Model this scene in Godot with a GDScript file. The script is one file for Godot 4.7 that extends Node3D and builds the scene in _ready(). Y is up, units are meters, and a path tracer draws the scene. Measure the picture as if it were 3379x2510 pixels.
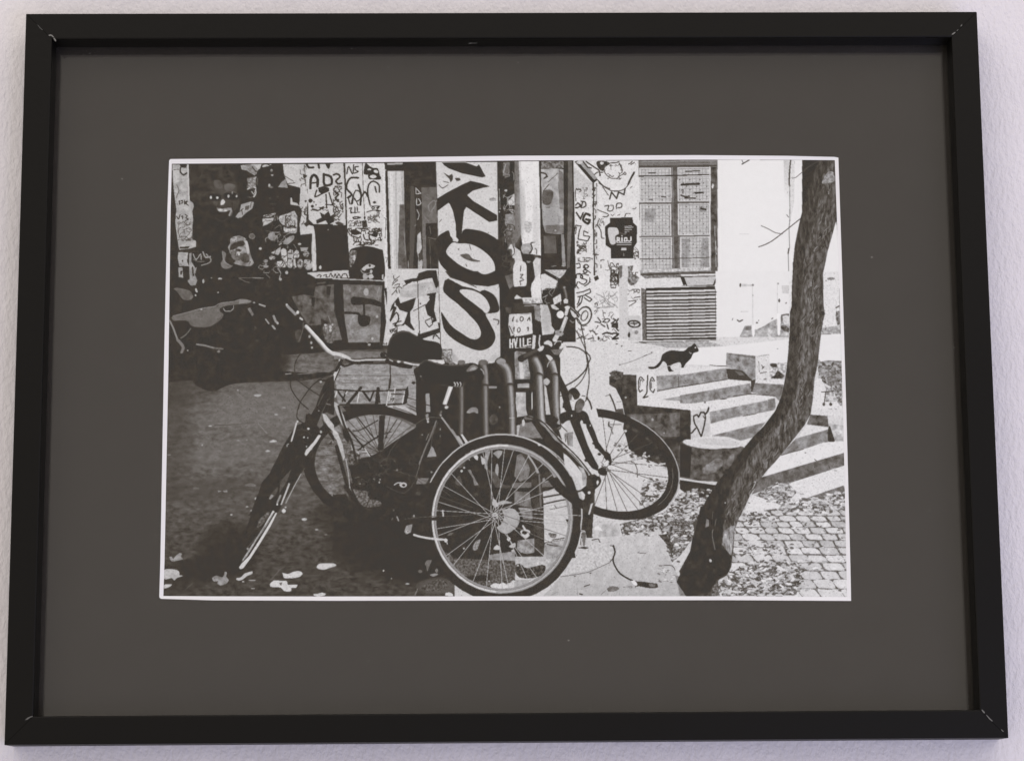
extends Node3D
# A framed black and white photograph hanging on a papered white wall, seen from a little below.
# Units are metres. "Picture space" has its origin at the middle of the frame's front face, x right, y up, z out of the wall;
# the picture hangs with that point HANG above the floor.

const HANG := 1.5
const FRAME_W := 0.42          # outside of the frame
const FRAME_H := 0.31817
const RAIL := 0.0118           # width of a rail seen from the front
const DEPTH := 0.020           # front of the rail to the wall
const GLASS_Z := -0.0115
const MAT_Z := -0.0137
const PRINT_Z := -0.0142
const SHEET := Rect2(-0.15447, -0.10605, 0.30903, 0.20866)    # the photographic paper, in picture space
const TW := 1800               # pixels of the print
const TH := 1215
# the hand-cut window of the mat, millimetres: edge on the face of the board, and where the bevel meets the paper
const CUT_FACE := [-147.65, 95.78, -147.13, 96.54, -115.24, 96.71, -75.16, 96.79, 5.15, 97.57, 85.66, 97.59, 125.98, 97.12, 146.81, 96.56, 148.48, 96.21, 148.50, 43.94, 148.33, -23.48, 147.90, -89.38, 147.75, -100.05, 94.50, -99.40, 3.64, -98.98, -74.05, -98.64, -125.74, -98.13, -147.70, -97.35, -148.42, -96.69, -148.25, -81.13, -148.26, 4.66, -148.03, 72.40]
const CUT_PAPER := [-146.49, 94.40, -146.36, 94.52, -115.26, 94.64, -75.18, 94.82, 5.14, 95.50, 85.66, 95.65, 125.99, 95.45, 146.17, 95.19, 146.91, 95.16, 147.11, 44.05, 146.96, -23.39, 146.22, -89.32, 146.14, -98.31, 94.59, -97.73, 3.66, -97.16, -74.09, -96.78, -125.82, -96.40, -146.36, -96.14, -146.74, -96.12, -146.51, -81.09, -146.36, 4.75, -146.63, 72.52]

var canvas := PackedByteArray()
var grain: Array[PackedByteArray] = []


func _ready() -> void:
	# ------------------------------------------------------------ camera, light, exposure
	var camera := Camera3D.new()
	camera.name = "camera"
	camera.fov = 17.832
	camera.near = 0.05
	camera.far = 20.0
	camera.position = Vector3(-0.0142213, HANG - 0.19172094, 1.02311496)
	camera.rotation_degrees = Vector3(10.2929429, -0.9508722, -0.43412022)
	add_child(camera)
	camera.current = true

	var env := Environment.new()
	env.background_mode = Environment.BG_COLOR
	env.background_color = Color(0.858, 0.824, 0.785)     # light bounced about the room
	env.background_energy_multiplier = 1.0
	env.tonemap_mode = Environment.TONE_MAPPER_LINEAR
	env.tonemap_exposure = 1.05
	env.sdfgi_enabled = true
	env.ssao_enabled = true
	env.ssil_enabled = true
	var we := WorldEnvironment.new()
	we.name = "environment"
	we.environment = env
	add_child(we)

	# broad ceiling light above the viewer, cool daylight coming in low on the right
	area_light("ceiling_light", Vector3(0.0, HANG + 1.1, 1.2), Vector2(3.4, 1.0), Color(1.0, 0.97, 0.94), 1.38)
	area_light("daylight", Vector3(0.8, HANG - 0.65, 1.2), Vector2(1.0, 0.9), Color(0.66, 0.71, 1.0), 0.62)

	# ------------------------------------------------------------ setting
	build_wall()
	# ------------------------------------------------------------ the picture
	var picture := Node3D.new()
	picture.name = "framed_photograph"
	picture.position = Vector3(0, HANG - FRAME_H / 2, -DEPTH)
	picture.set_meta("label", "black framed black and white photograph of bicycles with dark mat on wall")
	picture.set_meta("category", "framed picture")
	add_child(picture)
	build_frame(picture)
	build_mat(picture)
	build_print(picture)
	build_glass(picture)


func area_light(called: String, at: Vector3, size: Vector2, tint: Color, energy: float) -> void:
	var l := AreaLight3D.new()
	l.name = called
	l.area_size = size
	l.light_color = tint
	l.light_energy = energy
	l.area_range = 8.0
	l.shadow_enabled = true
	add_child(l)
	l.position = at
	l.look_at(Vector3(0, HANG, 0))


# ---------------------------------------------------------------- helpers for meshes
# shapes are given in picture space; a part of the picture is moved to the picture's own base
func quad(st: SurfaceTool, a: Vector3, b: Vector3, c: Vector3, d: Vector3) -> void:
	# a, b, c, d clockwise as seen from the front
	for p in [a, b, c, a, c, d]:
		st.add_vertex(p)


func part(called: String, st: SurfaceTool, m: Material, parent: Node3D, lift := true) -> MeshInstance3D:
	st.generate_normals()
	var o := MeshInstance3D.new()
	o.name = called
	o.mesh = st.commit()
	o.material_override = m
	if lift:
		o.position = Vector3(0, FRAME_H / 2, DEPTH)
	parent.add_child(o, true)
	return o


func begin() -> SurfaceTool:
	var st := SurfaceTool.new()
	st.begin(Mesh.PRIMITIVE_TRIANGLES)
	st.set_smooth_group(-1)
	return st


func noise(seed_: int, freq: float, octaves: int, gain := 0.5) -> FastNoiseLite:
	var n := FastNoiseLite.new()
	n.seed = seed_
	n.noise_type = FastNoiseLite.TYPE_SIMPLEX_SMOOTH
	n.frequency = freq
	n.fractal_type = FastNoiseLite.FRACTAL_FBM
	n.fractal_octaves = octaves
	n.fractal_gain = gain
	return n


func normal_texture(img: Image, strength: float) -> ImageTexture:
	img.convert(Image.FORMAT_RGBA8)
	img.bump_map_to_normal_map(strength)
	return ImageTexture.create_from_image(img)


# ---------------------------------------------------------------- wall
func build_wall() -> void:
	var m := StandardMaterial3D.new()
	m.roughness = 0.62
	m.metallic_specular = 0.35
	# embossed paper: small crumpled ridges, mostly upright, under coats of paint
	var size := 1024
	var coarse := noise(5, 0.03, 4, 0.62).get_seamless_image(size, size / 2)
	coarse.resize(size, size, Image.INTERPOLATE_CUBIC)
	var fine := noise(9, 0.05, 3, 0.5).get_seamless_image(size, size)
	var a := coarse.get_data()
	var b := fine.get_data()
	for i in a.size():
		a[i] = clampi(int(a[i] * 0.74 + b[i] * 0.26), 0, 255)
	var h := Image.create_from_data(size, size, false, Image.FORMAT_L8, a)
	m.normal_enabled = true
	m.normal_texture = normal_texture(h, 7.0)
	m.normal_scale = 0.7
	# paint: off-white with faint uneven patches
	var c := noise(21, 0.006, 3).get_seamless_image(512, 512)
	var cd := c.get_data()
	var rgb := PackedByteArray()
	rgb.resize(512 * 512 * 3)
	for i in cd.size():
		var v := (cd[i] - 128) / 36
		rgb[i * 3] = 221 + v
		rgb[i * 3 + 1] = 219 + v
		rgb[i * 3 + 2] = 226 + v
	m.albedo_texture = ImageTexture.create_from_image(Image.create_from_data(512, 512, false, Image.FORMAT_RGB8, rgb))
	m.uv1_triplanar = true
	m.uv1_world_triplanar = true
	m.uv1_scale = Vector3.ONE * 9.0
	var wall := MeshInstance3D.new()
	wall.name = "wall"
	var box := BoxMesh.new()
	box.size = Vector3(3.0, 2.4, 0.1)
	wall.mesh = box
	wall.material_override = m
	wall.position = Vector3(0, HANG, -DEPTH - 0.0502)
	wall.set_meta("kind", "structure")
	wall.set_meta("label", "off-white wall with embossed painted paper")
	add_child(wall)


# ---------------------------------------------------------------- frame
func build_frame(picture: Node3D) -> void:
	var black := StandardMaterial3D.new()
	black.albedo_color = Color(0.055, 0.051, 0.045)
	black.roughness = 0.46
	black.metallic_specular = 0.26
	var rn := noise(41, 0.03, 4).get_seamless_image(512, 512)
	black.normal_enabled = true
	black.normal_texture = normal_texture(rn, 1.2)
	black.normal_scale = 0.25
	black.uv1_triplanar = true
	black.uv1_scale = Vector3.ONE * 14.0
	# section of a rail: x from the outer edge inwards, y the depth; edges eased, a rebate behind for the glass
	var r := 0.0006
	var section := [
		[0.0, -DEPTH], [0.0, -r], [r * 0.3, -r * 0.3], [r, 0.0],
		[RAIL - r, 0.0], [RAIL - r * 0.3, -r * 0.3], [RAIL, -r], [RAIL, -0.0113],
		[RAIL - 0.005, -0.0113], [RAIL - 0.005, -DEPTH]]
	var gap := 0.00009
	var rails := []
	for k in 4:
		# 0 top, 1 right, 2 bottom, 3 left; built flat along the top and turned
		var half := (FRAME_W if k % 2 == 0 else FRAME_H) / 2
		var out_ := (FRAME_H if k % 2 == 0 else FRAME_W) / 2
		var turn := Basis(Vector3(0, 0, 1), -PI / 2 * k)
		var st := begin()
		for i in section.size():
			var p: Array = section[i]
			var q: Array = section[(i + 1) % section.size()]
			var a := Vector3(-half + p[0] + gap, out_ - p[0], p[1])
			var b := Vector3(half - p[0] - gap, out_ - p[0], p[1])
			var c := Vector3(half - q[0] - gap, out_ - q[0], q[1])
			var d := Vector3(-half + q[0] + gap, out_ - q[0], q[1])
			quad(st, turn * a, turn * b, turn * c, turn * d)
		for side in [-1, 1]:
			var ring := PackedVector2Array()
			for p in section:
				ring.append(Vector2(p[0], p[1]))
			var tri := Geometry2D.triangulate_polygon(ring)
			for t in range(0, tri.size(), 3):
				var v := []
				for j in 3:
					var p: Array = section[tri[t + j]]
					v.append(turn * Vector3(side * (half - p[0] - gap), out_ - p[0], p[1]))
				if side < 0:
					v.reverse()
				for x in v:
					st.add_vertex(x)
		rails.append(part("frame_rail", st, black, picture))
	# pale filler and bare board showing where the corners have rubbed (millimetres, picture space)
	var bare := StandardMaterial3D.new()
	bare.albedo_color = Color(0.44, 0.44, 0.43)
	bare.roughness = 0.8
	var worn := [
		[0, [-199.9, 149.1, -199.0, 149.5, -198.2, 149.2, -197.2, 148.1, -197.7, 148.0, -198.6, 148.8, -199.4, 148.7], 1.0],
		[3, [-197.6, 147.6, -197.2, 147.9, -196.6, 147.2, -196.3, 146.4, -196.7, 146.2, -197.2, 146.9], 1.0],
		[3, [-204.9, 154.0, -204.3, 153.6, -203.2, 152.3, -202.3, 151.5, -202.6, 151.4, -203.7, 152.3], 0.5],
		[1, [198.2, 148.3, 198.6, 148.9, 199.5, 149.5, 200.2, 149.7, 199.8, 149.1, 199.1, 148.5], 1.0],
		[1, [200.5, 150.0, 201.1, 150.8, 201.4, 150.7, 200.9, 150.1], 0.8],
		[0, [202.3, 152.0, 202.6, 152.8, 203.2, 153.2, 203.0, 152.5], 0.9],
		[2, [-201.7, -148.9, -200.7, -147.9, -199.3, -147.3, -198.5, -147.2, -198.4, -147.5, -199.4, -147.8, -200.5, -148.6], 0.7],
		[2, [199.0, -147.3, 199.4, -147.2, 200.4, -148.3, 200.2, -148.9, 199.6, -148.3], 0.9],
		[1, [200.8, -149.4, 201.2, -149.5, 202.5, -150.9, 203.6, -152.0, 203.3, -152.2, 202.1, -151.2], 0.9],
		[2, [206.8, -155.6, 207.2, -155.5, 208.1, -156.4, 207.6, -156.5], 0.8]]
	for w in worn:
		var shade: StandardMaterial3D = bare.duplicate()
		shade.albedo_color = Color(0.12, 0.12, 0.12).lerp(bare.albedo_color, w[2])
		chip(w[1], 0.00006, shade, rails[w[0]])
	# a chip on the inner face of the top rail
	var st2 := begin()
	var y := FRAME_H / 2 - RAIL - 0.00005
	var pts := [[-15.4, -7.4], [-14.7, -6.3], [-13.8, -6.2], [-13.4, -6.6], [-12.6, -6.3], [-11.6, -6.4], [-11.2, -6.8], [-12.6, -7.0], [-13.5, -7.1], [-14.6, -7.7]]
	for i in range(1, pts.size() - 1):
		for j in [0, i + 1, i]:
			st2.add_vertex(Vector3(pts[j][0] / 1000.0, y, pts[j][1] / 1000.0))
	part("worn_spot", st2, bare, rails[0], false)


func chip(mm: Array, z: float, m: Material, rail: Node3D) -> void:
	var ring := PackedVector2Array()
	for i in range(0, mm.size(), 2):
		ring.append(Vector2(mm[i], mm[i + 1]) / 1000.0)
	var tri := Geometry2D.triangulate_polygon(ring)
	var st := begin()
	if not Geometry2D.is_polygon_clockwise(ring):
		tri.reverse()
	for t in tri:
		st.add_vertex(Vector3(ring[t].x, ring[t].y, z))
	part("worn_spot", st, m, rail, false)


# ---------------------------------------------------------------- mat, backing, glass
func build_mat(picture: Node3D) -> void:
	var hx := FRAME_W / 2 - RAIL + 0.004
	var hy := FRAME_H / 2 - RAIL + 0.004
	var n := CUT_FACE.size() / 2
	var at := func(k: int) -> Vector3: return Vector3(CUT_FACE[k * 2] / 1000.0, CUT_FACE[k * 2 + 1] / 1000.0, MAT_Z)
	var low := func(k: int) -> Vector3: return Vector3(CUT_PAPER[k * 2] / 1000.0, CUT_PAPER[k * 2 + 1] / 1000.0, PRINT_Z + 0.00005)
	# matching points on the outline of the board: the four corners of the cut go to the board's corners
	var corner := {1: Vector3(-hx, hy, MAT_Z), 8: Vector3(hx, hy, MAT_Z), 12: Vector3(hx, -hy, MAT_Z), 17: Vector3(-hx, -hy, MAT_Z)}
	var keys := [1, 8, 12, 17]
	var rim := []
	rim.resize(n)
	for s in 4:
		var k0: int = keys[s]
		var k1: int = keys[(s + 1) % 4]
		var span := (k1 - k0 + n) % n
		for j in span:
			rim[(k0 + j) % n] = corner[k0].lerp(corner[k1], float(j) / span)
	var st := begin()
	var bevel := begin()
	var back := Vector3(0, 0, -0.0019)
	for k in n:
		var k2 := (k + 1) % n
		quad(st, rim[k], rim[k2], at.call(k2), at.call(k))
		quad(st, rim[k], rim[k] + back, rim[k2] + back, rim[k2])
		quad(bevel, at.call(k), at.call(k2), low.call(k2), low.call(k))
	# black board with paper fibre and a little dust under the glass
	var w := 1024
	var hgt := 776
	var f := noise(61, 0.35, 2).get_image(w, hgt).get_data()
	var g := noise(62, 0.02, 3).get_image(w, hgt).get_data()
	var px := PackedByteArray()
	px.resize(w * hgt * 3)
	for i in w * hgt:
		var v := (f[i] - 128) / 26 + (g[i] - 128) / 50
		px[i * 3] = 51 + v
		px[i * 3 + 1] = 48 + v
		px[i * 3 + 2] = 45 + v
	var rng := RandomNumberGenerator.new()
	rng.seed = 77
	for k in 150:
		var x := rng.randi_range(2, w - 4)
		var y := rng.randi_range(2, hgt - 4)
		var v := rng.randi_range(60, 100) if k > 8 else rng.randi_range(120, 160)
		for d in ([0, 1] if k % 3 else [0]):
			var i: int = (y * w + x + d) * 3
			px[i] = v
			px[i + 1] = v
			px[i + 2] = v - 4
	var m := StandardMaterial3D.new()
	m.albedo_texture = ImageTexture.create_from_image(Image.create_from_data(w, hgt, false, Image.FORMAT_RGB8, px))
	m.roughness = 0.9
	m.metallic_specular = 0.06
	m.uv1_triplanar = true
	m.uv1_scale = Vector3(2.45, 3.2, 1.0)
	var board := part("mat_board", st, m, picture)
	var core := StandardMaterial3D.new()
	core.albedo_color = Color(0.915, 0.92, 0.935)
	core.roughness = 0.9
	part("bevel", bevel, core, board, false)
	var panel := begin()
	var zb := PRINT_Z - 0.0004
	quad(panel, Vector3(-hx, hy, zb), Vector3(hx, hy, zb), Vector3(hx, -hy, zb), Vector3(-hx, -hy, zb))
	quad(panel, Vector3(hx, hy, zb - 0.002), Vector3(-hx, hy, zb - 0.002), Vector3(-hx, -hy, zb - 0.002), Vector3(hx, -hy, zb - 0.002))
	var brown := StandardMaterial3D.new()
	brown.albedo_color = Color(0.42, 0.33, 0.24)
	brown.roughness = 0.9
	part("backing_board", panel, brown, picture)


func build_glass(picture: Node3D) -> void:
	var m := StandardMaterial3D.new()
	m.albedo_color = Color(1, 1, 1, 0.001)
	m.transparency = BaseMaterial3D.TRANSPARENCY_ALPHA
	m.roughness = 0.0
	m.metallic_specular = 0.42
	var pane := MeshInstance3D.new()
	pane.name = "glass_pane"
	var box := BoxMesh.new()
	box.size = Vector3(FRAME_W - RAIL * 2 + 0.008, FRAME_H - RAIL * 2 + 0.008, 0.0018)
	pane.mesh = box
	pane.material_override = m
	pane.position = Vector3(0, FRAME_H / 2, DEPTH + GLASS_Z - 0.0009)
	picture.add_child(pane, true)


# ---------------------------------------------------------------- the photographic print
func build_print(picture: Node3D) -> void:
	canvas.resize(TW * TH)
	canvas.fill(66)
	grain.append(PackedByteArray())
	grain.append(noise(101, 0.034, 5, 0.66).get_image(TW, TH).get_data())
	var streak := noise(102, 0.06, 5, 0.72).get_image(TW / 2, TH)
	streak.resize(TW, TH, Image.INTERPOLATE_BILINEAR)
	grain.append(streak.get_data())
	var bark := noise(103, 0.085, 4, 0.65).get_image(TW, TH / 3)
	bark.resize(TW, TH, Image.INTERPOLATE_BILINEAR)
	grain.append(bark.get_data())
	grain.append(noise(104, 0.11, 3, 0.6).get_image(TW, TH).get_data())
	ink_mural()
	ink_pillar_and_door()
	ink_low_walls()
	ink_scooter()
	ink_tarmac()
	ink_sunlit_wall()
	ink_terrace()
	ink_steps()
	ink_paving()
	ink_tree()
	ink_column()
	ink_drainpipe()
	ink_bike_stand()
	ink_left_bicycle()
	ink_saddles()
	ink_front_bicycle()
	ink_right_bicycle()
	# unevenness of the darks, silver grain, then soften to the resolution of the print
	var dust := noise(105, 0.45, 2).get_image(TW, TH).get_data()
	var patch: PackedByteArray = grain[4]
	var cloud: PackedByteArray = grain[1]
	var grit := noise(106, 0.2, 3, 0.6).get_image(TW, TH).get_data()
	for i in TW * TH:
		var v := canvas[i]
		var g := grit[i]
		if v <= 74:
			v += ((cloud[i] - 128) >> 4) + ((patch[i] - 128) >> 5)
			if g > 186:
				v += (g - 186) >> 2
		elif v < 224:
			v += (((patch[i] - 128) >> 3) + ((g - 128) >> 4)) * (v - 40) >> 8
			if g < 66 and v > 110:
				v -= (66 - g) * 2
			elif g > 200:
				v += (g - 200) >> 1
		canvas[i] = clampi(v + ((dust[i] - 128) >> 4), 0, 232)
	var img := Image.create_from_data(TW, TH, false, Image.FORMAT_L8, canvas)
	# the lens spreads a little of every tone into its neighbours
	var spread := img.duplicate() as Image
	spread.resize(TW / 5, TH / 5, Image.INTERPOLATE_LANCZOS)
	spread.resize(TW, TH, Image.INTERPOLATE_CUBIC)
	var near := spread.get_data()
	for i in TW * TH:
		canvas[i] = (canvas[i] * 7 + near[i]) >> 3
	img = Image.create_from_data(TW, TH, false, Image.FORMAT_L8, canvas)
	img.resize(1300, roundi(1300.0 * TH / TW), Image.INTERPOLATE_LANCZOS)
	# tones of the paper: warm black to neutral white, as reflectance
	var tones := PackedByteArray()
	tones.resize(768)
	for v in 256:
		var lin := Color8(v, v, v).srgb_to_linear().r
		var dark := clampf((150.0 - v) / 90.0, 0.0, 1.0)
		var c := Color((lin * (1.0 + 0.10 * dark) - VEIL) / (LIT + 0.025), (lin * (1.0 - 0.01 * dark) - VEIL) / LIT, (lin * (1.0 - 0.13 * dark) - VEIL) / LIT)
		c = Color(clampf(c.r, 0.008, 0.93), clampf(c.g, 0.007, 0.93), clampf(c.b, 0.005, 0.93)).linear_to_srgb()
		tones[v * 3] = roundi(c.r * 255)
		tones[v * 3 + 1] = roundi(c.g * 255)
		tones[v * 3 + 2] = roundi(c.b * 255)
	var grey := img.get_data()
	var rgb := PackedByteArray()
	rgb.resize(grey.size() * 3)
	for i in grey.size():
		var t := grey[i] * 3
		rgb[i * 3] = tones[t]
		rgb[i * 3 + 1] = tones[t + 1]
		rgb[i * 3 + 2] = tones[t + 2]
	var m := StandardMaterial3D.new()
	m.albedo_texture = ImageTexture.create_from_image(Image.create_from_data(img.get_width(), img.get_height(), false, Image.FORMAT_RGB8, rgb))
	m.roughness = 0.75
	m.metallic_specular = 0.06
	var st := begin()
	var x0 := SHEET.position.x
	var y0 := SHEET.position.y
	var x1 := SHEET.end.x
	var y1 := SHEET.end.y
	var v4 := [[x0, y1, 0, 0], [x1, y1, 1, 0], [x1, y0, 1, 1], [x0, y0, 0, 1]]
	for j in [0, 1, 2, 0, 2, 3]:
		st.set_uv(Vector2(v4[j][2], v4[j][3]))
		st.add_vertex(Vector3(v4[j][0], v4[j][1], PRINT_Z))
	var o := part("photographic_print", st, m, picture)
	o.set_meta("label", "black and white print of bicycles locked round a graffiti column, black cat on steps")


const VEIL := 0.046            # what the glass adds over the print
const LIT := 0.86              # what a perfect white would show


# ---------------------------------------------------------------- drawing on the canvas
func curve(p: PackedVector2Array, closed: bool) -> PackedVector2Array:
	var n := p.size()
	var out := PackedVector2Array()
	for i in (n if closed else n - 1):
		var a := p[(i - 1 + n) % n] if closed or i > 0 else p[0]
		var b := p[i]
		var c := p[(i + 1) % n]
		var d := p[(i + 2) % n] if closed or i + 2 < n else p[n - 1]
		var steps := clampi(int(b.distance_to(c) / 5.0), 1, 6)
		for s in steps:
			out.append(b.cubic_interpolate(c, a, d, float(s) / steps))
	if not closed:
		out.append(p[n - 1])
	return out


func points(xy: Array) -> PackedVector2Array:
	var p := PackedVector2Array()
	for i in range(0, xy.size(), 2):
		p.append(Vector2(xy[i], xy[i + 1]))
	return p


# tone v inside an outline, changing to v2 at its foot; kind and amp choose the mottling
func fill(v: int, xy: Array, kind := 0, amp := 0, v2 := -1, smooth := false) -> void:
	var p := points(xy)
	paint(v, curve(p, true) if smooth else p, kind, amp, v2)


func paint(v: int, p: PackedVector2Array, kind := 0, amp := 0, v2 := -1) -> void:
	var n := p.size()
	if v > 195 and kind == 1:
		amp = amp / 2
	var lo := INF
	var hi := -INF
	for q in p:
		lo = minf(lo, q.y)
		hi = maxf(hi, q.y)
	var y0 := maxi(0, floori(lo))
	var y1 := mini(TH - 1, ceili(hi))
	for y in range(y0, y1 + 1):
		var yc := y + 0.5
		var xs := PackedFloat32Array()
		var a := p[n - 1]
		for b in p:
			if (a.y <= yc) != (b.y <= yc):
				xs.append(a.x + (yc - a.y) * (b.x - a.x) / (b.y - a.y))
			a = b
		if xs.size() < 2:
			continue
		xs.sort()
		var tone := v
		if v2 >= 0:
			tone = roundi(lerpf(v, v2, clampf((yc - lo) / maxf(hi - lo, 1.0), 0.0, 1.0)))
		for k in range(0, xs.size() - 1, 2):
			var i0 := y * TW + clampi(roundi(xs[k]), 0, TW)
			var i1 := y * TW + clampi(roundi(xs[k + 1]), 0, TW)
			if amp == 0:
				for i in range(i0, i1):
					canvas[i] = tone
			else:
				var g: PackedByteArray = grain[kind]
				for i in range(i0, i1):
					canvas[i] = clampi(tone + ((g[i] - 128) * amp >> 6), 58, 236)


# a soft patch of tone, feathered to nothing at the edge of an ellipse
func soft(v: int, c: Vector2, r: Vector2, turn: float, k: float) -> void:
	var reach := maxf(r.x, r.y)
	var ct := cos(deg_to_rad(turn))
	var sn := sin(deg_to_rad(turn))
	for y in range(maxi(0, int(c.y - reach)), mini(TH - 1, int(c.y + reach)) + 1):
		for x in range(maxi(0, int(c.x - reach)), mini(TW - 1, int(c.x + reach)) + 1):
			var u := ((x - c.x) * ct + (y - c.y) * sn) / r.x
			var w := (-(x - c.x) * sn + (y - c.y) * ct) / r.y
			var t := 1.0 - u * u - w * w
			if t > 0.0:
				var i := y * TW + x
				canvas[i] = int(lerpf(canvas[i], v, minf(1.0, k * t * (2.0 - t))))


func dot(v: int, c: Vector2, r: float) -> void:
	for y in range(maxi(0, roundi(c.y - r)), mini(TH - 1, roundi(c.y + r)) + 1):
		var h := r * r - (y + 0.5 - c.y) * (y + 0.5 - c.y)
		if h > 0.0:
			var s := sqrt(h)
			for i in range(clampi(roundi(c.x - s), 0, TW), clampi(roundi(c.x + s), 0, TW)):
				canvas[y * TW + i] = v


func stroke(v: int, w: float, xy: Array, hard := false) -> void:
	line(v, w, points(xy), hard)


func line(v: int, w: float, p: PackedVector2Array, hard := false) -> void:
	if p.size() > 2 and not hard:
		p = curve(p, false)
	for i in p.size() - 1:
		var side := (p[i + 1] - p[i]).normalized().orthogonal() * w * 0.5
		if absf(side.x) + absf(side.y) < 0.01:
			continue
		paint(v, PackedVector2Array([p[i] + side, p[i + 1] + side, p[i + 1] - side, p[i] - side]))
	if w > 2.5:
		for q in p:
			dot(v, q, w * 0.5)


# quick looping marks of a pen or a spray can
func scribble(v: int, w: float, box: Rect2, count: int, size: float, seed_: int) -> void:
	var rng := RandomNumberGenerator.new()
	rng.seed = seed_
	for k in count:
		var q := box.position + Vector2(rng.randf(), rng.randf()) * box.size
		var p := PackedVector2Array([q])
		var turn := rng.randf() * TAU
		for j in 3 + k % 3:
			turn += rng.randf_range(-1.7, 1.7)
			q = (q + Vector2.from_angle(turn) * size * rng.randf_range(0.3, 0.75)).clamp(box.position, box.end)
			p.append(q)
		line(v, w * rng.randf_range(0.7, 1.2), p)


# fallen leaves inside an outline
func litter(xy: Array, count: int, size: float, low: int, high: int, seed_: int, flat := 0.5, gaps := 0.0) -> void:
	var area := points(xy)
	var box := Rect2(area[0], Vector2.ZERO)
	for q in area:
		box = box.expand(q)
	var rng := RandomNumberGenerator.new()
	rng.seed = seed_
	for k in count:
		var c := box.position + Vector2(rng.randf(), rng.randf()) * box.size
		if not Geometry2D.is_point_in_polygon(c, area):
			continue
		var v := rng.randi_range(low, low + 30) if rng.randf() < gaps else rng.randi_range(high - 50, high)
		var r := size * rng.randf_range(0.35, 0.75)
		var turn := rng.randf_range(-0.6, 0.6)
		var p := PackedVector2Array()
		for j in 7:
			var q := Vector2.from_angle(TAU * j / 7.0) * r * rng.randf_range(0.55, 1.1)
			q.y *= flat
			p.append(c + q.rotated(turn))
		paint(v, p)
		if v > 150 and k % 3 == 0:
			line(v - 60, 1.4, PackedVector2Array([c - Vector2(r * 0.7, -r * flat * 0.6), c + Vector2(r * 0.6, r * flat * 0.7)]))


# short broken marks along a direction: cracks and ridges of bark
func flecks(xy: Array, count: int, size: float, low: int, high: int, seed_: int, along: Vector2) -> void:
	var area := points(xy)
	var box := Rect2(area[0], Vector2.ZERO)
	for q in area:
		box = box.expand(q)
	var rng := RandomNumberGenerator.new()
	rng.seed = seed_
	for k in count * 3:
		var c := box.position + Vector2(rng.randf(), rng.randf()) * box.size
		if not Geometry2D.is_point_in_polygon(c, area):
			continue
		var d := along.normalized().rotated(rng.randf_range(-0.5, 0.5)) * size * rng.randf_range(0.4, 1.0)
		var e := c + d
		if Geometry2D.is_point_in_polygon(e, area) and Geometry2D.is_point_in_polygon(c - d, area):
			line(rng.randi_range(low, high), rng.randf_range(1.0, 2.6), PackedVector2Array([c - d, c + d.orthogonal() * rng.randf_range(-0.25, 0.25), e]))


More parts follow.
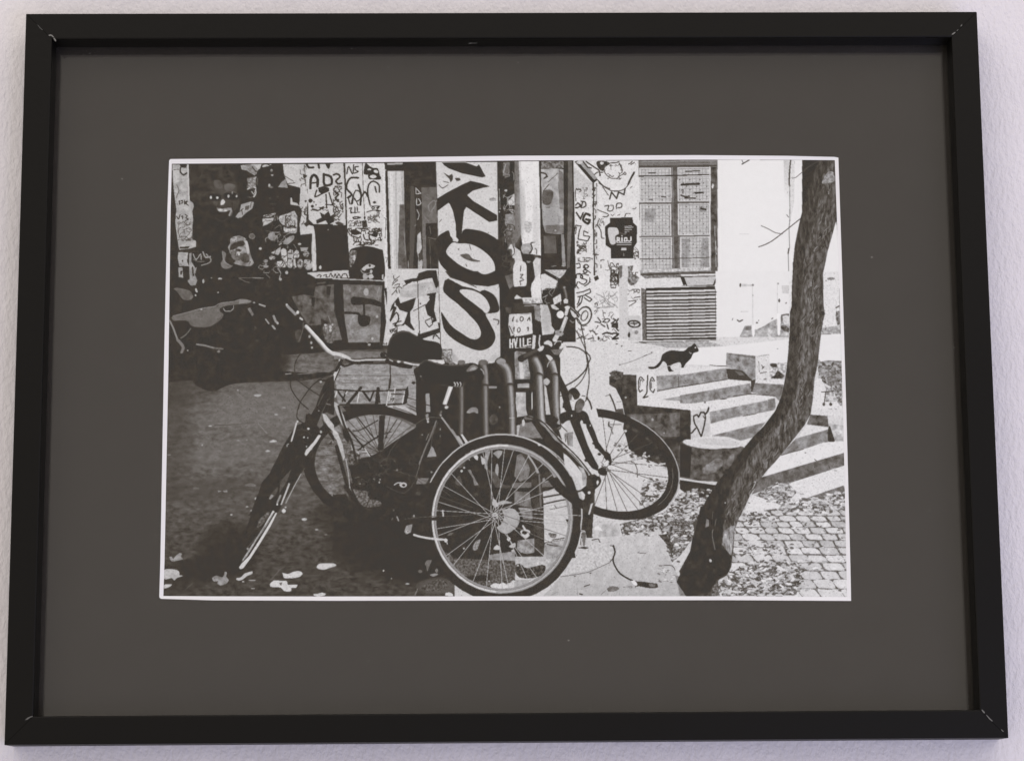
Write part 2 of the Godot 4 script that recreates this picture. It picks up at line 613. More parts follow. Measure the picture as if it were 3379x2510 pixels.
func ink_mural() -> void:
	fill(66, [10,15,1830,20,1791,1202,17,1191], 1, 3)
	fill(72, [93,49,186,49,229,103,145,168,96,146], 1, 7)
	fill(176, [48,49,89,49,94,144,103,151,105,161,101,172,104,196,102,211,102,246,112,251,112,266,98,271,69,274,64,246,58,203,60,168,53,120,49,81], 1, 16)
	fill(196, [86,49,90,49,94,144,90,146])
	fill(70, [67,49,85,49,84,58,69,57])
	stroke(68, 3.3, [69,58,69,70,78,77,85,72])
	fill(190, [82,69,80,72,77,73,74,72,72,69,74,66,77,64,80,66], 0, 0, -1, true)
	fill(192, [51,62,65,61,66,96,52,96], 1, 6)
	stroke(90, 1.7, [51,63,65,62])
	stroke(95, 1.7, [60,102,66,118,62,129,60,137])
	stroke(70, 2.5, [67,144,69,156])
	stroke(70, 2.5, [71,146,76,144,76,151,71,152])
	stroke(70, 2.5, [81,143,81,155,88,146,82,149,91,158])
	stroke(70, 2.5, [61,185,66,194,70,181])
	stroke(70, 2.5, [72,187,77,185,76,194])
	stroke(70, 2.5, [82,181,89,185,84,190,92,194,83,198])
	scribble(95, 1.5, Rect2(65, 200, 34, 50), 26, 8.4, 11)
	scribble(80, 1.7, Rect2(62, 239, 42, 10), 8, 12.6, 12)
	fill(70, [71,266,96,265,92,271,70,271])
	fill(72, [69,274,117,274,117,281,69,281])
	fill(172, [67,280,92,281,90,305,95,317,70,317,66,296], 1, 14)
	fill(80, [80,303,80,305,78,306,77,305,76,303,77,301,78,300,80,301], 0, 0, -1, true)
	fill(160, [95,283,101,282,101,305,110,320,112,335,93,337,95,315], 1, 16)
	stroke(160, 2.9, [105,285,113,300,124,285,126,300])
	stroke(165, 3.3, [130,280,137,294,149,292])
	stroke(150, 2.9, [126,315,145,309,151,300,138,285])
	stroke(120, 2.1, [105,298,118,305,135,305])
	fill(168, [68,320,80,320,82,347,69,346], 1, 10)
	fill(70, [73,330,78,328,77,339,73,339])
	fill(68, [78,316,83,316,84,350,81,350])
	fill(150, [92,326,115,320,110,339,117,354,112,367,100,368,92,356,97,348], 1, 14)
	stroke(68, 3.8, [94,320,95,350])
	stroke(68, 3.8, [104,320,106,341])
	fill(170, [135,356,134,361,132,362,130,361,129,356,130,352,132,350,134,352], 0, 0, -1, true)
	fill(108, [57,375,64,373,81,376,100,382,107,399,94,406,82,404,69,388], 1, 14, -1, true)
	fill(82, [152,92,172,92,181,107,208,101,214,118,219,147,204,160,176,129,157,112], 1, 6, -1, true)
	fill(78, [166,138,208,138,210,160,187,164,166,155], 1, 5, -1, true)
	soft(86, Vector2(180, 129), Vector2(41, 52), 0, 0.5)
	fill(98, [155,92,169,91,178,103,175,114,160,110], 1, 8, -1, true)
	fill(104, [182,103,199,100,210,107,206,116,187,119], 1, 8, -1, true)
	fill(92, [208,138,221,138,217,164,205,169], 1, 6, -1, true)
	fill(90, [154,144,166,146,164,160,157,157], 1, 5, -1, true)
	fill(60, [142,129,172,129,170,144,145,143], 0, 0, -1, true)
	fill(60, [183,126,219,127,218,142,187,141], 0, 0, -1, true)
	stroke(118, 1.7, [196,166,203,169,201,184,194,187])
	stroke(84, 1.7, [158,190,177,199,196,190])
	soft(66, Vector2(220, 155), Vector2(25, 41), 0, 0.5)
	fill(202, [151,137,150,140,148,141,146,140,145,137,146,133,148,132,150,133], 0, 0, -1, true)
	fill(205, [168,137,167,140,164,141,162,140,161,137,162,135,164,134,167,135], 0, 0, -1, true)
	fill(188, [196,133,195,137,193,138,191,137,190,133,191,130,193,129,195,130], 0, 0, -1, true)
	fill(192, [216,134,216,136,214,137,212,136,211,134,212,131,214,130,216,131], 0, 0, -1, true)
	fill(150, [204,124,204,127,203,128,201,127,201,124,201,122,203,121,204,122], 0, 0, -1, true)
	fill(205, [179,140,185,149,181,156,173,157,174,146], 0, 0, -1, true)
	stroke(100, 1.9, [180,125,193,119,208,122,217,128])
	stroke(84, 1.9, [136,125,149,122,157,126])
	fill(150, [163,164,177,166,201,164,203,173,196,187,193,184,198,171,183,175,171,175,166,171], 0, 0, -1, true)
	fill(205, [191,171,190,173,186,174,183,173,182,171,183,169,186,169,190,170], 0, 0, -1, true)
	fill(200, [179,170,177,172,173,173,168,172,166,170,168,168,173,167,177,168], 0, 0, -1, true)
	stroke(90, 1.5, [200,147,210,147])
	stroke(84, 1.5, [170,157,187,159])
	fill(140, [241,86,264,81,263,108,244,116], 4, 34)
	stroke(185, 3.8, [242,115,247,112])
	stroke(175, 2.9, [252,121,258,129])
	stroke(190, 3.8, [258,110,264,112,261,125,267,121,258,135])
	fill(168, [226,155,250,148,259,149,255,166,240,177,226,190,211,189,222,173], 1, 12)
	fill(95, [236,160,247,158,245,169,236,171])
	stroke(80, 1.9, [227,168,230,182])
	stroke(80, 1.9, [252,149,249,164])
	stroke(80, 1.9, [221,175,232,166])
	fill(175, [220,190,220,192,218,192,217,192,216,190,217,189,218,188,220,189], 0, 0, -1, true)
	fill(150, [223,52,254,48,277,48,271,70,259,79,239,66,226,63], 1, 26)
	stroke(70, 2.5, [253,55,260,66,271,70])
	fill(190, [258,51,277,48,271,67])
	fill(198, [332,49,374,49,377,112,345,103,339,88,334,71], 1, 14)
	fill(198, [278,48,302,49,300,56,279,57])
	stroke(68, 2.9, [275,59,280,50,292,49,302,55])
	fill(66, [265,73,279,58,313,53,332,60,335,82,343,112,369,117,373,156,356,178,314,182,282,178,265,125], 0, 0, -1, true)
	fill(135, [306,66,305,69,302,71,300,69,299,66,300,63,302,61,305,63], 4, 20, -1, true)
	fill(165, [308,78,307,80,305,81,302,80,301,78,302,76,305,76,307,76], 0, 0, -1, true)
	fill(180, [300,105,300,109,298,110,295,109,295,105,295,102,297,101,300,102], 0, 0, -1, true)
	fill(120, [308,110,306,112,302,113,297,112,295,110,297,108,302,107,306,108], 0, 0, -1, true)
	fill(150, [320,110,328,97,339,88,345,112], 1, 14)
	stroke(80, 2.1, [343,101,364,99])
	stroke(90, 1.7, [334,79,360,95])
	fill(85, [303,139,302,141,300,142,298,141,297,139,298,137,300,137,302,137], 0, 0, -1, true)
	fill(82, [322,136,321,138,319,139,317,138,316,136,317,134,319,133,321,134], 0, 0, -1, true)
	stroke(86, 1.5, [300,154,314,154])
	fill(80, [312,167,311,168,308,169,305,168,303,167,305,165,308,164,311,165], 0, 0, -1, true)
	fill(190, [352,138,356,138,357,149,369,152,375,160,352,156])
	fill(188, [281,193,310,191,308,199,294,208,281,213], 1, 8)
	fill(185, [283,184,314,178,315,182,302,188,283,190])
	stroke(70, 2.1, [283,188,302,184,314,185])
	stroke(150, 1.7, [312,184,313,199])
	stroke(150, 1.7, [318,186,320,197])
	stroke(120, 1.7, [312,219,327,210,329,221])
	stroke(110, 1.7, [289,225,327,234,311,253])
	fill(172, [323,188,344,180,367,175,370,219,365,232,336,226,336,212,327,204], 4, 24, -1, true)
	scribble(80, 1.7, Rect2(339, 179, 25, 39), 18, 9.4, 13)
	stroke(66, 3.3, [336,212,346,217,357,212,366,217])
	fill(205, [340,223,339,225,338,226,336,225,336,223,336,221,338,220,339,221], 0, 0, -1, true)
	fill(205, [346,223,346,225,344,226,343,225,342,223,343,221,344,220,346,221], 0, 0, -1, true)
	fill(205, [352,223,352,225,350,226,349,225,348,223,348,221,350,220,351,221], 0, 0, -1, true)
	fill(205, [358,223,357,225,356,226,354,225,354,223,354,221,356,220,357,221], 0, 0, -1, true)
	fill(205, [364,223,363,225,361,226,360,225,359,223,360,221,361,220,363,221], 0, 0, -1, true)
	stroke(66, 3.8, [365,173,373,191,373,217,365,247,357,258])
	fill(150, [296,236,304,230,313,236,321,238,311,251,298,247], 1, 18, -1, true)
	fill(150, [334,254,346,243,361,237,362,247,344,262], 1, 20, -1, true)
	scribble(78, 1.7, Rect2(282, 181, 31, 30), 8, 10.5, 23)
	scribble(150, 1.7, Rect2(289, 229, 71, 30), 12, 12.6, 24)
	scribble(110, 1.5, Rect2(241, 81, 26, 56), 10, 9.4, 25)
	fill(148, [200,245,218,237,233,242,243,255,249,277,255,297,260,309,250,318,236,317,221,314,202,305,197,277,193,268,199,257], 1, 24, -1, true)
	fill(76, [212,255,233,251,235,264,222,266,210,273,199,275,200,264], 1, 8, -1, true)
	fill(74, [212,274,222,272,230,276,223,280], 0, 0, -1, true)
	fill(92, [229,286,244,284,249,305,238,309,227,301], 1, 10, -1, true)
	fill(70, [193,281,202,286,214,305,202,309,189,294], 0, 0, -1, true)
	fill(190, [234,242,243,253,248,275,244,286,238,260], 0, 0, -1, true)
	fill(118, [178,277,189,284,187,305,206,318,189,325,179,320,175,309,181,298], 1, 16, -1, true)
	stroke(150, 2.1, [180,281,183,301,196,314])
	stroke(130, 1.9, [185,320,206,316])
	fill(112, [201,279,218,277,231,290,223,303,206,298], 1, 16, -1, true)
	fill(190, [216,280,226,281,225,290,217,292], 0, 0, -1, true)
	stroke(70, 1.7, [242,305,252,306,248,312])
	fill(175, [202,247,216,239,214,249,204,253], 0, 0, -1, true)
	scribble(84, 1.5, Rect2(198, 244, 42, 54), 12, 8.4, 28)
	fill(128, [263,239,261,245,255,247,249,245,246,239,249,233,255,231,260,234], 0, 0, -1, true)
	fill(100, [261,239,259,243,255,245,251,243,249,239,250,235,255,234,259,235], 0, 0, -1, true)
	fill(190, [280,272,279,274,276,275,273,274,272,272,273,269,276,268,279,269], 0, 0, -1, true)
	fill(178, [303,283,328,267,328,280,322,289], 1, 14)
	fill(172, [315,296,312,300,306,302,300,300,297,296,300,291,306,289,312,291], 1, 14, -1, true)
	stroke(70, 1.9, [298,292,315,291])
	fill(196, [329,275,342,274,345,314,337,321,322,318,319,305,331,303], 0, 0, -1, true)
	fill(178, [347,277,359,276,360,299,349,306,346,290], 1, 16, -1, true)
	fill(178, [347,303,357,301,358,321,347,321], 4, 24, -1, true)
	fill(185, [363,280,374,278,375,295,366,297,369,323,362,325], 1, 12, -1, true)
	fill(150, [402,286,399,292,393,294,387,292,385,286,387,280,393,278,399,280], 1, 18, -1, true)
	fill(160, [387,312,386,317,384,321,382,324,379,325,376,324,373,321,371,317,371,312,371,307,373,303,375,300,378,299,382,300,384,303,386,307], 4, 18, -1, true)
	fill(70, [380,310,380,314,378,316,377,314,376,310,377,306,378,304,380,306], 0, 0, -1, true)
	fill(176, [389,301,408,305,408,325,396,328,389,319], 1, 18, -1, true)
	stroke(66, 2.9, [348,284,358,285])
	stroke(66, 2.5, [345,297,357,299])
	fill(160, [378,269,399,269,395,278,380,279])
	stroke(120, 2.1, [361,260,369,273])
	fill(180, [348,268,347,270,346,271,344,270,343,268,344,266,346,265,347,266], 0, 0, -1, true)
	stroke(175, 2.9, [324,262,330,258])
	fill(185, [381,260,379,262,376,263,373,262,371,260,373,258,376,257,379,258], 0, 0, -1, true)
	fill(150, [296,304,295,307,290,309,286,307,284,304,286,301,290,300,295,301], 1, 20, -1, true)
	fill(150, [298,318,296,321,291,322,286,321,284,318,286,315,291,314,296,316], 1, 20, -1, true)
	stroke(150, 3.3, [322,325,328,334,326,349])
	fill(60, [328,338,327,341,326,342,325,341,325,338,325,335,326,333,327,335], 0, 0, -1, true)
	fill(180, [348,335,347,338,344,339,341,338,340,335,341,331,344,330,347,331], 0, 0, -1, true)
	fill(170, [332,352,331,355,328,356,325,355,324,352,325,349,328,348,331,349], 0, 0, -1, true)
	stroke(140, 2.5, [256,348,286,349])
	stroke(110, 2.1, [221,348,242,359,251,360])
	stroke(110, 2.1, [223,348,255,348])
	fill(180, [180,350,178,352,174,352,170,352,169,350,170,348,174,347,178,348], 0, 0, -1, true)
	fill(140, [155,348,154,349,152,350,151,349,150,348,151,346,152,346,154,346], 0, 0, -1, true)
	stroke(120, 1.9, [291,338,301,348])
	scribble(70, 1.7, Rect2(298, 268, 109, 58), 34, 10.5, 26)
	scribble(150, 1.5, Rect2(273, 305, 54, 30), 8, 10.5, 27)
	fill(198, [373,49,393,49,398,130,392,208,412,213,415,232,378,236,376,208,382,173,375,160,377,117], 1, 14)
	stroke(80, 1.7, [387,51,391,108])
	fill(75, [383,75,396,80,387,88,384,84])
	stroke(72, 3.3, [390,169,389,182,399,186])
	fill(74, [386,206,395,202,403,208,393,215])
	fill(72, [394,147,393,149,391,150,389,149,388,147,389,145,391,145,393,145], 0, 0, -1, true)
	scribble(85, 1.7, Rect2(376, 55, 20, 174), 16, 8.4, 15)
	fill(202, [392,49,462,49,463,208,411,208,399,195,396,125], 1, 10)
	fill(200, [460,47,489,47,494,211,461,211], 1, 14)
	stroke(66, 5.4, [393,49,398,58,410,58])
	stroke(66, 5.4, [423,49,425,59])
	stroke(66, 5.4, [444,49,449,59,451,49])
	stroke(66, 6.7, [403,113,404,88,412,78,421,88,421,108])
	stroke(66, 3.8, [403,100,420,98])
	stroke(66, 5.9, [437,76,439,104,457,102,455,83,438,77])
	fill(66, [423,112,438,107,451,113,451,121,432,130,424,121])
	stroke(66, 3.3, [419,119,415,136,432,128])
	stroke(66, 3.3, [443,130,445,165])
	stroke(66, 3.3, [451,126,460,156])
	stroke(66, 2.5, [441,156,462,158])
	fill(70, [409,146,407,150,403,152,399,150,398,146,399,142,403,141,407,142], 0, 0, -1, true)
	fill(70, [412,161,411,164,408,165,405,164,404,161,405,158,408,157,411,158], 0, 0, -1, true)
	fill(80, [414,150,414,151,412,152,411,151,410,149,411,148,412,147,414,148], 0, 0, -1, true)
	fill(80, [419,157,419,159,417,159,416,159,416,157,416,156,417,155,419,156], 0, 0, -1, true)
	stroke(72, 4.6, [409,169,422,172])
	scribble(80, 1.7, Rect2(404, 164, 54, 8), 8, 10.5, 16)
	fill(70, [426,165,439,160,437,169])
	fill(66, [418,198,432,191,428,177,439,183,450,174,455,187,464,181,464,202,454,207,450,211,443,198,420,207])
	fill(66, [416,213,464,212,465,333,420,331])
	fill(202, [408,231,415,227,418,267,420,330,410,331,407,278], 1, 10)
	fill(150, [451,223,450,224,449,224,448,224,447,223,448,221,449,221,450,221], 0, 0, -1, true)
	fill(195, [433,321,432,325,430,327,427,325,426,321,427,318,430,316,432,318], 0, 0, -1, true)
	fill(185, [419,273,418,278,416,280,414,278,413,273,414,269,416,267,418,269], 0, 0, -1, true)
	fill(198, [397,335,408,334,465,332,465,350,419,350,400,345], 1, 6)
	fill(66, [400,338,417,349,408,352,396,342])
	stroke(66, 2.1, [421,345,427,340,433,343,429,348])
	stroke(66, 2.1, [437,343,446,340,444,347,450,347])
	stroke(66, 2.1, [452,347,457,336,460,347,463,338])
	fill(66, [461,212,496,211,502,330,461,332])
	fill(198, [461,330,507,329,509,349,485,349,462,355], 1, 6)
	stroke(66, 2.3, [463,351,468,338,472,350,477,338,483,349,487,339,495,338,500,349])
	stroke(70, 4.6, [462,78,470,75,479,82,468,95,473,102,483,100])
	scribble(76, 2.1, Rect2(462, 108, 25, 100), 30, 11.5, 17)
	stroke(70, 4.6, [464,121,475,130,467,139,475,148])
	fill(80, [477,191,475,195,469,197,463,195,461,191,463,187,469,185,475,187], 0, 0, -1, true)
	fill(198, [475,191,474,194,470,195,466,194,464,191,466,189,470,188,474,189], 0, 0, -1, true)
	fill(80, [467,204,475,201,490,209,475,211], 0, 0, -1, true)

func ink_pillar_and_door() -> void:
	fill(66, [487,47,493,47,500,213,509,350,504,350,497,213])
	fill(210, [492,47,592,47,601,339,598,376,590,376,590,352,510,351,501,267,498,213], 1, 8)
	stroke(85, 1.5, [536,47,539,126,543,198], true)
	stroke(66, 3.1, [496,76,501,56,511,76,514,51])
	stroke(66, 3.1, [526,56,517,57,518,65,526,69,515,74])
	fill(66, [544,47,553,54,564,60,576,61,581,80,584,90,553,89,551,78,540,76], 0, 0, -1, true)
	fill(208, [559,64,557,66,554,66,550,66,548,64,550,62,554,61,557,62], 0, 0, -1, true)
	fill(208, [577,71,574,74,569,73,565,70,565,67,567,65,572,65,576,68], 0, 0, -1, true)
	fill(208, [573,83,570,86,564,88,557,86,555,83,557,79,564,78,570,79], 0, 0, -1, true)
	fill(205, [583,64,582,67,581,68,579,66,578,64,579,61,581,60,582,61], 0, 0, -1, true)
	stroke(66, 4.6, [526,86,507,86,498,98,496,115,509,130,500,139])
	fill(66, [526,86,526,88,523,89,521,88,520,86,521,84,523,83,525,84], 0, 0, -1, true)
	stroke(66, 3.1, [519,119,529,122,533,139,522,148,513,135,518,121])
	stroke(66, 5.0, [526,104,533,130,531,158])
	stroke(66, 2.9, [497,139,511,131,508,156])
	stroke(66, 2.5, [511,156,515,139,526,159])
	stroke(66, 2.9, [500,139,505,156])
	stroke(66, 3.8, [580,124,579,105,564,95,553,104,550,126,556,157])
	stroke(66, 3.8, [569,110,572,124])
	stroke(66, 4.2, [533,139,543,123,550,136])
	fill(66, [546,124,545,126,542,127,540,126,538,124,540,122,542,121,545,122], 0, 0, -1, true)
	fill(66, [572,151,571,153,567,154,564,153,563,151,564,149,567,148,571,149], 0, 0, -1, true)
	stroke(66, 2.5, [556,161,579,161])
	stroke(66, 2.5, [560,167,564,160,568,167,561,169])
	stroke(66, 2.5, [572,167,581,161,572,174,583,174])
	stroke(66, 2.1, [547,177,564,172,584,173])
	stroke(66, 2.7, [503,167,509,165,506,174,510,179])
	stroke(66, 2.7, [517,163,518,179])
	stroke(66, 2.7, [523,163,524,174])
	stroke(66, 1.9, [505,179,530,177])
	stroke(66, 2.7, [512,191,520,189,532,191,515,195,513,191])
	fill(66, [545,191,544,195,543,196,541,195,540,191,541,188,543,187,544,188], 0, 0, -1, true)
	fill(70, [535,200,547,198,550,216,537,218])
	scribble(90, 1.5, Rect2(502, 199, 31, 15), 18, 8.4, 18)
	scribble(95, 1.3, Rect2(551, 178, 29, 26), 20, 8.4, 19)
	stroke(85, 1.7, [551,189,581,205])
	stroke(90, 1.7, [556,185,577,202])
	scribble(76, 2.5, Rect2(500, 219, 86, 45), 34, 15.7, 20)
	fill(70, [505,226,518,222,533,232,516,237], 0, 0, -1, true)
	fill(68, [549,232,562,225,576,232,573,243,558,238], 1, 4, -1, true)
	fill(170, [564,232,563,234,559,235,555,234,553,232,555,229,559,229,563,229], 0, 0, -1, true)
	stroke(66, 2.5, [581,235,584,252,587,248])
	stroke(66, 2.9, [539,235,543,248,552,252])
	fill(66, [506,276,533,267,556,267,581,274,589,276,592,353,539,353,514,353,503,343,504,300], 0, 0, -1, true)
	fill(120, [505,282,522,278,518,306,506,321], 4, 40, -1, true)
	fill(205, [575,257,587,252,590,273,581,270])
	fill(190, [519,298,518,304,516,306,514,304,513,298,514,291,516,289,518,291], 4, 30, -1, true)
	fill(192, [535,326,552,313,570,318,564,324,548,326,538,330], 0, 0, -1, true)
	fill(68, [559,318,558,320,556,321,554,320,553,318,553,315,556,314,558,315], 0, 0, -1, true)
	fill(190, [546,328,545,330,542,331,539,330,538,328,539,326,542,326,545,326], 0, 0, -1, true)
	fill(190, [563,332,562,336,559,337,557,336,556,332,557,329,559,328,562,329], 0, 0, -1, true)
	stroke(170, 1.9, [533,328,539,337,562,337])
	fill(175, [539,339,552,343,548,353,540,353], 1, 14, -1, true)
	fill(190, [552,343,562,339,567,347,556,353], 0, 0, -1, true)
	fill(190, [587,341,591,340,591,353,587,353])
	fill(218, [589,47,594,47,604,336,601,376,596,376])
	stroke(100, 1.3, [592,192,597,194,595,246], true)
	stroke(100, 1.3, [595,296,601,297,598,309], true)
	fill(66, [594,47,601,47,610,336,603,336])
	fill(66, [592,47,728,48,728,70,599,69])
	fill(170, [600,47,640,46,640,51,600,52])
	fill(180, [598,66,597,67,596,68,595,67,594,66,595,65,596,64,597,65], 0, 0, -1, true)
	fill(70, [642,67,728,67,729,333,638,335], 1, 5)
	fill(202, [601,68,638,68,644,157,632,157,632,203,628,300,628,335,610,335], 1, 6)
	fill(182, [620,69,624,69,627,300,626,335,623,335])
	fill(214, [606,69,615,69,618,335,614,335])
	fill(180, [634,69,643,68,644,157,639,157], 1, 8)
	fill(104, [632,157,645,157,647,257,652,330,638,335,628,335,628,300], 1, 14)
	fill(140, [628,317,637,317,637,335,628,335], 1, 10)
	fill(90, [660,109,669,109,674,205,666,331,657,330])
	stroke(150, 2.5, [654,305,655,326])
	stroke(140, 2.1, [644,231,647,289])
	fill(106, [688,112,726,111,728,206,699,207,701,331,692,331], 1, 9, 125)
	stroke(150, 1.7, [709,175,706,159,721,146,724,157,712,177])
	stroke(145, 1.3, [695,188,708,203])
	fill(68, [699,207,727,206,729,247,706,246,700,233])
	stroke(120, 1.7, [704,244,727,249])
	stroke(110, 1.7, [709,214,712,235])
	stroke(100, 1.7, [709,248,712,331])
	stroke(196, 2.3, [674,112,674,129,687,128,675,115], true)
	stroke(190, 2.5, [676,140,676,159,687,154,680,141])
	stroke(180, 2.1, [676,170,682,185,678,198])
	fill(186, [677,237,686,228,689,272,683,286,691,307,690,331,678,331,680,296,676,279], 1, 14)
	fill(80, [680,287,689,279,693,298,682,307])
	stroke(160, 1.7, [671,214,674,210])
	stroke(66, 1.5, [678,290,679,376])

func ink_low_walls() -> void:
	fill(206, [598,326,732,326,735,522,695,511,659,491,638,487,615,495,603,523], 1, 9)
	fill(185, [632,375,674,365,724,359,731,389,674,401,634,399], 1, 12)
	fill(66, [643,357,661,352,678,350,680,338,703,330,726,330,732,369,727,377,724,375,715,350,701,352,680,358,666,360,649,367])
	stroke(66, 2.1, [640,372,653,365])
	fill(200, [668,361,668,362,666,363,664,362,663,361,664,359,666,359,668,360], 0, 0, -1, true)
	fill(66, [629,399,634,416,674,401,667,427,659,438,660,466,671,485,666,486,651,474,643,468,653,440,632,433,626,422,620,440,609,465,607,459,616,429,607,439,613,420])
	fill(206, [620,412,626,427,618,423])
	stroke(66, 3.3, [609,461,624,440,630,457,619,474])
	stroke(66, 2.9, [615,470,632,463,642,461])
	stroke(66, 4.2, [619,474,638,474,645,468])
	fill(210, [632,438,651,440,642,466,632,457], 1, 8)
	fill(210, [609,476,640,474,666,485,647,485,615,495], 1, 6)
	scribble(66, 1.9, Rect2(608, 476, 18, 19), 7, 10.5, 21)
	fill(66, [701,392,725,388,720,434,727,462,715,467,718,456,703,446,697,423,709,406])
	fill(200, [701,395,709,397,705,408,697,412])
	stroke(66, 2.3, [697,462,714,454,716,471,707,478,697,464], true)
	stroke(66, 1.9, [678,345,680,423,683,497], true)
	stroke(66, 1.7, [667,436,699,419])
	fill(66, [687,417,686,418,685,419,683,418,683,417,683,416,685,415,686,416], 0, 0, -1, true)
	fill(66, [678,506,679,491,683,496,732,481,729,466,735,468,735,492,691,508])
	stroke(66, 2.5, [717,509,722,496,734,509])
	stroke(66, 1.9, [716,502,730,501])
	fill(66, [719,436,719,438,718,439,716,438,716,436,716,435,718,434,719,435], 0, 0, -1, true)
	stroke(70, 1.7, [617,343,619,354,632,345])
	stroke(70, 1.7, [614,365,619,356,628,355,619,362,613,369])
	stroke(70, 1.7, [619,369,632,365,630,373])
	stroke(70, 1.7, [615,375,636,374,638,378])
	stroke(70, 1.7, [623,380,626,390])
	stroke(70, 1.7, [630,378,632,389])
	stroke(70, 1.7, [612,394,621,384,626,375])
	fill(66, [461,349,476,349,594,356,598,523,582,530,463,538])
	fill(190, [461,349,489,351,594,356,594,359,548,356,461,353])
	fill(118, [488,366,588,369,585,423,582,517,502,517,491,444], 1, 18)
	fill(140, [492,444,527,444,527,469,556,474,584,470,581,516,503,516,494,469], 1, 18)
	fill(66, [508,403,514,398,552,403,581,411,587,425,554,418,527,420,511,418], 0, 0, -1, true)
	stroke(66, 5.4, [541,418,543,452], true)
	fill(66, [527,448,556,450,555,470,547,475,531,473], 0, 0, -1, true)
	stroke(66, 5.9, [491,440,526,442,532,452])
	fill(172, [553,386,553,390,551,393,549,395,547,396,544,395,542,393,541,390,540,386,541,382,542,379,544,377,547,376,549,377,551,379,553,382], 0, 0, -1, true)
	fill(190, [578,450,577,453,575,454,573,453,572,450,573,448,575,447,577,448], 0, 0, -1, true)
	fill(185, [566,507,565,510,563,511,561,510,560,507,561,504,563,503,565,504], 0, 0, -1, true)
	stroke(150, 2.5, [575,390,581,373])
	stroke(150, 2.5, [504,377,506,386])
	stroke(160, 1.9, [500,471,506,480])
	fill(112, [462,431,473,448,481,474,487,499,490,510,462,511], 1, 18)
	stroke(66, 8.4, [466,422,479,465,490,508,496,518])
	fill(170, [559,523,558,525,555,526,552,525,551,523,552,520,555,520,558,520], 0, 0, -1, true)
	stroke(140, 2.5, [548,514,552,519])
	fill(205, [593,380,603,440,603,525,590,525,598,465,594,412], 1, 10)
	scribble(80, 1.7, Rect2(583, 514, 16, 19), 8, 10.5, 22)
	fill(100, [358,398,388,392,413,396,418,370,465,366,466,469,401,473,371,426], 1, 20)
	fill(66, [407,398,417,400,415,426,409,422])
	fill(66, [446,372,457,370,455,394,446,392])
	stroke(150, 1.7, [451,448,457,465])
	stroke(96, 4.2, [423,363,442,361])
	fill(70, [432,454,466,473,466,518,441,518,434,486])
	fill(110, [439,473,466,469,466,514,447,516,439,495], 4, 22, -1, true)
	fill(190, [447,471,446,474,444,475,441,474,440,471,441,469,444,468,446,469], 0, 0, -1, true)
	fill(190, [460,477,459,480,456,481,454,480,453,477,454,473,456,472,459,473], 0, 0, -1, true)
	fill(192, [460,485,459,488,456,489,454,488,453,485,454,482,456,481,459,482], 0, 0, -1, true)
	fill(180, [464,471,464,473,462,474,459,473,459,471,459,469,462,468,464,469], 0, 0, -1, true)
	fill(130, [452,489,451,494,449,495,447,494,446,489,447,485,449,483,451,485], 0, 0, -1, true)
	fill(180, [448,479,447,481,445,482,443,481,442,479,443,477,445,476,447,477], 0, 0, -1, true)
	stroke(90, 1.3, [265,370,266,385])
	fill(190, [172,386,172,387,170,387,168,387,168,386,168,385,170,384,172,385], 0, 0, -1, true)
	fill(190, [117,379,118,383,117,386,114,385,112,381,111,376,113,374,115,375], 0, 0, -1, true)
	fill(190, [115,393,115,395,113,395,111,395,111,393,111,391,113,390,114,391], 0, 0, -1, true)

func ink_scooter() -> void:
	fill(112, [55,446,91,438,128,427,155,423,170,421,180,412,212,408,224,403,247,405,256,410,249,415,222,417,191,421,174,429,176,436,185,442,177,457,156,472,133,475,108,474,91,459,72,458,57,458], 1, 7, -1, true)
	stroke(140, 2.1, [57,446,93,437,128,427,161,422,176,414,212,409,232,404,254,409])
	stroke(120, 1.7, [66,455,128,436,170,429])
	stroke(88, 1.7, [95,459,108,474,154,473,181,447])
	fill(190, [131,430,130,431,128,431,126,431,125,430,126,428,128,428,130,428], 0, 0, -1, true)
	fill(140, [224,406,247,406,252,411,224,416])
	stroke(150, 2.7, [184,427,188,434,204,434,210,427,210,420])
	fill(160, [265,413,264,414,262,415,259,414,258,413,259,411,262,410,264,411], 0, 0, -1, true)
	stroke(165, 4.2, [275,417,290,422])
	fill(130, [245,428,252,425,262,443,257,448], 1, 12)
	stroke(150, 6.3, [312,448,318,462])
	fill(185, [325,466,324,469,322,470,320,469,319,466,320,463,322,462,324,463], 0, 0, -1, true)
	stroke(160, 3.8, [292,456,300,467])
	stroke(160, 5.0, [309,473,316,481])
	stroke(140, 4.6, [48,458,56,474,65,497,69,508])
	stroke(125, 7.5, [69,508,79,519,84,529,80,540])
	stroke(120, 2.9, [77,504,91,494,102,479])
	stroke(135, 4.6, [118,520,138,523,163,530])
	stroke(110, 4.6, [163,530,184,532])
	fill(130, [178,538,177,541,174,542,170,541,169,538,170,536,174,535,177,536], 0, 0, -1, true)
	stroke(90, 2.1, [172,559,178,560])
	stroke(76, 2.1, [242,502,246,513])
	fill(170, [97,536,97,537,95,538,94,537,93,536,94,534,95,534,97,534], 0, 0, -1, true)
	fill(80, [367,486,384,486,380,516,372,516], 1, 10, -1, true)
	fill(84, [269,479,267,484,264,485,260,484,259,479,260,474,264,473,267,474], 1, 10, -1, true)
	fill(80, [274,511,273,513,269,514,266,513,265,511,266,509,269,508,273,509], 0, 0, -1, true)

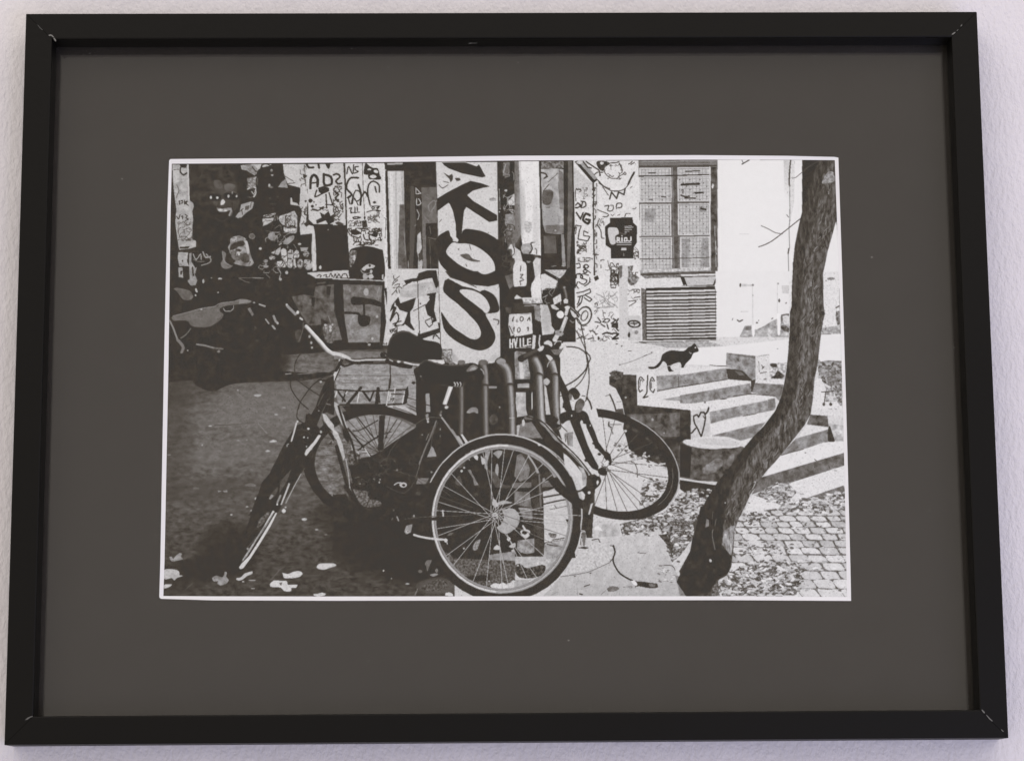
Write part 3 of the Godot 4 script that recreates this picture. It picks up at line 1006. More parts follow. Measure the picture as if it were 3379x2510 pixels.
func ink_tarmac() -> void:
	fill(92, [21,618,113,611,235,610,312,606,357,552,465,537,618,534,710,542,710,744,24,741], 2, 13, 112)
	fill(108, [23,725,710,729,710,821,25,818], 2, 14, 110)
	fill(106, [10,816,710,820,710,914,12,910], 2, 14, 96)
	fill(96, [12,908,710,912,710,1036,14,1032], 2, 12, 82)
	fill(82, [14,1030,770,1035,770,1195,17,1191], 2, 11, 78)
	fill(66, [159,641,220,621,389,614,465,597,388,595,251,598,128,605,113,621], 1, 4, -1, true)
	fill(66, [29,617,52,597,158,582,296,563,297,606,205,619,113,613], 1, 3, -1, true)
	fill(118, [463,542,477,540,599,540,603,553,463,561], 2, 12, 135)
	fill(152, [477,578,515,569,609,572,686,581,676,615,676,687,611,678,528,670,478,661,469,614], 2, 20, 160)
	stroke(110, 1.7, [473,600,574,603,674,601])
	stroke(120, 1.7, [478,612,549,615,611,613])
	stroke(120, 1.7, [486,621,582,620])
	fill(195, [515,631,515,632,513,633,511,632,510,631,511,630,513,629,515,630], 0, 0, -1, true)
	fill(104, [297,550,466,542,466,591,381,612,297,592], 2, 16, 118)
	fill(66, [289,595,318,588,402,596,443,593,465,595,444,606,360,612,298,613], 1, 6)
	soft(66, Vector2(292, 570), Vector2(69, 48), 0, 1.0)
	soft(66, Vector2(313, 553), Vector2(54, 25), 0, 0.6)
	stroke(140, 2.9, [343,598,358,596])
	stroke(120, 2.1, [373,598,414,596])
	stroke(110, 2.5, [394,616,414,613])
	fill(205, [263,652,273,649,284,651,275,656,269,655], 0, 0, -1, true)
	fill(190, [225,638,225,640,223,640,222,640,221,638,222,637,223,637,225,637], 0, 0, -1, true)
	fill(188, [326,701,325,703,321,704,317,703,316,701,317,699,321,699,325,700], 0, 0, -1, true)
	fill(188, [345,684,344,685,340,685,336,685,335,684,336,683,340,682,344,683], 0, 0, -1, true)
	fill(188, [160,730,158,731,155,731,151,731,150,730,151,729,155,728,158,729], 0, 0, -1, true)
	fill(188, [137,778,137,780,136,780,134,780,134,778,134,777,136,776,137,777], 0, 0, -1, true)
	fill(188, [249,766,249,767,247,767,246,767,245,766,246,765,247,765,249,765], 0, 0, -1, true)
	fill(188, [229,767,228,768,226,768,223,768,222,767,223,766,226,766,228,766], 0, 0, -1, true)
	fill(188, [58,803,56,804,52,805,48,804,46,803,48,801,52,801,56,801], 0, 0, -1, true)
	fill(188, [255,935,253,936,250,936,248,936,246,935,248,934,250,933,253,934], 0, 0, -1, true)
	fill(188, [264,945,263,946,261,946,259,946,258,945,259,943,261,943,263,943], 0, 0, -1, true)
	fill(188, [214,954,214,955,211,956,209,955,209,954,209,953,211,953,214,953], 0, 0, -1, true)
	fill(188, [274,693,273,694,272,695,271,694,270,693,271,693,272,692,273,693], 0, 0, -1, true)
	fill(188, [451,844,450,845,448,845,446,845,445,844,446,843,448,842,450,843], 0, 0, -1, true)
	fill(205, [303,771,314,766,325,770,316,772], 0, 0, -1, true)
	fill(195, [293,795,301,791,308,795,300,797], 0, 0, -1, true)
	fill(196, [276,915,275,918,273,919,270,918,269,915,270,912,273,911,275,912], 0, 0, -1, true)
	fill(210, [176,893,187,895,200,893,201,898,193,898,188,895,178,898], 0, 0, -1, true)
	fill(140, [110,890,117,885,130,887,129,890,119,890], 0, 0, -1, true)
	stroke(150, 1.3, [274,722,299,750])
	stroke(80, 2.1, [166,728,216,726,268,721])
	fill(140, [243,881,259,875,273,882,257,884], 1, 14, -1, true)
	soft(130, Vector2(287, 680), Vector2(157, 69), -8, 0.45)
	soft(122, Vector2(195, 799), Vector2(146, 41), -8, 0.3)
	soft(80, Vector2(155, 889), Vector2(167, 31), -6, 0.5)
	soft(72, Vector2(39, 756), Vector2(87, 188), 0, 0.55)
	soft(74, Vector2(58, 634), Vector2(125, 54), 0, 0.5)
	soft(66, Vector2(205, 1047), Vector2(87, 87), -55, 0.9)
	soft(66, Vector2(148, 1088), Vector2(104, 39), -8, 0.8)
	soft(66, Vector2(77, 1108), Vector2(87, 48), 0, 0.5)
	fill(188, [46,1092,77,1092,84,1101,84,1106,94,1107,77,1113,71,1119,65,1113,46,1115], 1, 14, -1, true)
	fill(188, [47,1129,67,1129,55,1137,47,1139], 1, 14, -1, true)
	fill(150, [58,1059,64,1059,68,1065,74,1057,84,1050,90,1052,86,1059,93,1065,76,1070,64,1071,59,1066], 1, 20, -1, true)
	fill(90, [93,1061,107,1056,103,1063,91,1069], 0, 0, -1, true)
	fill(150, [165,1113,176,1107,192,1111,197,1097,202,1099,201,1110,207,1119,200,1128,186,1132,178,1127,180,1121,170,1122], 1, 22, -1, true)
	fill(196, [227,1113,237,1112,247,1102,266,1097,266,1103,252,1109,241,1118,231,1120,225,1117], 0, 0, -1, true)
	fill(190, [246,1123,245,1124,242,1124,240,1124,239,1123,240,1122,242,1121,245,1122], 0, 0, -1, true)
	fill(165, [274,1119,274,1120,272,1121,269,1121,265,1121,261,1121,258,1120,256,1120,256,1119,256,1119,258,1118,261,1118,265,1118,269,1118,272,1118,274,1119], 0, 0, -1, true)
	fill(210, [340,1101,354,1104,369,1098,387,1098,391,1104,385,1111,363,1115,344,1114,342,1107], 1, 6, -1, true)
	fill(212, [309,1130,319,1120,336,1121,352,1122,354,1131,379,1131,375,1139,363,1139,363,1147,346,1147,336,1138,324,1137,311,1136], 1, 8, -1, true)
	fill(110, [333,1126,340,1125,338,1133,334,1131])
	fill(205, [425,1088,432,1079,447,1078,469,1078,473,1084,457,1090,445,1094,430,1092], 1, 6, -1, true)
	fill(205, [416,1155,429,1154,439,1151,449,1154,447,1158,427,1161], 0, 0, -1, true)
	fill(180, [273,1140,271,1141,267,1141,264,1141,262,1140,263,1139,267,1139,271,1139], 0, 0, -1, true)
	fill(150, [453,1006,451,1008,448,1008,445,1008,444,1006,445,1005,448,1004,451,1005], 0, 0, -1, true)
	fill(180, [429,994,428,995,425,995,422,995,421,993,422,992,425,992,428,992], 0, 0, -1, true)
	fill(200, [401,967,399,970,394,971,389,970,387,967,389,965,394,964,399,965], 0, 0, -1, true)
	fill(190, [214,955,213,956,211,957,209,956,208,955,209,953,211,953,213,953], 0, 0, -1, true)
	stroke(110, 1.5, [311,1120,323,1106,338,1089])
	stroke(100, 1.5, [98,1143,118,1125])
	soft(64, Vector2(628, 1022), Vector2(171, 108), 0, 1.0)
	soft(64, Vector2(683, 1056), Vector2(129, 87), 0, 1.0)
	soft(66, Vector2(529, 1022), Vector2(96, 79), 0, 0.8)
	fill(92, [465,941,479,945,533,970,508,975,465,974], 2, 14, -1, true)
	soft(104, Vector2(725, 1136), Vector2(54, 23), 0, 0.8)
	fill(92, [684,1143,731,1120,756,1137,725,1149], 4, 22, -1, true)
	stroke(130, 2.5, [671,1159,678,1143])
	fill(170, [658,1131,656,1132,652,1133,648,1132,646,1131,648,1129,652,1128,656,1129], 0, 0, -1, true)
	fill(200, [595,1097,594,1099,593,1100,591,1099,590,1097,591,1096,593,1095,594,1096], 0, 0, -1, true)
	fill(180, [614,1117,614,1118,612,1119,611,1118,610,1117,611,1116,612,1116,614,1116], 0, 0, -1, true)
	fill(195, [475,1083,473,1085,469,1087,465,1085,463,1083,465,1080,469,1079,473,1080], 0, 0, -1, true)
	fill(120, [696,1083,700,1073,713,1071,709,1083,702,1100,699,1087], 1, 18, -1, true)
	fill(110, [690,1100,688,1103,684,1104,680,1102,678,1100,680,1097,684,1095,688,1097], 0, 0, -1, true)
	fill(130, [729,1098,728,1102,725,1103,723,1102,721,1098,723,1094,725,1092,728,1094], 0, 0, -1, true)
	fill(150, [708,1108,720,1105,730,1107,717,1113], 0, 0, -1, true)
	fill(212, [746,1160,747,1154,756,1152,766,1157,766,1162], 0, 0, -1, true)

func ink_sunlit_wall() -> void:
	fill(220, [1079,41,1248,42,1248,379,1081,378], 1, 7)
	fill(200, [1078,58,1127,102,1126,141,1078,128], 1, 12)
	fill(222, [1079,328,1265,328,1262,518,1080,523], 1, 7)
	fill(66, [992,42,1080,42,1082,378,994,378], 1, 4)
	fill(176, [996,64,1036,63,1054,65,1053,235,1038,237,1006,233,999,210,997,158], 1, 16)
	fill(120, [997,44,1055,44,1055,62,996,63], 4, 34)
	fill(100, [1001,123,1014,119,1026,123,1026,141,1018,158,1002,158,998,141], 1, 18, -1, true)
	stroke(80, 1.9, [1001,123,1017,104])
	stroke(90, 1.5, [1014,99,1040,75])
	stroke(72, 3.8, [997,74,1008,77,1012,84,1004,89])
	fill(130, [1042,66,1054,75,1054,171,1043,171,1040,106], 1, 16)
	fill(196, [1001,163,1037,167,1038,211,1001,213], 1, 5)
	stroke(90, 2.1, [1008,166,1018,166])
	fill(130, [1007,213,1053,212,1053,235,1008,233], 1, 10)
	fill(215, [1034,227,1033,229,1031,229,1029,229,1029,227,1030,225,1031,224,1033,225], 0, 0, -1, true)
	fill(66, [996,236,1046,236,1048,323,997,323])
	fill(104, [1001,241,1032,241,1034,287,1002,287], 1, 12)
	fill(150, [1046,237,1053,237,1057,321,1048,321], 1, 12)
	fill(108, [1066,43,1076,43,1077,171,1067,323,1060,328,1064,171], 1, 10)
	stroke(150, 2.1, [1020,321,1033,320])
	stroke(180, 2.1, [1046,320,1054,321])
	fill(190, [1002,330,1059,330,1054,340,1041,353], 4, 16)
	fill(205, [993,343,1003,343,1037,367,1028,378,992,378], 1, 10)
	fill(66, [995,332,1005,336,1045,360,1032,371,997,343])
	fill(66, [1083,45,1091,42,1142,93,1130,103])
	fill(160, [1090,43,1106,42,1141,89,1133,94], 1, 12)
	fill(200, [1104,47,1102,50,1095,52,1089,50,1087,47,1090,43,1096,41,1102,43], 0, 0, -1, true)
	fill(210, [1129,102,1142,102,1140,228,1142,345,1130,345])
	stroke(68, 3.1, [1130,102,1130,159,1129,215,1130,280,1130,345])
	stroke(90, 1.3, [1139,102,1138,159])
	scribble(72, 2.3, Rect2(1128, 114, 8, 91), 14, 7.5, 31)
	fill(70, [1128,350,1138,345,1142,354,1132,360])
	stroke(66, 2.5, [1126,290,1142,291])
	scribble(80, 1.9, Rect2(1131, 206, 6, 138), 12, 8.4, 32)
	fill(70, [1140,45,1164,44,1174,51,1163,58,1155,71,1144,62], 4, 26, -1, true)
	fill(205, [1158,49,1157,52,1153,54,1149,52,1148,49,1149,46,1153,45,1157,46], 0, 0, -1, true)
	stroke(68, 3.3, [1106,46,1117,60,1125,62])
	stroke(70, 3.3, [1113,45,1134,60,1146,69,1148,82])
	stroke(70, 2.7, [1133,80,1142,73,1155,74])
	stroke(76, 2.3, [1144,101,1163,115,1180,123,1201,122,1216,113,1227,91,1236,78])
	stroke(72, 2.7, [1142,94,1158,111,1173,117])
	stroke(80, 1.9, [1155,58,1159,71,1165,82,1178,90,1191,90,1201,82,1212,76], true)
	stroke(76, 2.7, [1174,49,1191,48,1198,45])
	stroke(72, 2.7, [1198,49,1204,62,1206,69])
	stroke(72, 2.5, [1221,52,1227,50,1232,44])
	stroke(72, 2.3, [1227,54,1238,47])
	fill(80, [1216,77,1215,80,1212,81,1209,80,1208,77,1209,74,1212,72,1215,74], 0, 0, -1, true)
	fill(218, [1214,77,1213,78,1212,79,1211,78,1210,77,1211,75,1212,74,1214,75], 0, 0, -1, true)
	scribble(85, 1.5, Rect2(1155, 53, 50, 44), 12, 8.4, 33)
	stroke(70, 4.6, [1220,106,1227,91,1236,74])
	stroke(74, 1.9, [1154,111,1169,135])
	stroke(66, 3.6, [1172,144,1177,126,1190,143,1195,126,1209,133,1212,117], true)
	stroke(85, 1.7, [1225,115,1231,111])
	stroke(72, 2.5, [1158,164,1170,161,1166,175,1179,175,1181,161,1173,161])
	stroke(72, 2.7, [1189,170,1190,157,1202,156,1202,166,1192,168])
	stroke(90, 1.5, [1230,170,1238,170,1240,166])
	stroke(80, 2.1, [1139,172,1153,178,1168,184])
	stroke(70, 2.5, [1153,191,1164,191,1170,186])
	scribble(90, 1.3, Rect2(1140, 197, 16, 17), 6, 8.4, 34)
	stroke(72, 2.3, [1145,196,1140,211,1148,228,1150,248,1157,248])
	stroke(72, 2.1, [1137,213,1146,220])
	stroke(80, 1.9, [1210,192,1213,183,1225,183])
	stroke(85, 1.7, [1174,185,1179,189,1183,184])
	stroke(85, 1.7, [1191,188,1198,185])
	stroke(80, 1.9, [1085,150,1085,119,1099,121])
	stroke(72, 2.1, [1085,115,1090,120,1097,117,1099,123,1093,126])
	scribble(110, 1.3, Rect2(1103, 114, 12, 30), 9, 8.4, 35)
	stroke(66, 3.1, [1084,161,1090,154,1096,163,1090,167,1083,167])
	stroke(66, 3.1, [1098,150,1109,152,1110,163,1098,167,1096,158])
	stroke(66, 3.1, [1103,150,1098,167])
	stroke(66, 3.8, [1086,180,1096,197,1103,181], true)
	stroke(66, 5.9, [1120,187,1110,183,1103,199,1115,209,1120,200,1111,198])
	stroke(68, 2.5, [1079,235,1084,213,1091,215,1098,215,1093,228,1089,250,1114,255,1120,243,1104,241,1104,228,1116,234], true)
	stroke(68, 2.1, [1083,237,1086,217], true)
	scribble(80, 1.9, Rect2(1086, 256, 24, 32), 18, 11.5, 36)
	scribble(95, 1.7, Rect2(1088, 299, 37, 10), 9, 10.5, 37)
	stroke(66, 2.7, [1084,315,1092,313,1094,324,1086,326])
	fill(66, [1117,322,1114,326,1109,328,1104,326,1101,321,1104,317,1109,315,1114,317], 0, 0, -1, true)
	fill(218, [1113,321,1112,324,1109,325,1107,324,1106,321,1107,319,1109,318,1112,319], 0, 0, -1, true)
	stroke(66, 2.5, [1101,324,1121,339])
	fill(66, [1113,334,1111,339,1107,340,1102,339,1100,334,1102,330,1107,328,1111,330], 0, 0, -1, true)
	fill(218, [1110,334,1109,336,1107,337,1104,336,1103,334,1104,332,1107,332,1109,332], 0, 0, -1, true)
	stroke(66, 3.1, [1083,352,1083,343,1094,341,1100,347,1098,354])
	stroke(66, 2.7, [1115,345,1100,341,1094,351,1111,358,1102,369,1090,362])
	stroke(66, 2.7, [1089,379,1083,371,1087,362])
	stroke(66, 2.7, [1084,391,1102,387,1118,380])
	stroke(66, 2.7, [1087,401,1100,398,1105,397])
	stroke(66, 2.7, [1118,380,1120,389,1106,395])
	stroke(66, 2.7, [1105,396,1123,408,1117,413,1103,403])
	stroke(66, 2.7, [1099,400,1095,416,1089,424])
	stroke(66, 2.7, [1093,400,1088,416,1085,421])
	stroke(66, 2.7, [1118,351,1117,364,1104,373])
	fill(66, [1121,362,1120,364,1119,364,1118,363,1117,362,1118,361,1119,361,1120,361], 0, 0, -1, true)
	fill(66, [1121,457,1117,465,1112,471,1105,475,1098,476,1092,473,1087,469,1083,461,1083,453,1084,444,1088,436,1094,430,1101,426,1108,425,1114,427,1119,432,1122,439,1123,448], 0, 0, -1, true)
	fill(218, [1118,456,1114,463,1110,469,1104,472,1098,473,1093,471,1088,467,1086,461,1085,453,1087,446,1090,439,1095,433,1101,430,1107,429,1112,431,1116,435,1119,441,1119,448], 0, 0, -1, true)
	fill(66, [1112,454,1108,460,1104,463,1100,464,1096,463,1093,459,1093,453,1095,447,1098,441,1102,438,1107,436,1110,438,1113,442,1113,448], 0, 0, -1, true)
	fill(218, [1109,453,1107,458,1103,461,1100,462,1097,461,1096,458,1096,453,1097,448,1100,443,1103,440,1106,439,1109,440,1111,443,1111,448], 0, 0, -1, true)
	stroke(66, 2.3, [1084,429,1093,416])
	stroke(72, 2.1, [1129,420,1135,416,1137,425])
	stroke(130, 1.5, [1133,393,1150,401,1169,425])
	stroke(140, 1.5, [1152,390,1156,412,1141,421])
	stroke(140, 1.5, [1184,393,1163,410,1186,425])
	scribble(150, 1.3, Rect2(1129, 386, 60, 43), 18, 16.7, 38)
	stroke(66, 2.7, [1130,466,1145,468,1137,455])
	stroke(68, 2.5, [1149,468,1158,459,1168,461,1162,468,1149,466])
	stroke(66, 3.3, [1177,459,1183,462,1172,470])
	stroke(66, 3.3, [1189,459,1181,477,1189,489])
	stroke(66, 3.1, [1145,472,1155,479])
	stroke(66, 2.9, [1160,472,1164,485])
	fill(72, [1172,470,1189,468,1189,483,1172,481], 4, 30)
	stroke(66, 3.8, [1149,498,1161,494,1174,498])
	stroke(66, 4.6, [1176,496,1189,498,1174,511,1188,509])
	fill(72, [1141,508,1140,512,1138,513,1136,512,1136,508,1136,505,1138,504,1140,505], 0, 0, -1, true)
	stroke(72, 2.7, [1115,489,1126,491,1132,500])
	stroke(74, 2.7, [1083,510,1098,504])
	stroke(72, 2.9, [1111,511,1123,508])
	stroke(76, 1.9, [1094,502,1105,506])
	scribble(90, 1.7, Rect2(1081, 476, 106, 41), 22, 8.4, 39)
	scribble(100, 1.7, Rect2(1128, 429, 60, 30), 9, 8.4, 40)
	scribble(78, 1.9, Rect2(1170, 325, 22, 49), 22, 12.6, 41)
	scribble(80, 1.9, Rect2(1218, 338, 24, 34), 14, 12.6, 42)
	scribble(95, 1.5, Rect2(1213, 382, 33, 28), 10, 12.6, 43)
	fill(130, [1214,352,1227,343,1244,352,1233,369,1220,371], 4, 44, -1, true)
	stroke(74, 2.1, [1230,404,1247,401])
	stroke(80, 1.9, [1215,413,1236,413,1217,426])
	fill(205, [1194,326,1215,326,1213,511,1191,511], 1, 5)
	fill(200, [1214,451,1246,451,1247,515,1214,515], 1, 18)
	fill(66, [1247,473,1245,478,1239,481,1232,482,1225,482,1218,479,1214,475,1212,471,1214,466,1219,463,1226,462,1234,462,1241,465,1245,469], 0, 0, -1, true)
	fill(205, [1242,473,1241,476,1237,478,1232,479,1226,478,1221,476,1218,474,1217,471,1218,468,1222,466,1227,466,1233,466,1238,468,1241,470], 0, 0, -1, true)
	stroke(66, 2.7, [1219,471,1240,470])
	stroke(66, 2.5, [1229,466,1230,477])
	fill(72, [1219,500,1218,505,1216,507,1213,505,1213,500,1214,495,1216,493,1218,495], 1, 6, -1, true)
	fill(130, [1240,494,1238,498,1235,499,1231,498,1230,494,1231,490,1235,488,1239,490], 1, 14, -1, true)
	fill(120, [1192,321,1202,319,1203,348,1194,354], 1, 20)
	fill(120, [1215,321,1229,320,1227,335,1218,346], 4, 40)
	fill(208, [1202,318,1216,318,1215,380,1199,380])
	scribble(74, 2.1, Rect2(1172, 313, 20, 65), 24, 11.5, 44)
	scribble(90, 1.7, Rect2(1230, 272, 14, 39), 10, 11.5, 45)
	scribble(90, 1.7, Rect2(1147, 304, 24, 32), 6, 11.5, 46)
	fill(66, [1172,194,1230,193,1231,207,1241,217,1240,259,1232,272,1230,301,1173,301,1173,275,1160,266,1159,217,1172,207])
	fill(202, [1166,223,1182,219,1192,223,1194,237,1185,242,1186,261,1180,265,1171,260], 0, 0, -1, true)
	stroke(195, 1.9, [1209,217,1228,216])
	stroke(195, 1.9, [1209,221,1232,219], true)
	stroke(195, 1.9, [1209,226,1228,225])
	stroke(195, 1.9, [1209,231,1221,230])
	stroke(195, 1.9, [1209,235,1214,234])
	stroke(110, 1.9, [1195,233,1212,239])
	stroke(214, 3.6, [1189,257,1190,246,1195,247,1195,252,1190,252,1197,257], true)
	stroke(214, 3.6, [1202,257,1202,247], true)
	fill(214, [1204,242,1203,243,1202,244,1201,243,1200,242,1201,240,1202,239,1203,240], 0, 0, -1, true)
	stroke(214, 3.6, [1209,247,1208,256,1214,255,1215,251,1214,247,1209,247], true)
	stroke(214, 3.6, [1225,245,1225,254,1221,256,1218,255], true)
	stroke(195, 2.1, [1188,260,1227,260])
	stroke(195, 2.1, [1188,265,1226,265])
	fill(196, [1200,273,1213,273,1213,280,1199,280])
	stroke(150, 1.3, [1206,287,1206,295])
	fill(112, [1249,42,1453,41,1449,347,1248,346], 1, 14)
	stroke(150, 2.9, [1251,46,1449,44], true)
	stroke(130, 2.9, [1251,53,1449,51], true)
	stroke(75, 2.9, [1251,59,1449,57], true)
	stroke(120, 2.9, [1251,62,1449,60], true)
	fill(205, [1249,62,1332,62,1332,85,1249,84])
	fill(196, [1252,65,1329,65,1329,82,1251,82], 1, 14)
	fill(205, [1248,84,1333,84,1331,154,1248,153])
	fill(196, [1251,87,1330,87,1329,151,1250,151], 1, 14)
	fill(205, [1249,158,1330,158,1329,243,1248,243])
	fill(196, [1252,161,1328,161,1326,240,1250,240], 1, 14)
	fill(205, [1248,246,1331,246,1329,333,1247,332])
	fill(196, [1251,249,1328,249,1327,330,1250,330], 1, 14)
	fill(205, [1347,61,1436,61,1435,85,1347,84])
	fill(196, [1350,64,1433,64,1433,82,1349,82], 1, 14)
	fill(205, [1347,83,1435,83,1434,151,1346,151])
	fill(196, [1350,86,1432,86,1431,149,1349,148], 1, 14)
	fill(205, [1347,156,1430,156,1428,241,1346,240])
	fill(196, [1350,159,1427,160,1426,238,1348,238], 1, 14)
	fill(205, [1351,245,1428,244,1426,329,1349,328])
	fill(196, [1353,248,1425,248,1424,326,1352,326], 1, 14)
	fill(158, [1355,251,1375,251,1373,325,1354,325], 1, 18)
	fill(158, [1406,249,1424,249,1423,325,1403,323], 1, 18)
	fill(158, [1262,170,1289,170,1286,205,1261,205], 1, 18)
	fill(158, [1402,164,1421,164,1418,181,1404,179], 1, 18)
	stroke(140, 1.0, [1256,63,1254,330], true)
	stroke(140, 1.0, [1265,63,1262,330], true)
	stroke(140, 1.0, [1273,63,1271,330], true)
	stroke(140, 1.0, [1282,63,1280,330], true)
	stroke(140, 1.0, [1291,63,1288,330], true)
	stroke(140, 1.0, [1300,63,1297,330], true)
	stroke(140, 1.0, [1308,63,1306,330], true)
	stroke(140, 1.0, [1317,63,1314,330], true)
	stroke(140, 1.0, [1326,63,1323,330], true)
	stroke(140, 1.0, [1352,63,1349,330], true)
	stroke(140, 1.0, [1361,63,1357,330], true)
	stroke(140, 1.0, [1369,63,1366,330], true)
	stroke(140, 1.0, [1378,63,1375,330], true)
	stroke(140, 1.0, [1387,63,1383,330], true)
	stroke(140, 1.0, [1396,63,1392,330], true)
	stroke(140, 1.0, [1404,63,1401,330], true)
	stroke(140, 1.0, [1413,63,1409,330], true)
	stroke(140, 1.0, [1422,63,1418,330], true)
	stroke(140, 1.0, [1431,63,1427,330], true)
	stroke(146, 1.0, [1252,66,1332,66], true)
	stroke(146, 1.0, [1350,66,1433,65], true)
	stroke(146, 1.0, [1252,75,1331,75], true)
	stroke(146, 1.0, [1350,75,1433,74], true)
	stroke(146, 1.0, [1251,83,1331,84], true)
	stroke(146, 1.0, [1350,83,1433,82], true)
	stroke(146, 1.0, [1251,92,1331,92], true)
	stroke(146, 1.0, [1350,92,1432,91], true)
	stroke(146, 1.0, [1251,101,1331,101], true)
	stroke(146, 1.0, [1350,101,1432,100], true)
	stroke(146, 1.0, [1251,110,1331,110], true)
	stroke(146, 1.0, [1349,110,1432,109], true)
	stroke(146, 1.0, [1251,119,1330,119], true)
	stroke(146, 1.0, [1349,118,1432,117], true)
	stroke(146, 1.0, [1251,127,1330,127], true)
	stroke(146, 1.0, [1349,127,1432,126], true)
	stroke(146, 1.0, [1250,136,1330,136], true)
	stroke(146, 1.0, [1349,136,1431,135], true)
	stroke(146, 1.0, [1250,145,1330,145], true)
	stroke(146, 1.0, [1349,145,1431,144], true)
	stroke(146, 1.0, [1250,154,1330,154], true)
	stroke(146, 1.0, [1349,153,1431,152], true)
	stroke(146, 1.0, [1250,162,1330,162], true)
	stroke(146, 1.0, [1348,162,1431,161], true)
	stroke(146, 1.0, [1250,171,1329,171], true)
	stroke(146, 1.0, [1348,171,1431,170], true)
	stroke(146, 1.0, [1250,180,1329,180], true)
	stroke(146, 1.0, [1348,180,1430,179], true)
	stroke(146, 1.0, [1250,188,1329,189], true)
	stroke(146, 1.0, [1348,188,1430,187], true)
	stroke(146, 1.0, [1249,197,1329,197], true)
	stroke(146, 1.0, [1348,197,1430,196], true)
	stroke(146, 1.0, [1249,206,1329,206], true)
	stroke(146, 1.0, [1347,206,1430,205], true)
	stroke(146, 1.0, [1249,215,1329,215], true)
	stroke(146, 1.0, [1347,215,1430,214], true)
	stroke(146, 1.0, [1249,223,1328,223], true)
	stroke(146, 1.0, [1347,223,1429,222], true)
	stroke(146, 1.0, [1249,232,1328,232], true)
	stroke(146, 1.0, [1347,232,1429,231], true)
	stroke(146, 1.0, [1249,241,1328,241], true)
	stroke(146, 1.0, [1347,241,1429,240], true)
	stroke(146, 1.0, [1249,249,1328,249], true)
	stroke(146, 1.0, [1347,249,1429,248], true)
	stroke(146, 1.0, [1248,258,1328,258], true)
	stroke(146, 1.0, [1346,258,1429,257], true)
	stroke(146, 1.0, [1248,267,1328,267], true)
	stroke(146, 1.0, [1346,267,1428,266], true)
	stroke(146, 1.0, [1248,275,1327,276], true)
	stroke(146, 1.0, [1346,275,1428,274], true)
	stroke(146, 1.0, [1248,284,1327,284], true)
	stroke(146, 1.0, [1346,284,1428,283], true)
	stroke(146, 1.0, [1248,293,1327,293], true)
	stroke(146, 1.0, [1346,293,1428,292], true)
	stroke(146, 1.0, [1248,301,1327,302], true)
	stroke(146, 1.0, [1346,301,1428,300], true)
	stroke(146, 1.0, [1248,310,1327,310], true)
	stroke(146, 1.0, [1345,310,1428,309], true)
	stroke(146, 1.0, [1247,319,1327,319], true)
	stroke(146, 1.0, [1345,319,1427,318], true)
	stroke(146, 1.0, [1247,327,1326,328], true)
	stroke(146, 1.0, [1345,327,1427,326], true)
	fill(112, [1258,93,1257,95,1256,95,1255,95,1254,93,1255,92,1256,92,1257,92], 0, 0, -1, true)
	fill(112, [1257,120,1257,122,1256,122,1254,122,1254,120,1254,119,1256,119,1257,119], 0, 0, -1, true)
	fill(112, [1257,147,1256,148,1255,149,1254,148,1253,147,1254,146,1255,145,1256,146], 0, 0, -1, true)
	fill(112, [1256,174,1256,175,1255,176,1254,175,1253,174,1254,173,1255,172,1256,173], 0, 0, -1, true)
	fill(112, [1256,201,1255,202,1254,203,1253,202,1253,201,1253,200,1254,199,1255,200], 0, 0, -1, true)
	fill(112, [1256,228,1255,229,1254,229,1253,229,1252,228,1253,226,1254,226,1255,226], 0, 0, -1, true)
	fill(112, [1255,254,1255,256,1253,256,1252,256,1252,254,1252,253,1253,253,1255,253], 0, 0, -1, true)
	fill(112, [1255,281,1254,282,1253,283,1252,282,1251,281,1252,280,1253,279,1254,280], 0, 0, -1, true)
	fill(112, [1254,308,1254,309,1252,309,1251,309,1251,308,1251,307,1252,306,1254,307], 0, 0, -1, true)
	fill(112, [1266,102,1266,104,1265,104,1263,104,1263,102,1263,101,1265,101,1266,101], 0, 0, -1, true)
	fill(112, [1266,129,1265,131,1264,131,1263,131,1262,129,1263,128,1264,128,1265,128], 0, 0, -1, true)
	fill(112, [1265,156,1265,157,1264,158,1263,157,1262,156,1263,155,1264,154,1265,155], 0, 0, -1, true)
	fill(112, [1265,183,1264,184,1263,185,1262,184,1262,183,1262,182,1263,181,1264,182], 0, 0, -1, true)
	fill(112, [1264,210,1264,211,1263,212,1262,211,1261,210,1262,209,1263,208,1264,209], 0, 0, -1, true)
	fill(112, [1264,237,1264,238,1262,238,1261,238,1261,237,1261,235,1262,235,1264,235], 0, 0, -1, true)
	fill(112, [1264,263,1263,265,1262,265,1261,265,1260,263,1261,262,1262,262,1263,262], 0, 0, -1, true)
	fill(112, [1263,290,1263,291,1261,292,1260,291,1260,290,1260,289,1261,288,1263,289], 0, 0, -1, true)
	fill(112, [1263,317,1262,318,1261,318,1260,318,1259,317,1260,315,1261,315,1262,315], 0, 0, -1, true)
	fill(112, [1275,111,1274,113,1273,113,1272,113,1272,111,1272,110,1273,110,1274,110], 0, 0, -1, true)
	fill(112, [1274,138,1274,140,1273,140,1272,140,1271,138,1272,137,1273,137,1274,137], 0, 0, -1, true)
	fill(112, [1274,165,1273,166,1272,167,1271,166,1271,165,1271,164,1272,163,1274,164], 0, 0, -1, true)
	fill(112, [1274,192,1273,193,1272,194,1271,193,1270,192,1271,191,1272,190,1273,191], 0, 0, -1, true)
	fill(112, [1273,219,1273,220,1271,221,1270,220,1270,219,1270,218,1271,217,1273,218], 0, 0, -1, true)
	fill(112, [1273,246,1272,247,1271,247,1270,247,1269,246,1270,244,1271,244,1272,244], 0, 0, -1, true)
	fill(112, [1272,272,1272,274,1270,274,1269,273,1269,272,1269,271,1270,271,1272,271], 0, 0, -1, true)
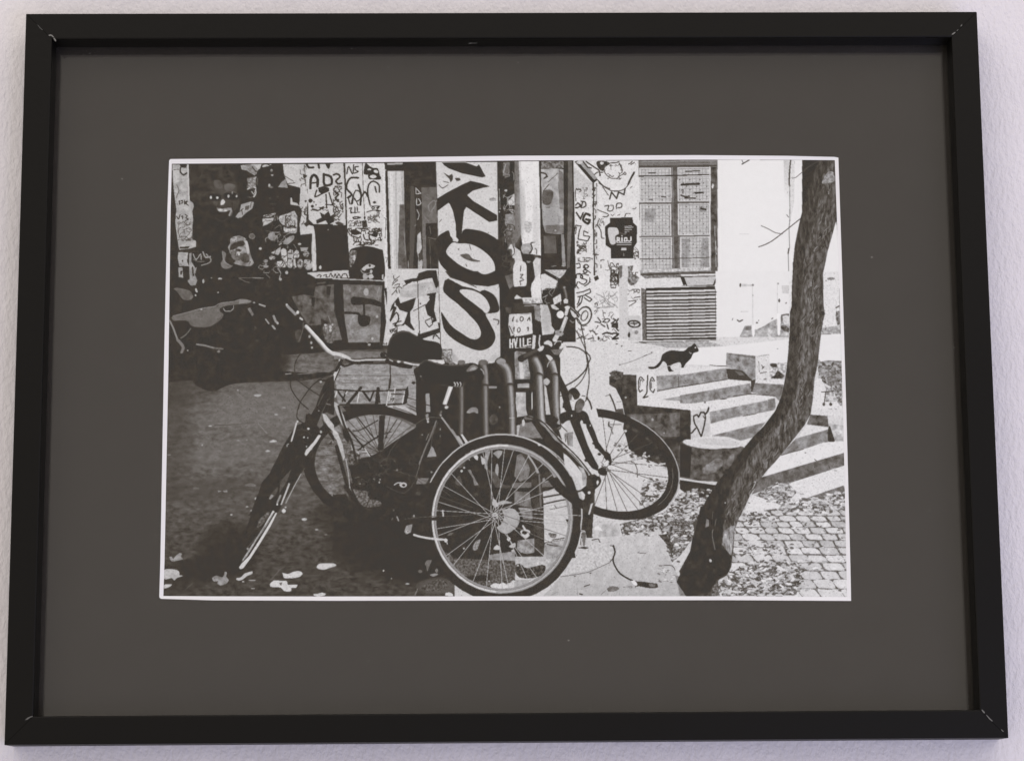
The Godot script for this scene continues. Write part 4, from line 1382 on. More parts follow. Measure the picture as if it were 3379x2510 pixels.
	fill(112, [1272,299,1271,300,1270,301,1269,300,1268,299,1269,298,1270,297,1271,298], 0, 0, -1, true)
	fill(112, [1284,93,1283,95,1282,95,1281,95,1281,93,1281,92,1282,92,1283,92], 0, 0, -1, true)
	fill(112, [1283,120,1283,122,1282,122,1281,122,1280,120,1281,119,1282,119,1283,119], 0, 0, -1, true)
	fill(112, [1283,147,1282,149,1281,149,1280,149,1280,147,1280,146,1281,146,1283,146], 0, 0, -1, true)
	fill(112, [1283,174,1282,175,1281,176,1280,175,1279,174,1280,173,1281,172,1282,173], 0, 0, -1, true)
	fill(112, [1282,201,1282,202,1280,203,1279,202,1279,201,1279,200,1280,199,1282,200], 0, 0, -1, true)
	fill(112, [1282,228,1281,229,1280,230,1279,229,1278,228,1279,227,1280,226,1281,227], 0, 0, -1, true)
	fill(112, [1281,255,1281,256,1279,256,1278,256,1278,254,1278,253,1279,253,1281,253], 0, 0, -1, true)
	fill(112, [1281,281,1280,282,1279,283,1278,282,1277,281,1278,280,1279,279,1280,280], 0, 0, -1, true)
	fill(112, [1280,308,1280,309,1278,310,1277,309,1277,308,1277,307,1278,306,1280,307], 0, 0, -1, true)
	fill(112, [1293,102,1292,104,1291,104,1290,104,1289,102,1290,101,1291,101,1292,101], 0, 0, -1, true)
	fill(112, [1292,129,1292,131,1290,131,1289,131,1289,129,1289,128,1290,128,1292,128], 0, 0, -1, true)
	fill(112, [1292,156,1291,158,1290,158,1289,158,1288,156,1289,155,1290,155,1291,155], 0, 0, -1, true)
	fill(112, [1291,183,1291,184,1289,185,1288,184,1288,183,1288,182,1289,181,1291,182], 0, 0, -1, true)
	fill(112, [1291,210,1290,211,1289,212,1288,211,1287,210,1288,209,1289,208,1290,209], 0, 0, -1, true)
	fill(112, [1290,237,1290,238,1288,238,1287,238,1287,237,1287,235,1288,235,1290,235], 0, 0, -1, true)
	fill(112, [1290,263,1289,265,1288,265,1287,265,1286,263,1287,262,1288,262,1289,262], 0, 0, -1, true)
	fill(112, [1289,290,1289,291,1287,292,1286,291,1286,290,1286,289,1287,288,1289,289], 0, 0, -1, true)
	fill(112, [1289,317,1288,318,1287,318,1286,318,1285,317,1286,316,1287,315,1288,316], 0, 0, -1, true)
	fill(112, [1301,111,1301,113,1299,113,1298,113,1298,111,1298,110,1299,110,1301,110], 0, 0, -1, true)
	fill(112, [1301,138,1300,140,1299,140,1298,140,1297,138,1298,137,1299,137,1300,137], 0, 0, -1, true)
	fill(112, [1300,165,1300,167,1298,167,1297,167,1297,165,1297,164,1298,164,1300,164], 0, 0, -1, true)
	fill(112, [1300,192,1299,193,1298,194,1297,193,1296,192,1297,191,1298,190,1299,191], 0, 0, -1, true)
	fill(112, [1299,219,1299,220,1297,221,1296,220,1296,219,1296,218,1297,217,1299,218], 0, 0, -1, true)
	fill(112, [1299,246,1298,247,1297,247,1296,247,1295,246,1296,244,1297,244,1298,244], 0, 0, -1, true)
	fill(112, [1298,272,1298,274,1296,274,1295,274,1295,272,1295,271,1296,271,1298,271], 0, 0, -1, true)
	fill(112, [1298,299,1297,300,1296,301,1295,300,1294,299,1295,298,1296,297,1297,298], 0, 0, -1, true)
	fill(112, [1310,94,1310,95,1308,95,1307,95,1307,94,1307,92,1308,92,1310,92], 0, 0, -1, true)
	fill(112, [1310,120,1309,122,1308,122,1307,122,1306,120,1307,119,1308,119,1309,119], 0, 0, -1, true)
	fill(112, [1309,147,1309,149,1307,149,1306,149,1306,147,1306,146,1307,146,1309,146], 0, 0, -1, true)
	fill(112, [1309,174,1308,175,1307,176,1306,175,1305,174,1306,173,1307,173,1308,173], 0, 0, -1, true)
	fill(112, [1308,201,1308,202,1306,203,1305,202,1305,201,1305,200,1306,199,1308,200], 0, 0, -1, true)
	fill(112, [1308,228,1307,229,1306,230,1305,229,1304,228,1305,227,1306,226,1307,227], 0, 0, -1, true)
	fill(112, [1307,255,1307,256,1305,256,1304,256,1304,255,1304,253,1305,253,1307,253], 0, 0, -1, true)
	fill(112, [1307,281,1306,283,1305,283,1304,283,1303,281,1304,280,1305,280,1306,280], 0, 0, -1, true)
	fill(112, [1306,308,1306,309,1304,310,1303,309,1303,308,1303,307,1304,306,1306,307], 0, 0, -1, true)
	fill(112, [1319,103,1318,104,1317,104,1316,104,1315,103,1316,101,1317,101,1318,101], 0, 0, -1, true)
	fill(112, [1318,129,1318,131,1316,131,1315,131,1315,129,1315,128,1317,128,1318,128], 0, 0, -1, true)
	fill(112, [1318,156,1317,158,1316,158,1315,158,1314,156,1315,155,1316,155,1317,155], 0, 0, -1, true)
	fill(112, [1317,183,1317,184,1315,185,1314,184,1314,183,1314,182,1315,181,1317,182], 0, 0, -1, true)
	fill(112, [1317,210,1316,211,1315,212,1314,211,1313,210,1314,209,1315,208,1316,209], 0, 0, -1, true)
	fill(112, [1316,237,1316,238,1314,239,1313,238,1313,237,1313,236,1314,235,1316,236], 0, 0, -1, true)
	fill(112, [1316,264,1315,265,1314,265,1313,265,1312,264,1313,262,1314,262,1315,262], 0, 0, -1, true)
	fill(112, [1315,290,1315,291,1313,292,1312,291,1312,290,1312,289,1313,288,1315,289], 0, 0, -1, true)
	fill(112, [1315,317,1314,318,1313,319,1312,318,1311,317,1312,316,1313,315,1314,316], 0, 0, -1, true)
	fill(112, [1327,112,1327,113,1325,113,1324,113,1324,112,1324,110,1326,110,1327,110], 0, 0, -1, true)
	fill(112, [1327,138,1326,140,1325,140,1324,140,1323,138,1324,137,1325,137,1326,137], 0, 0, -1, true)
	fill(112, [1326,165,1326,167,1324,167,1323,167,1323,165,1323,164,1325,164,1326,164], 0, 0, -1, true)
	fill(112, [1326,192,1325,193,1324,194,1323,193,1322,192,1323,191,1324,190,1325,191], 0, 0, -1, true)
	fill(112, [1325,219,1325,220,1323,221,1322,220,1322,219,1322,218,1324,217,1325,218], 0, 0, -1, true)
	fill(112, [1325,246,1324,247,1323,247,1322,247,1321,246,1322,245,1323,244,1324,245], 0, 0, -1, true)
	fill(112, [1324,272,1324,274,1322,274,1321,274,1321,272,1321,271,1322,271,1324,271], 0, 0, -1, true)
	fill(112, [1324,299,1323,300,1322,301,1321,300,1320,299,1321,298,1322,297,1323,298], 0, 0, -1, true)
	fill(112, [1355,94,1354,95,1353,95,1352,95,1352,94,1352,92,1353,92,1355,92], 0, 0, -1, true)
	fill(112, [1354,121,1354,122,1353,122,1352,122,1351,121,1352,119,1353,119,1354,119], 0, 0, -1, true)
	fill(112, [1354,148,1353,149,1352,149,1351,149,1351,148,1351,146,1352,146,1353,146], 0, 0, -1, true)
	fill(112, [1353,174,1353,176,1352,176,1350,176,1350,174,1351,173,1352,173,1353,173], 0, 0, -1, true)
	fill(112, [1353,201,1352,202,1351,203,1350,202,1349,201,1350,200,1351,199,1352,200], 0, 0, -1, true)
	fill(112, [1352,228,1352,229,1351,230,1349,229,1349,228,1349,227,1351,226,1352,227], 0, 0, -1, true)
	fill(112, [1352,255,1351,256,1350,257,1349,256,1348,255,1349,254,1350,253,1351,254], 0, 0, -1, true)
	fill(112, [1351,281,1351,283,1350,283,1348,283,1348,281,1348,280,1350,280,1351,280], 0, 0, -1, true)
	fill(112, [1351,308,1350,309,1349,310,1348,309,1347,308,1348,307,1349,306,1350,307], 0, 0, -1, true)
	fill(112, [1364,103,1363,104,1362,104,1361,104,1360,103,1361,101,1362,101,1363,101], 0, 0, -1, true)
	fill(112, [1363,130,1362,131,1361,131,1360,131,1360,130,1360,128,1361,128,1363,128], 0, 0, -1, true)
	fill(112, [1362,157,1362,158,1361,158,1360,158,1359,157,1360,155,1361,155,1362,155], 0, 0, -1, true)
	fill(112, [1362,183,1361,185,1360,185,1359,185,1359,183,1359,182,1360,182,1361,182], 0, 0, -1, true)
	fill(112, [1361,210,1361,211,1360,212,1358,211,1358,210,1359,209,1360,208,1361,209], 0, 0, -1, true)
	fill(112, [1361,237,1360,238,1359,239,1358,238,1357,237,1358,236,1359,235,1360,236], 0, 0, -1, true)
	fill(112, [1360,264,1360,265,1359,265,1357,265,1357,264,1357,262,1359,262,1360,262], 0, 0, -1, true)
	fill(112, [1360,290,1359,292,1358,292,1357,292,1356,290,1357,289,1358,289,1359,289], 0, 0, -1, true)
	fill(112, [1359,317,1359,318,1358,319,1356,318,1356,317,1356,316,1358,315,1359,316], 0, 0, -1, true)
	fill(112, [1372,112,1372,113,1370,113,1369,113,1369,112,1369,110,1370,110,1372,110], 0, 0, -1, true)
	fill(112, [1372,139,1371,140,1370,140,1369,140,1368,139,1369,137,1370,137,1371,137], 0, 0, -1, true)
	fill(112, [1371,166,1370,167,1369,167,1368,167,1368,166,1368,164,1369,164,1371,164], 0, 0, -1, true)
	fill(112, [1370,192,1370,194,1369,194,1368,194,1367,192,1368,191,1369,191,1370,191], 0, 0, -1, true)
	fill(112, [1370,219,1369,220,1368,221,1367,220,1367,219,1367,218,1368,217,1369,218], 0, 0, -1, true)
	fill(112, [1369,246,1369,247,1368,248,1366,247,1366,246,1366,245,1368,244,1369,245], 0, 0, -1, true)
	fill(112, [1369,273,1368,274,1367,274,1366,274,1365,273,1366,271,1367,271,1368,271], 0, 0, -1, true)
	fill(112, [1368,299,1368,301,1367,301,1365,301,1365,299,1365,298,1367,298,1368,298], 0, 0, -1, true)
	fill(112, [1381,94,1381,95,1379,96,1378,95,1378,94,1378,93,1380,92,1381,93], 0, 0, -1, true)
	fill(112, [1381,121,1380,122,1379,122,1378,122,1377,121,1378,119,1379,119,1380,119], 0, 0, -1, true)
	fill(112, [1380,148,1380,149,1378,149,1377,149,1377,148,1377,146,1378,146,1380,146], 0, 0, -1, true)
	fill(112, [1380,175,1379,176,1378,176,1377,176,1376,175,1377,173,1378,173,1379,173], 0, 0, -1, true)
	fill(112, [1379,201,1378,203,1377,203,1376,203,1376,201,1376,200,1377,200,1378,200], 0, 0, -1, true)
	fill(112, [1378,228,1378,229,1377,230,1375,229,1375,228,1376,227,1377,226,1378,227], 0, 0, -1, true)
	fill(112, [1378,255,1377,256,1376,257,1375,256,1374,255,1375,254,1376,253,1377,254], 0, 0, -1, true)
	fill(112, [1377,282,1377,283,1376,283,1374,283,1374,282,1374,280,1376,280,1377,280], 0, 0, -1, true)
	fill(112, [1377,308,1376,309,1375,310,1374,309,1373,308,1374,307,1375,307,1376,307], 0, 0, -1, true)
	fill(112, [1390,103,1389,104,1388,105,1387,104,1386,103,1387,102,1388,101,1389,102], 0, 0, -1, true)
	fill(112, [1389,130,1389,131,1387,131,1386,131,1386,130,1386,128,1387,128,1389,129], 0, 0, -1, true)
	fill(112, [1389,157,1388,158,1387,158,1386,158,1385,157,1386,155,1387,155,1388,155], 0, 0, -1, true)
	fill(112, [1388,183,1388,185,1386,185,1385,185,1385,183,1385,182,1386,182,1388,182], 0, 0, -1, true)
	fill(112, [1387,210,1387,212,1386,212,1385,212,1384,210,1385,209,1386,209,1387,209], 0, 0, -1, true)
	fill(112, [1387,237,1386,238,1385,239,1384,238,1384,237,1384,236,1385,235,1386,236], 0, 0, -1, true)
	fill(112, [1386,264,1386,265,1385,266,1383,265,1383,264,1383,263,1385,262,1386,263], 0, 0, -1, true)
	fill(112, [1386,291,1385,292,1384,292,1383,292,1382,290,1383,289,1384,289,1385,289], 0, 0, -1, true)
	fill(112, [1385,317,1385,318,1384,319,1382,318,1382,317,1382,316,1384,315,1385,316], 0, 0, -1, true)
	fill(112, [1398,112,1398,113,1397,114,1395,113,1395,112,1395,111,1397,110,1398,111], 0, 0, -1, true)
	fill(112, [1398,139,1397,140,1396,140,1395,140,1394,139,1395,137,1396,137,1397,138], 0, 0, -1, true)
	fill(112, [1397,166,1397,167,1395,167,1394,167,1394,166,1394,164,1395,164,1397,164], 0, 0, -1, true)
	fill(112, [1397,192,1396,194,1395,194,1394,194,1393,192,1394,191,1395,191,1396,191], 0, 0, -1, true)
	fill(112, [1396,219,1395,220,1394,221,1393,220,1393,219,1393,218,1394,218,1396,218], 0, 0, -1, true)
	fill(112, [1395,246,1395,247,1394,248,1392,247,1392,246,1393,245,1394,244,1395,245], 0, 0, -1, true)
	fill(112, [1395,273,1394,274,1393,274,1392,274,1391,273,1392,272,1393,271,1394,272], 0, 0, -1, true)
	fill(112, [1394,299,1394,301,1393,301,1391,301,1391,299,1391,298,1393,298,1394,298], 0, 0, -1, true)
	fill(112, [1407,94,1407,95,1406,96,1404,95,1404,94,1404,93,1406,92,1407,93], 0, 0, -1, true)
	fill(112, [1407,121,1406,122,1405,123,1404,122,1403,121,1404,120,1405,119,1406,120], 0, 0, -1, true)
	fill(112, [1406,148,1406,149,1404,149,1403,149,1403,148,1403,146,1405,146,1406,146], 0, 0, -1, true)
	fill(112, [1406,175,1405,176,1404,176,1403,176,1402,175,1403,173,1404,173,1405,173], 0, 0, -1, true)
	fill(112, [1405,201,1405,203,1403,203,1402,203,1402,201,1402,200,1403,200,1405,200], 0, 0, -1, true)
	fill(112, [1404,228,1404,229,1403,230,1402,229,1401,228,1402,227,1403,226,1404,227], 0, 0, -1, true)
	fill(112, [1404,255,1403,256,1402,257,1401,256,1401,255,1401,254,1402,253,1403,254], 0, 0, -1, true)
	fill(112, [1403,282,1403,283,1402,283,1400,283,1400,282,1400,280,1402,280,1403,280], 0, 0, -1, true)
	fill(112, [1403,308,1402,310,1401,310,1400,310,1399,308,1400,307,1401,307,1402,307], 0, 0, -1, true)
	fill(112, [1416,103,1415,104,1414,105,1413,104,1412,103,1413,102,1414,101,1415,102], 0, 0, -1, true)
	fill(112, [1415,130,1415,131,1414,132,1412,131,1412,130,1412,129,1414,128,1415,129], 0, 0, -1, true)
	fill(112, [1415,157,1414,158,1413,158,1412,158,1411,157,1412,155,1413,155,1414,155], 0, 0, -1, true)
	fill(112, [1414,184,1414,185,1412,185,1411,185,1411,184,1411,182,1412,182,1414,182], 0, 0, -1, true)
	fill(112, [1414,210,1413,212,1412,212,1411,212,1410,210,1411,209,1412,209,1413,209], 0, 0, -1, true)
	fill(112, [1413,237,1412,238,1411,239,1410,238,1410,237,1410,236,1411,235,1413,236], 0, 0, -1, true)
	fill(112, [1412,264,1412,265,1411,266,1409,265,1409,264,1410,263,1411,262,1412,263], 0, 0, -1, true)
	fill(112, [1412,291,1411,292,1410,292,1409,292,1408,291,1409,289,1410,289,1411,289], 0, 0, -1, true)
	fill(112, [1411,317,1411,318,1410,319,1408,318,1408,317,1408,316,1410,316,1411,316], 0, 0, -1, true)
	fill(112, [1424,112,1424,113,1423,114,1421,113,1421,112,1422,111,1423,110,1424,111], 0, 0, -1, true)
	fill(112, [1424,139,1423,140,1422,141,1421,140,1420,139,1421,138,1422,137,1423,138], 0, 0, -1, true)
	fill(112, [1423,166,1423,167,1422,167,1420,167,1420,166,1420,164,1422,164,1423,164], 0, 0, -1, true)
	fill(112, [1423,193,1422,194,1421,194,1420,194,1419,193,1420,191,1421,191,1422,191], 0, 0, -1, true)
	fill(112, [1422,219,1422,221,1420,221,1419,221,1419,219,1419,218,1420,218,1422,218], 0, 0, -1, true)
	fill(112, [1421,246,1421,247,1420,248,1419,247,1418,246,1419,245,1420,244,1421,245], 0, 0, -1, true)
	fill(112, [1421,273,1420,274,1419,275,1418,274,1418,273,1418,272,1419,271,1420,272], 0, 0, -1, true)
	fill(112, [1420,300,1420,301,1419,301,1417,301,1417,300,1417,298,1419,298,1420,298], 0, 0, -1, true)
	stroke(70, 3.1, [1274,76,1291,75])
	stroke(75, 2.9, [1368,72,1406,70])
	stroke(66, 5.4, [1358,107,1371,106,1403,105])
	stroke(72, 3.8, [1356,135,1366,139,1377,138])
	stroke(72, 3.3, [1366,142,1392,143])
	fill(66, [1388,127,1415,126,1411,130,1394,132])
	stroke(75, 2.1, [1273,146,1283,146])
	stroke(72, 2.9, [1305,138,1317,140])
	stroke(80, 2.1, [1356,122,1362,120,1360,129])
	stroke(66, 4.2, [1406,170,1419,173])
	stroke(212, 2.7, [1251,64,1330,63,1330,83,1251,83,1251,64], true)
	stroke(120, 1.0, [1253,66,1328,66,1328,81], true)
	stroke(212, 2.7, [1250,86,1331,86,1330,152,1250,152,1250,86], true)
	stroke(120, 1.0, [1253,88,1329,88,1328,150], true)
	stroke(212, 2.7, [1251,159,1328,159,1327,242,1250,242,1251,159], true)
	stroke(120, 1.0, [1253,162,1326,162,1325,239], true)
	stroke(212, 2.7, [1250,247,1329,247,1328,331,1249,331,1250,247], true)
	stroke(120, 1.0, [1252,250,1327,250,1326,329], true)
	stroke(212, 2.7, [1349,63,1434,63,1433,83,1349,83,1349,63], true)
	stroke(120, 1.0, [1351,65,1432,65,1431,81], true)
	stroke(212, 2.7, [1349,85,1433,85,1432,150,1348,150,1349,85], true)
	stroke(120, 1.0, [1351,87,1431,87,1430,148], true)
	stroke(212, 2.7, [1349,158,1428,158,1427,239,1348,240,1349,158], true)
	stroke(120, 1.0, [1351,160,1426,160,1424,237], true)
	stroke(212, 2.7, [1353,246,1426,246,1425,327,1351,327,1353,246], true)
	stroke(120, 1.0, [1355,249,1424,249,1423,325], true)
	fill(100, [1332,58,1348,58,1344,334,1331,334], 1, 16)
	stroke(150, 1.7, [1335,61,1334,331], true)
	stroke(72, 3.3, [1249,84,1329,83,1444,80], true)
	stroke(90, 2.7, [1248,157,1328,156,1442,154], true)
	stroke(110, 2.9, [1247,244,1326,243,1440,241], true)
	stroke(84, 1.9, [1246,303,1325,302,1439,299], true)
	fill(90, [1434,61,1449,61,1444,347,1430,347], 1, 20)
	fill(205, [1430,59,1433,59,1429,327,1425,327])
	fill(212, [1435,112,1438,104,1441,107,1440,116,1436,118], 0, 0, -1, true)
	stroke(170, 1.5, [1441,216,1442,325], true)
	stroke(200, 1.5, [1442,256,1444,292], true)
	fill(195, [1249,330,1428,326,1428,334,1249,339], 4, 22)
	stroke(72, 2.9, [1249,344,1349,341,1438,339], true)
	fill(130, [1250,346,1352,344,1356,353,1261,355], 4, 30)
	fill(218, [1250,354,1360,351,1366,381,1250,380], 1, 7)
	fill(228, [1452,41,1671,42,1661,382,1433,381,1446,351], 1, 2)
	fill(228, [1717,217,1755,207,1767,382,1710,382], 1, 2)
	fill(66, [1349,348,1362,347,1368,370,1357,372])
	fill(196, [1360,351,1442,349,1433,371,1367,373], 1, 4)
	fill(216, [1351,343,1444,342,1445,347,1353,349])
	stroke(120, 1.3, [1353,349,1444,347], true)
	stroke(100, 2.1, [1353,374,1437,374], true)
	fill(200, [1623,43,1637,43,1634,143,1623,143], 1, 2, 226)
	fill(214, [1642,43,1652,43,1647,156,1638,195])
	stroke(92, 3.8, [1641,43,1638,70], true)
	stroke(90, 4.2, [1638,70,1636,101,1637,112])
	stroke(140, 2.3, [1637,108,1635,195,1632,226,1632,271,1628,293,1628,356])
	stroke(84, 3.3, [1630,278,1628,289])
	stroke(76, 2.1, [1552,272,1567,267,1588,256,1617,234,1662,198])
	stroke(95, 1.7, [1560,216,1579,225,1597,235,1615,238])
	stroke(95, 1.5, [1642,90,1653,89,1679,67,1700,53,1714,45])
	stroke(72, 2.7, [1515,53,1534,42])
	stroke(90, 1.7, [1518,49,1515,42])
	stroke(110, 1.9, [1627,187,1632,195])
	stroke(210, 2.1, [1504,238,1529,238])
	fill(226, [1440,335,1637,336,1628,511,1438,512], 1, 3)
	fill(205, [1501,369,1539,370,1537,375,1503,376], 1, 14)
	fill(80, [1505,372,1504,376,1503,378,1501,376,1501,372,1501,369,1503,367,1505,369], 0, 0, -1, true)
	fill(130, [1538,372,1537,374,1535,375,1533,374,1532,372,1533,370,1535,369,1537,370], 0, 0, -1, true)
	stroke(205, 2.1, [1534,375,1533,478])
	fill(150, [1602,369,1601,370,1600,371,1598,370,1597,369,1598,367,1600,366,1602,367], 0, 0, -1, true)
	stroke(208, 1.9, [1598,369,1596,446])
	stroke(205, 2.1, [1503,441,1522,441])
	fill(205, [1609,373,1630,373,1629,395,1610,394])
	fill(90, [1604,413,1603,417,1601,418,1600,417,1599,413,1600,409,1602,407,1603,409], 0, 0, -1, true)
	fill(110, [1621,419,1620,421,1619,421,1617,421,1617,419,1618,418,1619,417,1620,418], 0, 0, -1, true)
	fill(140, [1536,399,1536,400,1534,401,1533,400,1532,399,1533,398,1534,397,1536,398], 0, 0, -1, true)
	stroke(85, 3.1, [1493,463,1498,467,1507,463])
	stroke(110, 1.7, [1482,458,1480,464])
	fill(90, [1546,470,1545,472,1543,472,1541,472,1540,470,1541,469,1543,468,1545,469], 0, 0, -1, true)
	fill(110, [1549,464,1548,465,1547,466,1546,465,1546,464,1547,463,1547,463,1548,463], 0, 0, -1, true)
	stroke(100, 2.3, [1580,461,1585,458])
	fill(176, [1512,478,1530,476,1540,489,1563,478,1583,465,1593,461,1628,448,1626,507,1497,508], 1, 34)
	fill(110, [1605,450,1613,448,1628,447,1625,453,1609,453,1608,468,1605,465], 0, 0, -1, true)
	fill(100, [1604,478,1616,478,1626,487,1626,496,1607,489], 4, 30, -1, true)
	fill(212, [1611,453,1625,453,1625,472,1612,474], 0, 0, -1, true)
	fill(120, [1515,480,1528,479,1527,489,1513,489], 1, 14, -1, true)
	fill(234, [1530,476,1538,476,1537,500,1533,509,1530,501])
	fill(234, [1595,446,1605,446,1602,499,1598,505,1595,499])
	fill(80, [1526,509,1537,508,1537,512,1527,513])
	stroke(110, 1.9, [1441,511,1485,510,1510,506,1529,508,1626,507], true)
	fill(222, [1628,362,1636,362,1630,513,1624,513])
	fill(222, [1716,337,1757,337,1755,500,1706,500], 1, 4)
	fill(140, [1746,356,1746,357,1743,359,1740,359,1736,360,1732,359,1728,359,1726,357,1725,356,1726,355,1728,354,1732,353,1736,353,1740,353,1743,354,1746,355], 1, 14, -1, true)
	fill(90, [1724,362,1724,363,1723,363,1722,363,1721,362,1722,361,1723,360,1724,361], 0, 0, -1, true)
	fill(120, [1746,442,1755,441,1754,475,1749,479,1745,458], 4, 34)
	stroke(90, 3.3, [1747,432,1754,428])
	fill(170, [1709,483,1754,479,1755,501,1708,499], 4, 22)

func ink_terrace() -> void:
	fill(214, [1038,518,1250,516,1443,507,1628,507,1783,503,1776,1201,770,1195,771,960,1035,808], 1, 6, 206)
	fill(226, [1438,533,1624,513,1622,573,1462,583,1345,576,1345,537], 1, 3)
	fill(226, [1706,501,1757,500,1755,573,1695,575], 1, 3)
	fill(174, [1213,520,1382,516,1417,518,1458,530,1350,535,1316,534,1266,524], 4, 14)
	stroke(110, 1.9, [1245,519,1340,518,1438,515], true)
	fill(150, [1596,538,1595,539,1593,539,1592,539,1591,538,1592,537,1594,537,1595,537], 0, 0, -1, true)
	fill(214, [1329,515,1354,512,1367,514,1356,518])
	stroke(215, 5.0, [1346,514,1375,514])
	fill(214, [1262,375,1438,374,1438,514,1260,514])
	fill(66, [1261,379,1438,375,1438,383,1261,386])
	stroke(68, 4.2, [1261,393,1310,392,1353,392,1395,391,1440,390], true)
	stroke(68, 4.2, [1261,401,1310,400,1352,399,1395,398,1439,397], true)
	stroke(68, 4.2, [1261,411,1310,411,1352,410,1394,409,1439,408], true)
	stroke(68, 4.2, [1261,419,1310,418,1352,418,1394,417,1439,416], true)
	stroke(68, 4.2, [1261,428,1310,427,1352,426,1394,425,1439,425], true)
	stroke(68, 4.2, [1261,436,1310,436,1352,435,1394,434,1439,433], true)
	stroke(68, 4.2, [1261,445,1309,444,1352,444,1394,443,1438,442], true)
	stroke(68, 4.2, [1260,453,1309,452,1351,452,1393,451,1438,450], true)
	stroke(68, 4.2, [1260,461,1309,460,1351,460,1393,459,1438,458], true)
	stroke(68, 4.2, [1260,471,1309,470,1351,470,1393,469,1438,468], true)
	stroke(68, 4.2, [1260,480,1309,479,1351,478,1393,477,1438,477], true)
	stroke(68, 4.2, [1260,488,1309,488,1351,487,1393,486,1437,485], true)
	stroke(68, 4.2, [1260,496,1308,496,1350,495,1393,494,1437,493], true)
	stroke(68, 4.2, [1259,505,1308,504,1350,503,1392,503,1437,502], true)
	stroke(170, 1.7, [1261,396,1352,394,1439,392], true)
	stroke(170, 1.7, [1261,403,1352,402,1439,400], true)
	stroke(170, 1.7, [1261,414,1352,413,1439,411], true)
	stroke(170, 1.7, [1261,421,1352,420,1439,418], true)
	stroke(170, 1.7, [1261,430,1352,429,1439,427], true)
	stroke(170, 1.7, [1261,439,1352,438,1438,436], true)
	stroke(170, 1.7, [1260,447,1351,446,1438,444], true)
	stroke(170, 1.7, [1260,455,1351,454,1438,452], true)
	stroke(170, 1.7, [1260,464,1351,462,1438,460], true)
	stroke(170, 1.7, [1260,474,1351,472,1438,471], true)
	stroke(170, 1.7, [1260,482,1351,481,1438,479], true)
	stroke(170, 1.7, [1260,491,1351,489,1437,488], true)
	stroke(170, 1.7, [1260,499,1350,498,1437,496], true)
	stroke(170, 1.7, [1259,507,1350,506,1437,504], true)
	fill(66, [1259,511,1438,507,1438,513,1259,515])
	fill(112, [1249,378,1260,383,1260,515,1250,515], 4, 22)
	stroke(70, 2.1, [1261,382,1260,514], true)
	fill(64, [1263,583,1278,583,1289,575,1296,565,1299,554,1310,545,1326,541,1354,543,1367,533,1376,529,1382,522,1386,527,1390,534,1393,541,1391,545,1379,548,1373,561,1360,574,1355,582,1352,592,1356,600,1347,600,1348,586,1345,572,1328,576,1320,580,1322,590,1331,597,1319,599,1313,589,1310,574,1301,569,1294,580,1282,588,1265,588], 0, 0, -1, true)
	fill(214, [1388,534,1387,536,1385,536,1383,536,1382,534,1383,533,1385,532,1387,533], 0, 0, -1, true)
	fill(64, [1388,535,1388,536,1387,536,1386,536,1386,535,1386,534,1387,534,1388,534], 0, 0, -1, true)
	stroke(205, 1.5, [1369,545,1372,550,1374,548])
	stroke(130, 1.3, [1190,578,1219,570,1253,556,1274,547])
	stroke(74, 1.9, [1252,556,1261,552])
	fill(80, [1275,546,1275,547,1273,547,1271,547,1270,546,1271,545,1273,545,1275,545], 0, 0, -1, true)
	fill(76, [1187,524,1186,525,1184,525,1182,525,1181,524,1182,523,1184,522,1186,523], 0, 0, -1, true)
	fill(76, [1199,529,1198,530,1197,531,1195,530,1194,529,1195,528,1197,528,1198,528], 0, 0, -1, true)
	fill(100, [1222,542,1221,543,1217,543,1214,543,1212,542,1214,541,1217,541,1221,541], 0, 0, -1, true)
	fill(100, [1194,578,1193,578,1191,579,1189,578,1189,577,1189,577,1191,576,1193,577], 0, 0, -1, true)
	stroke(190, 1.7, [1282,595,1303,584,1324,580])
	stroke(66, 1.9, [1241,519,1260,522])
	stroke(150, 1.3, [1287,521,1316,536])

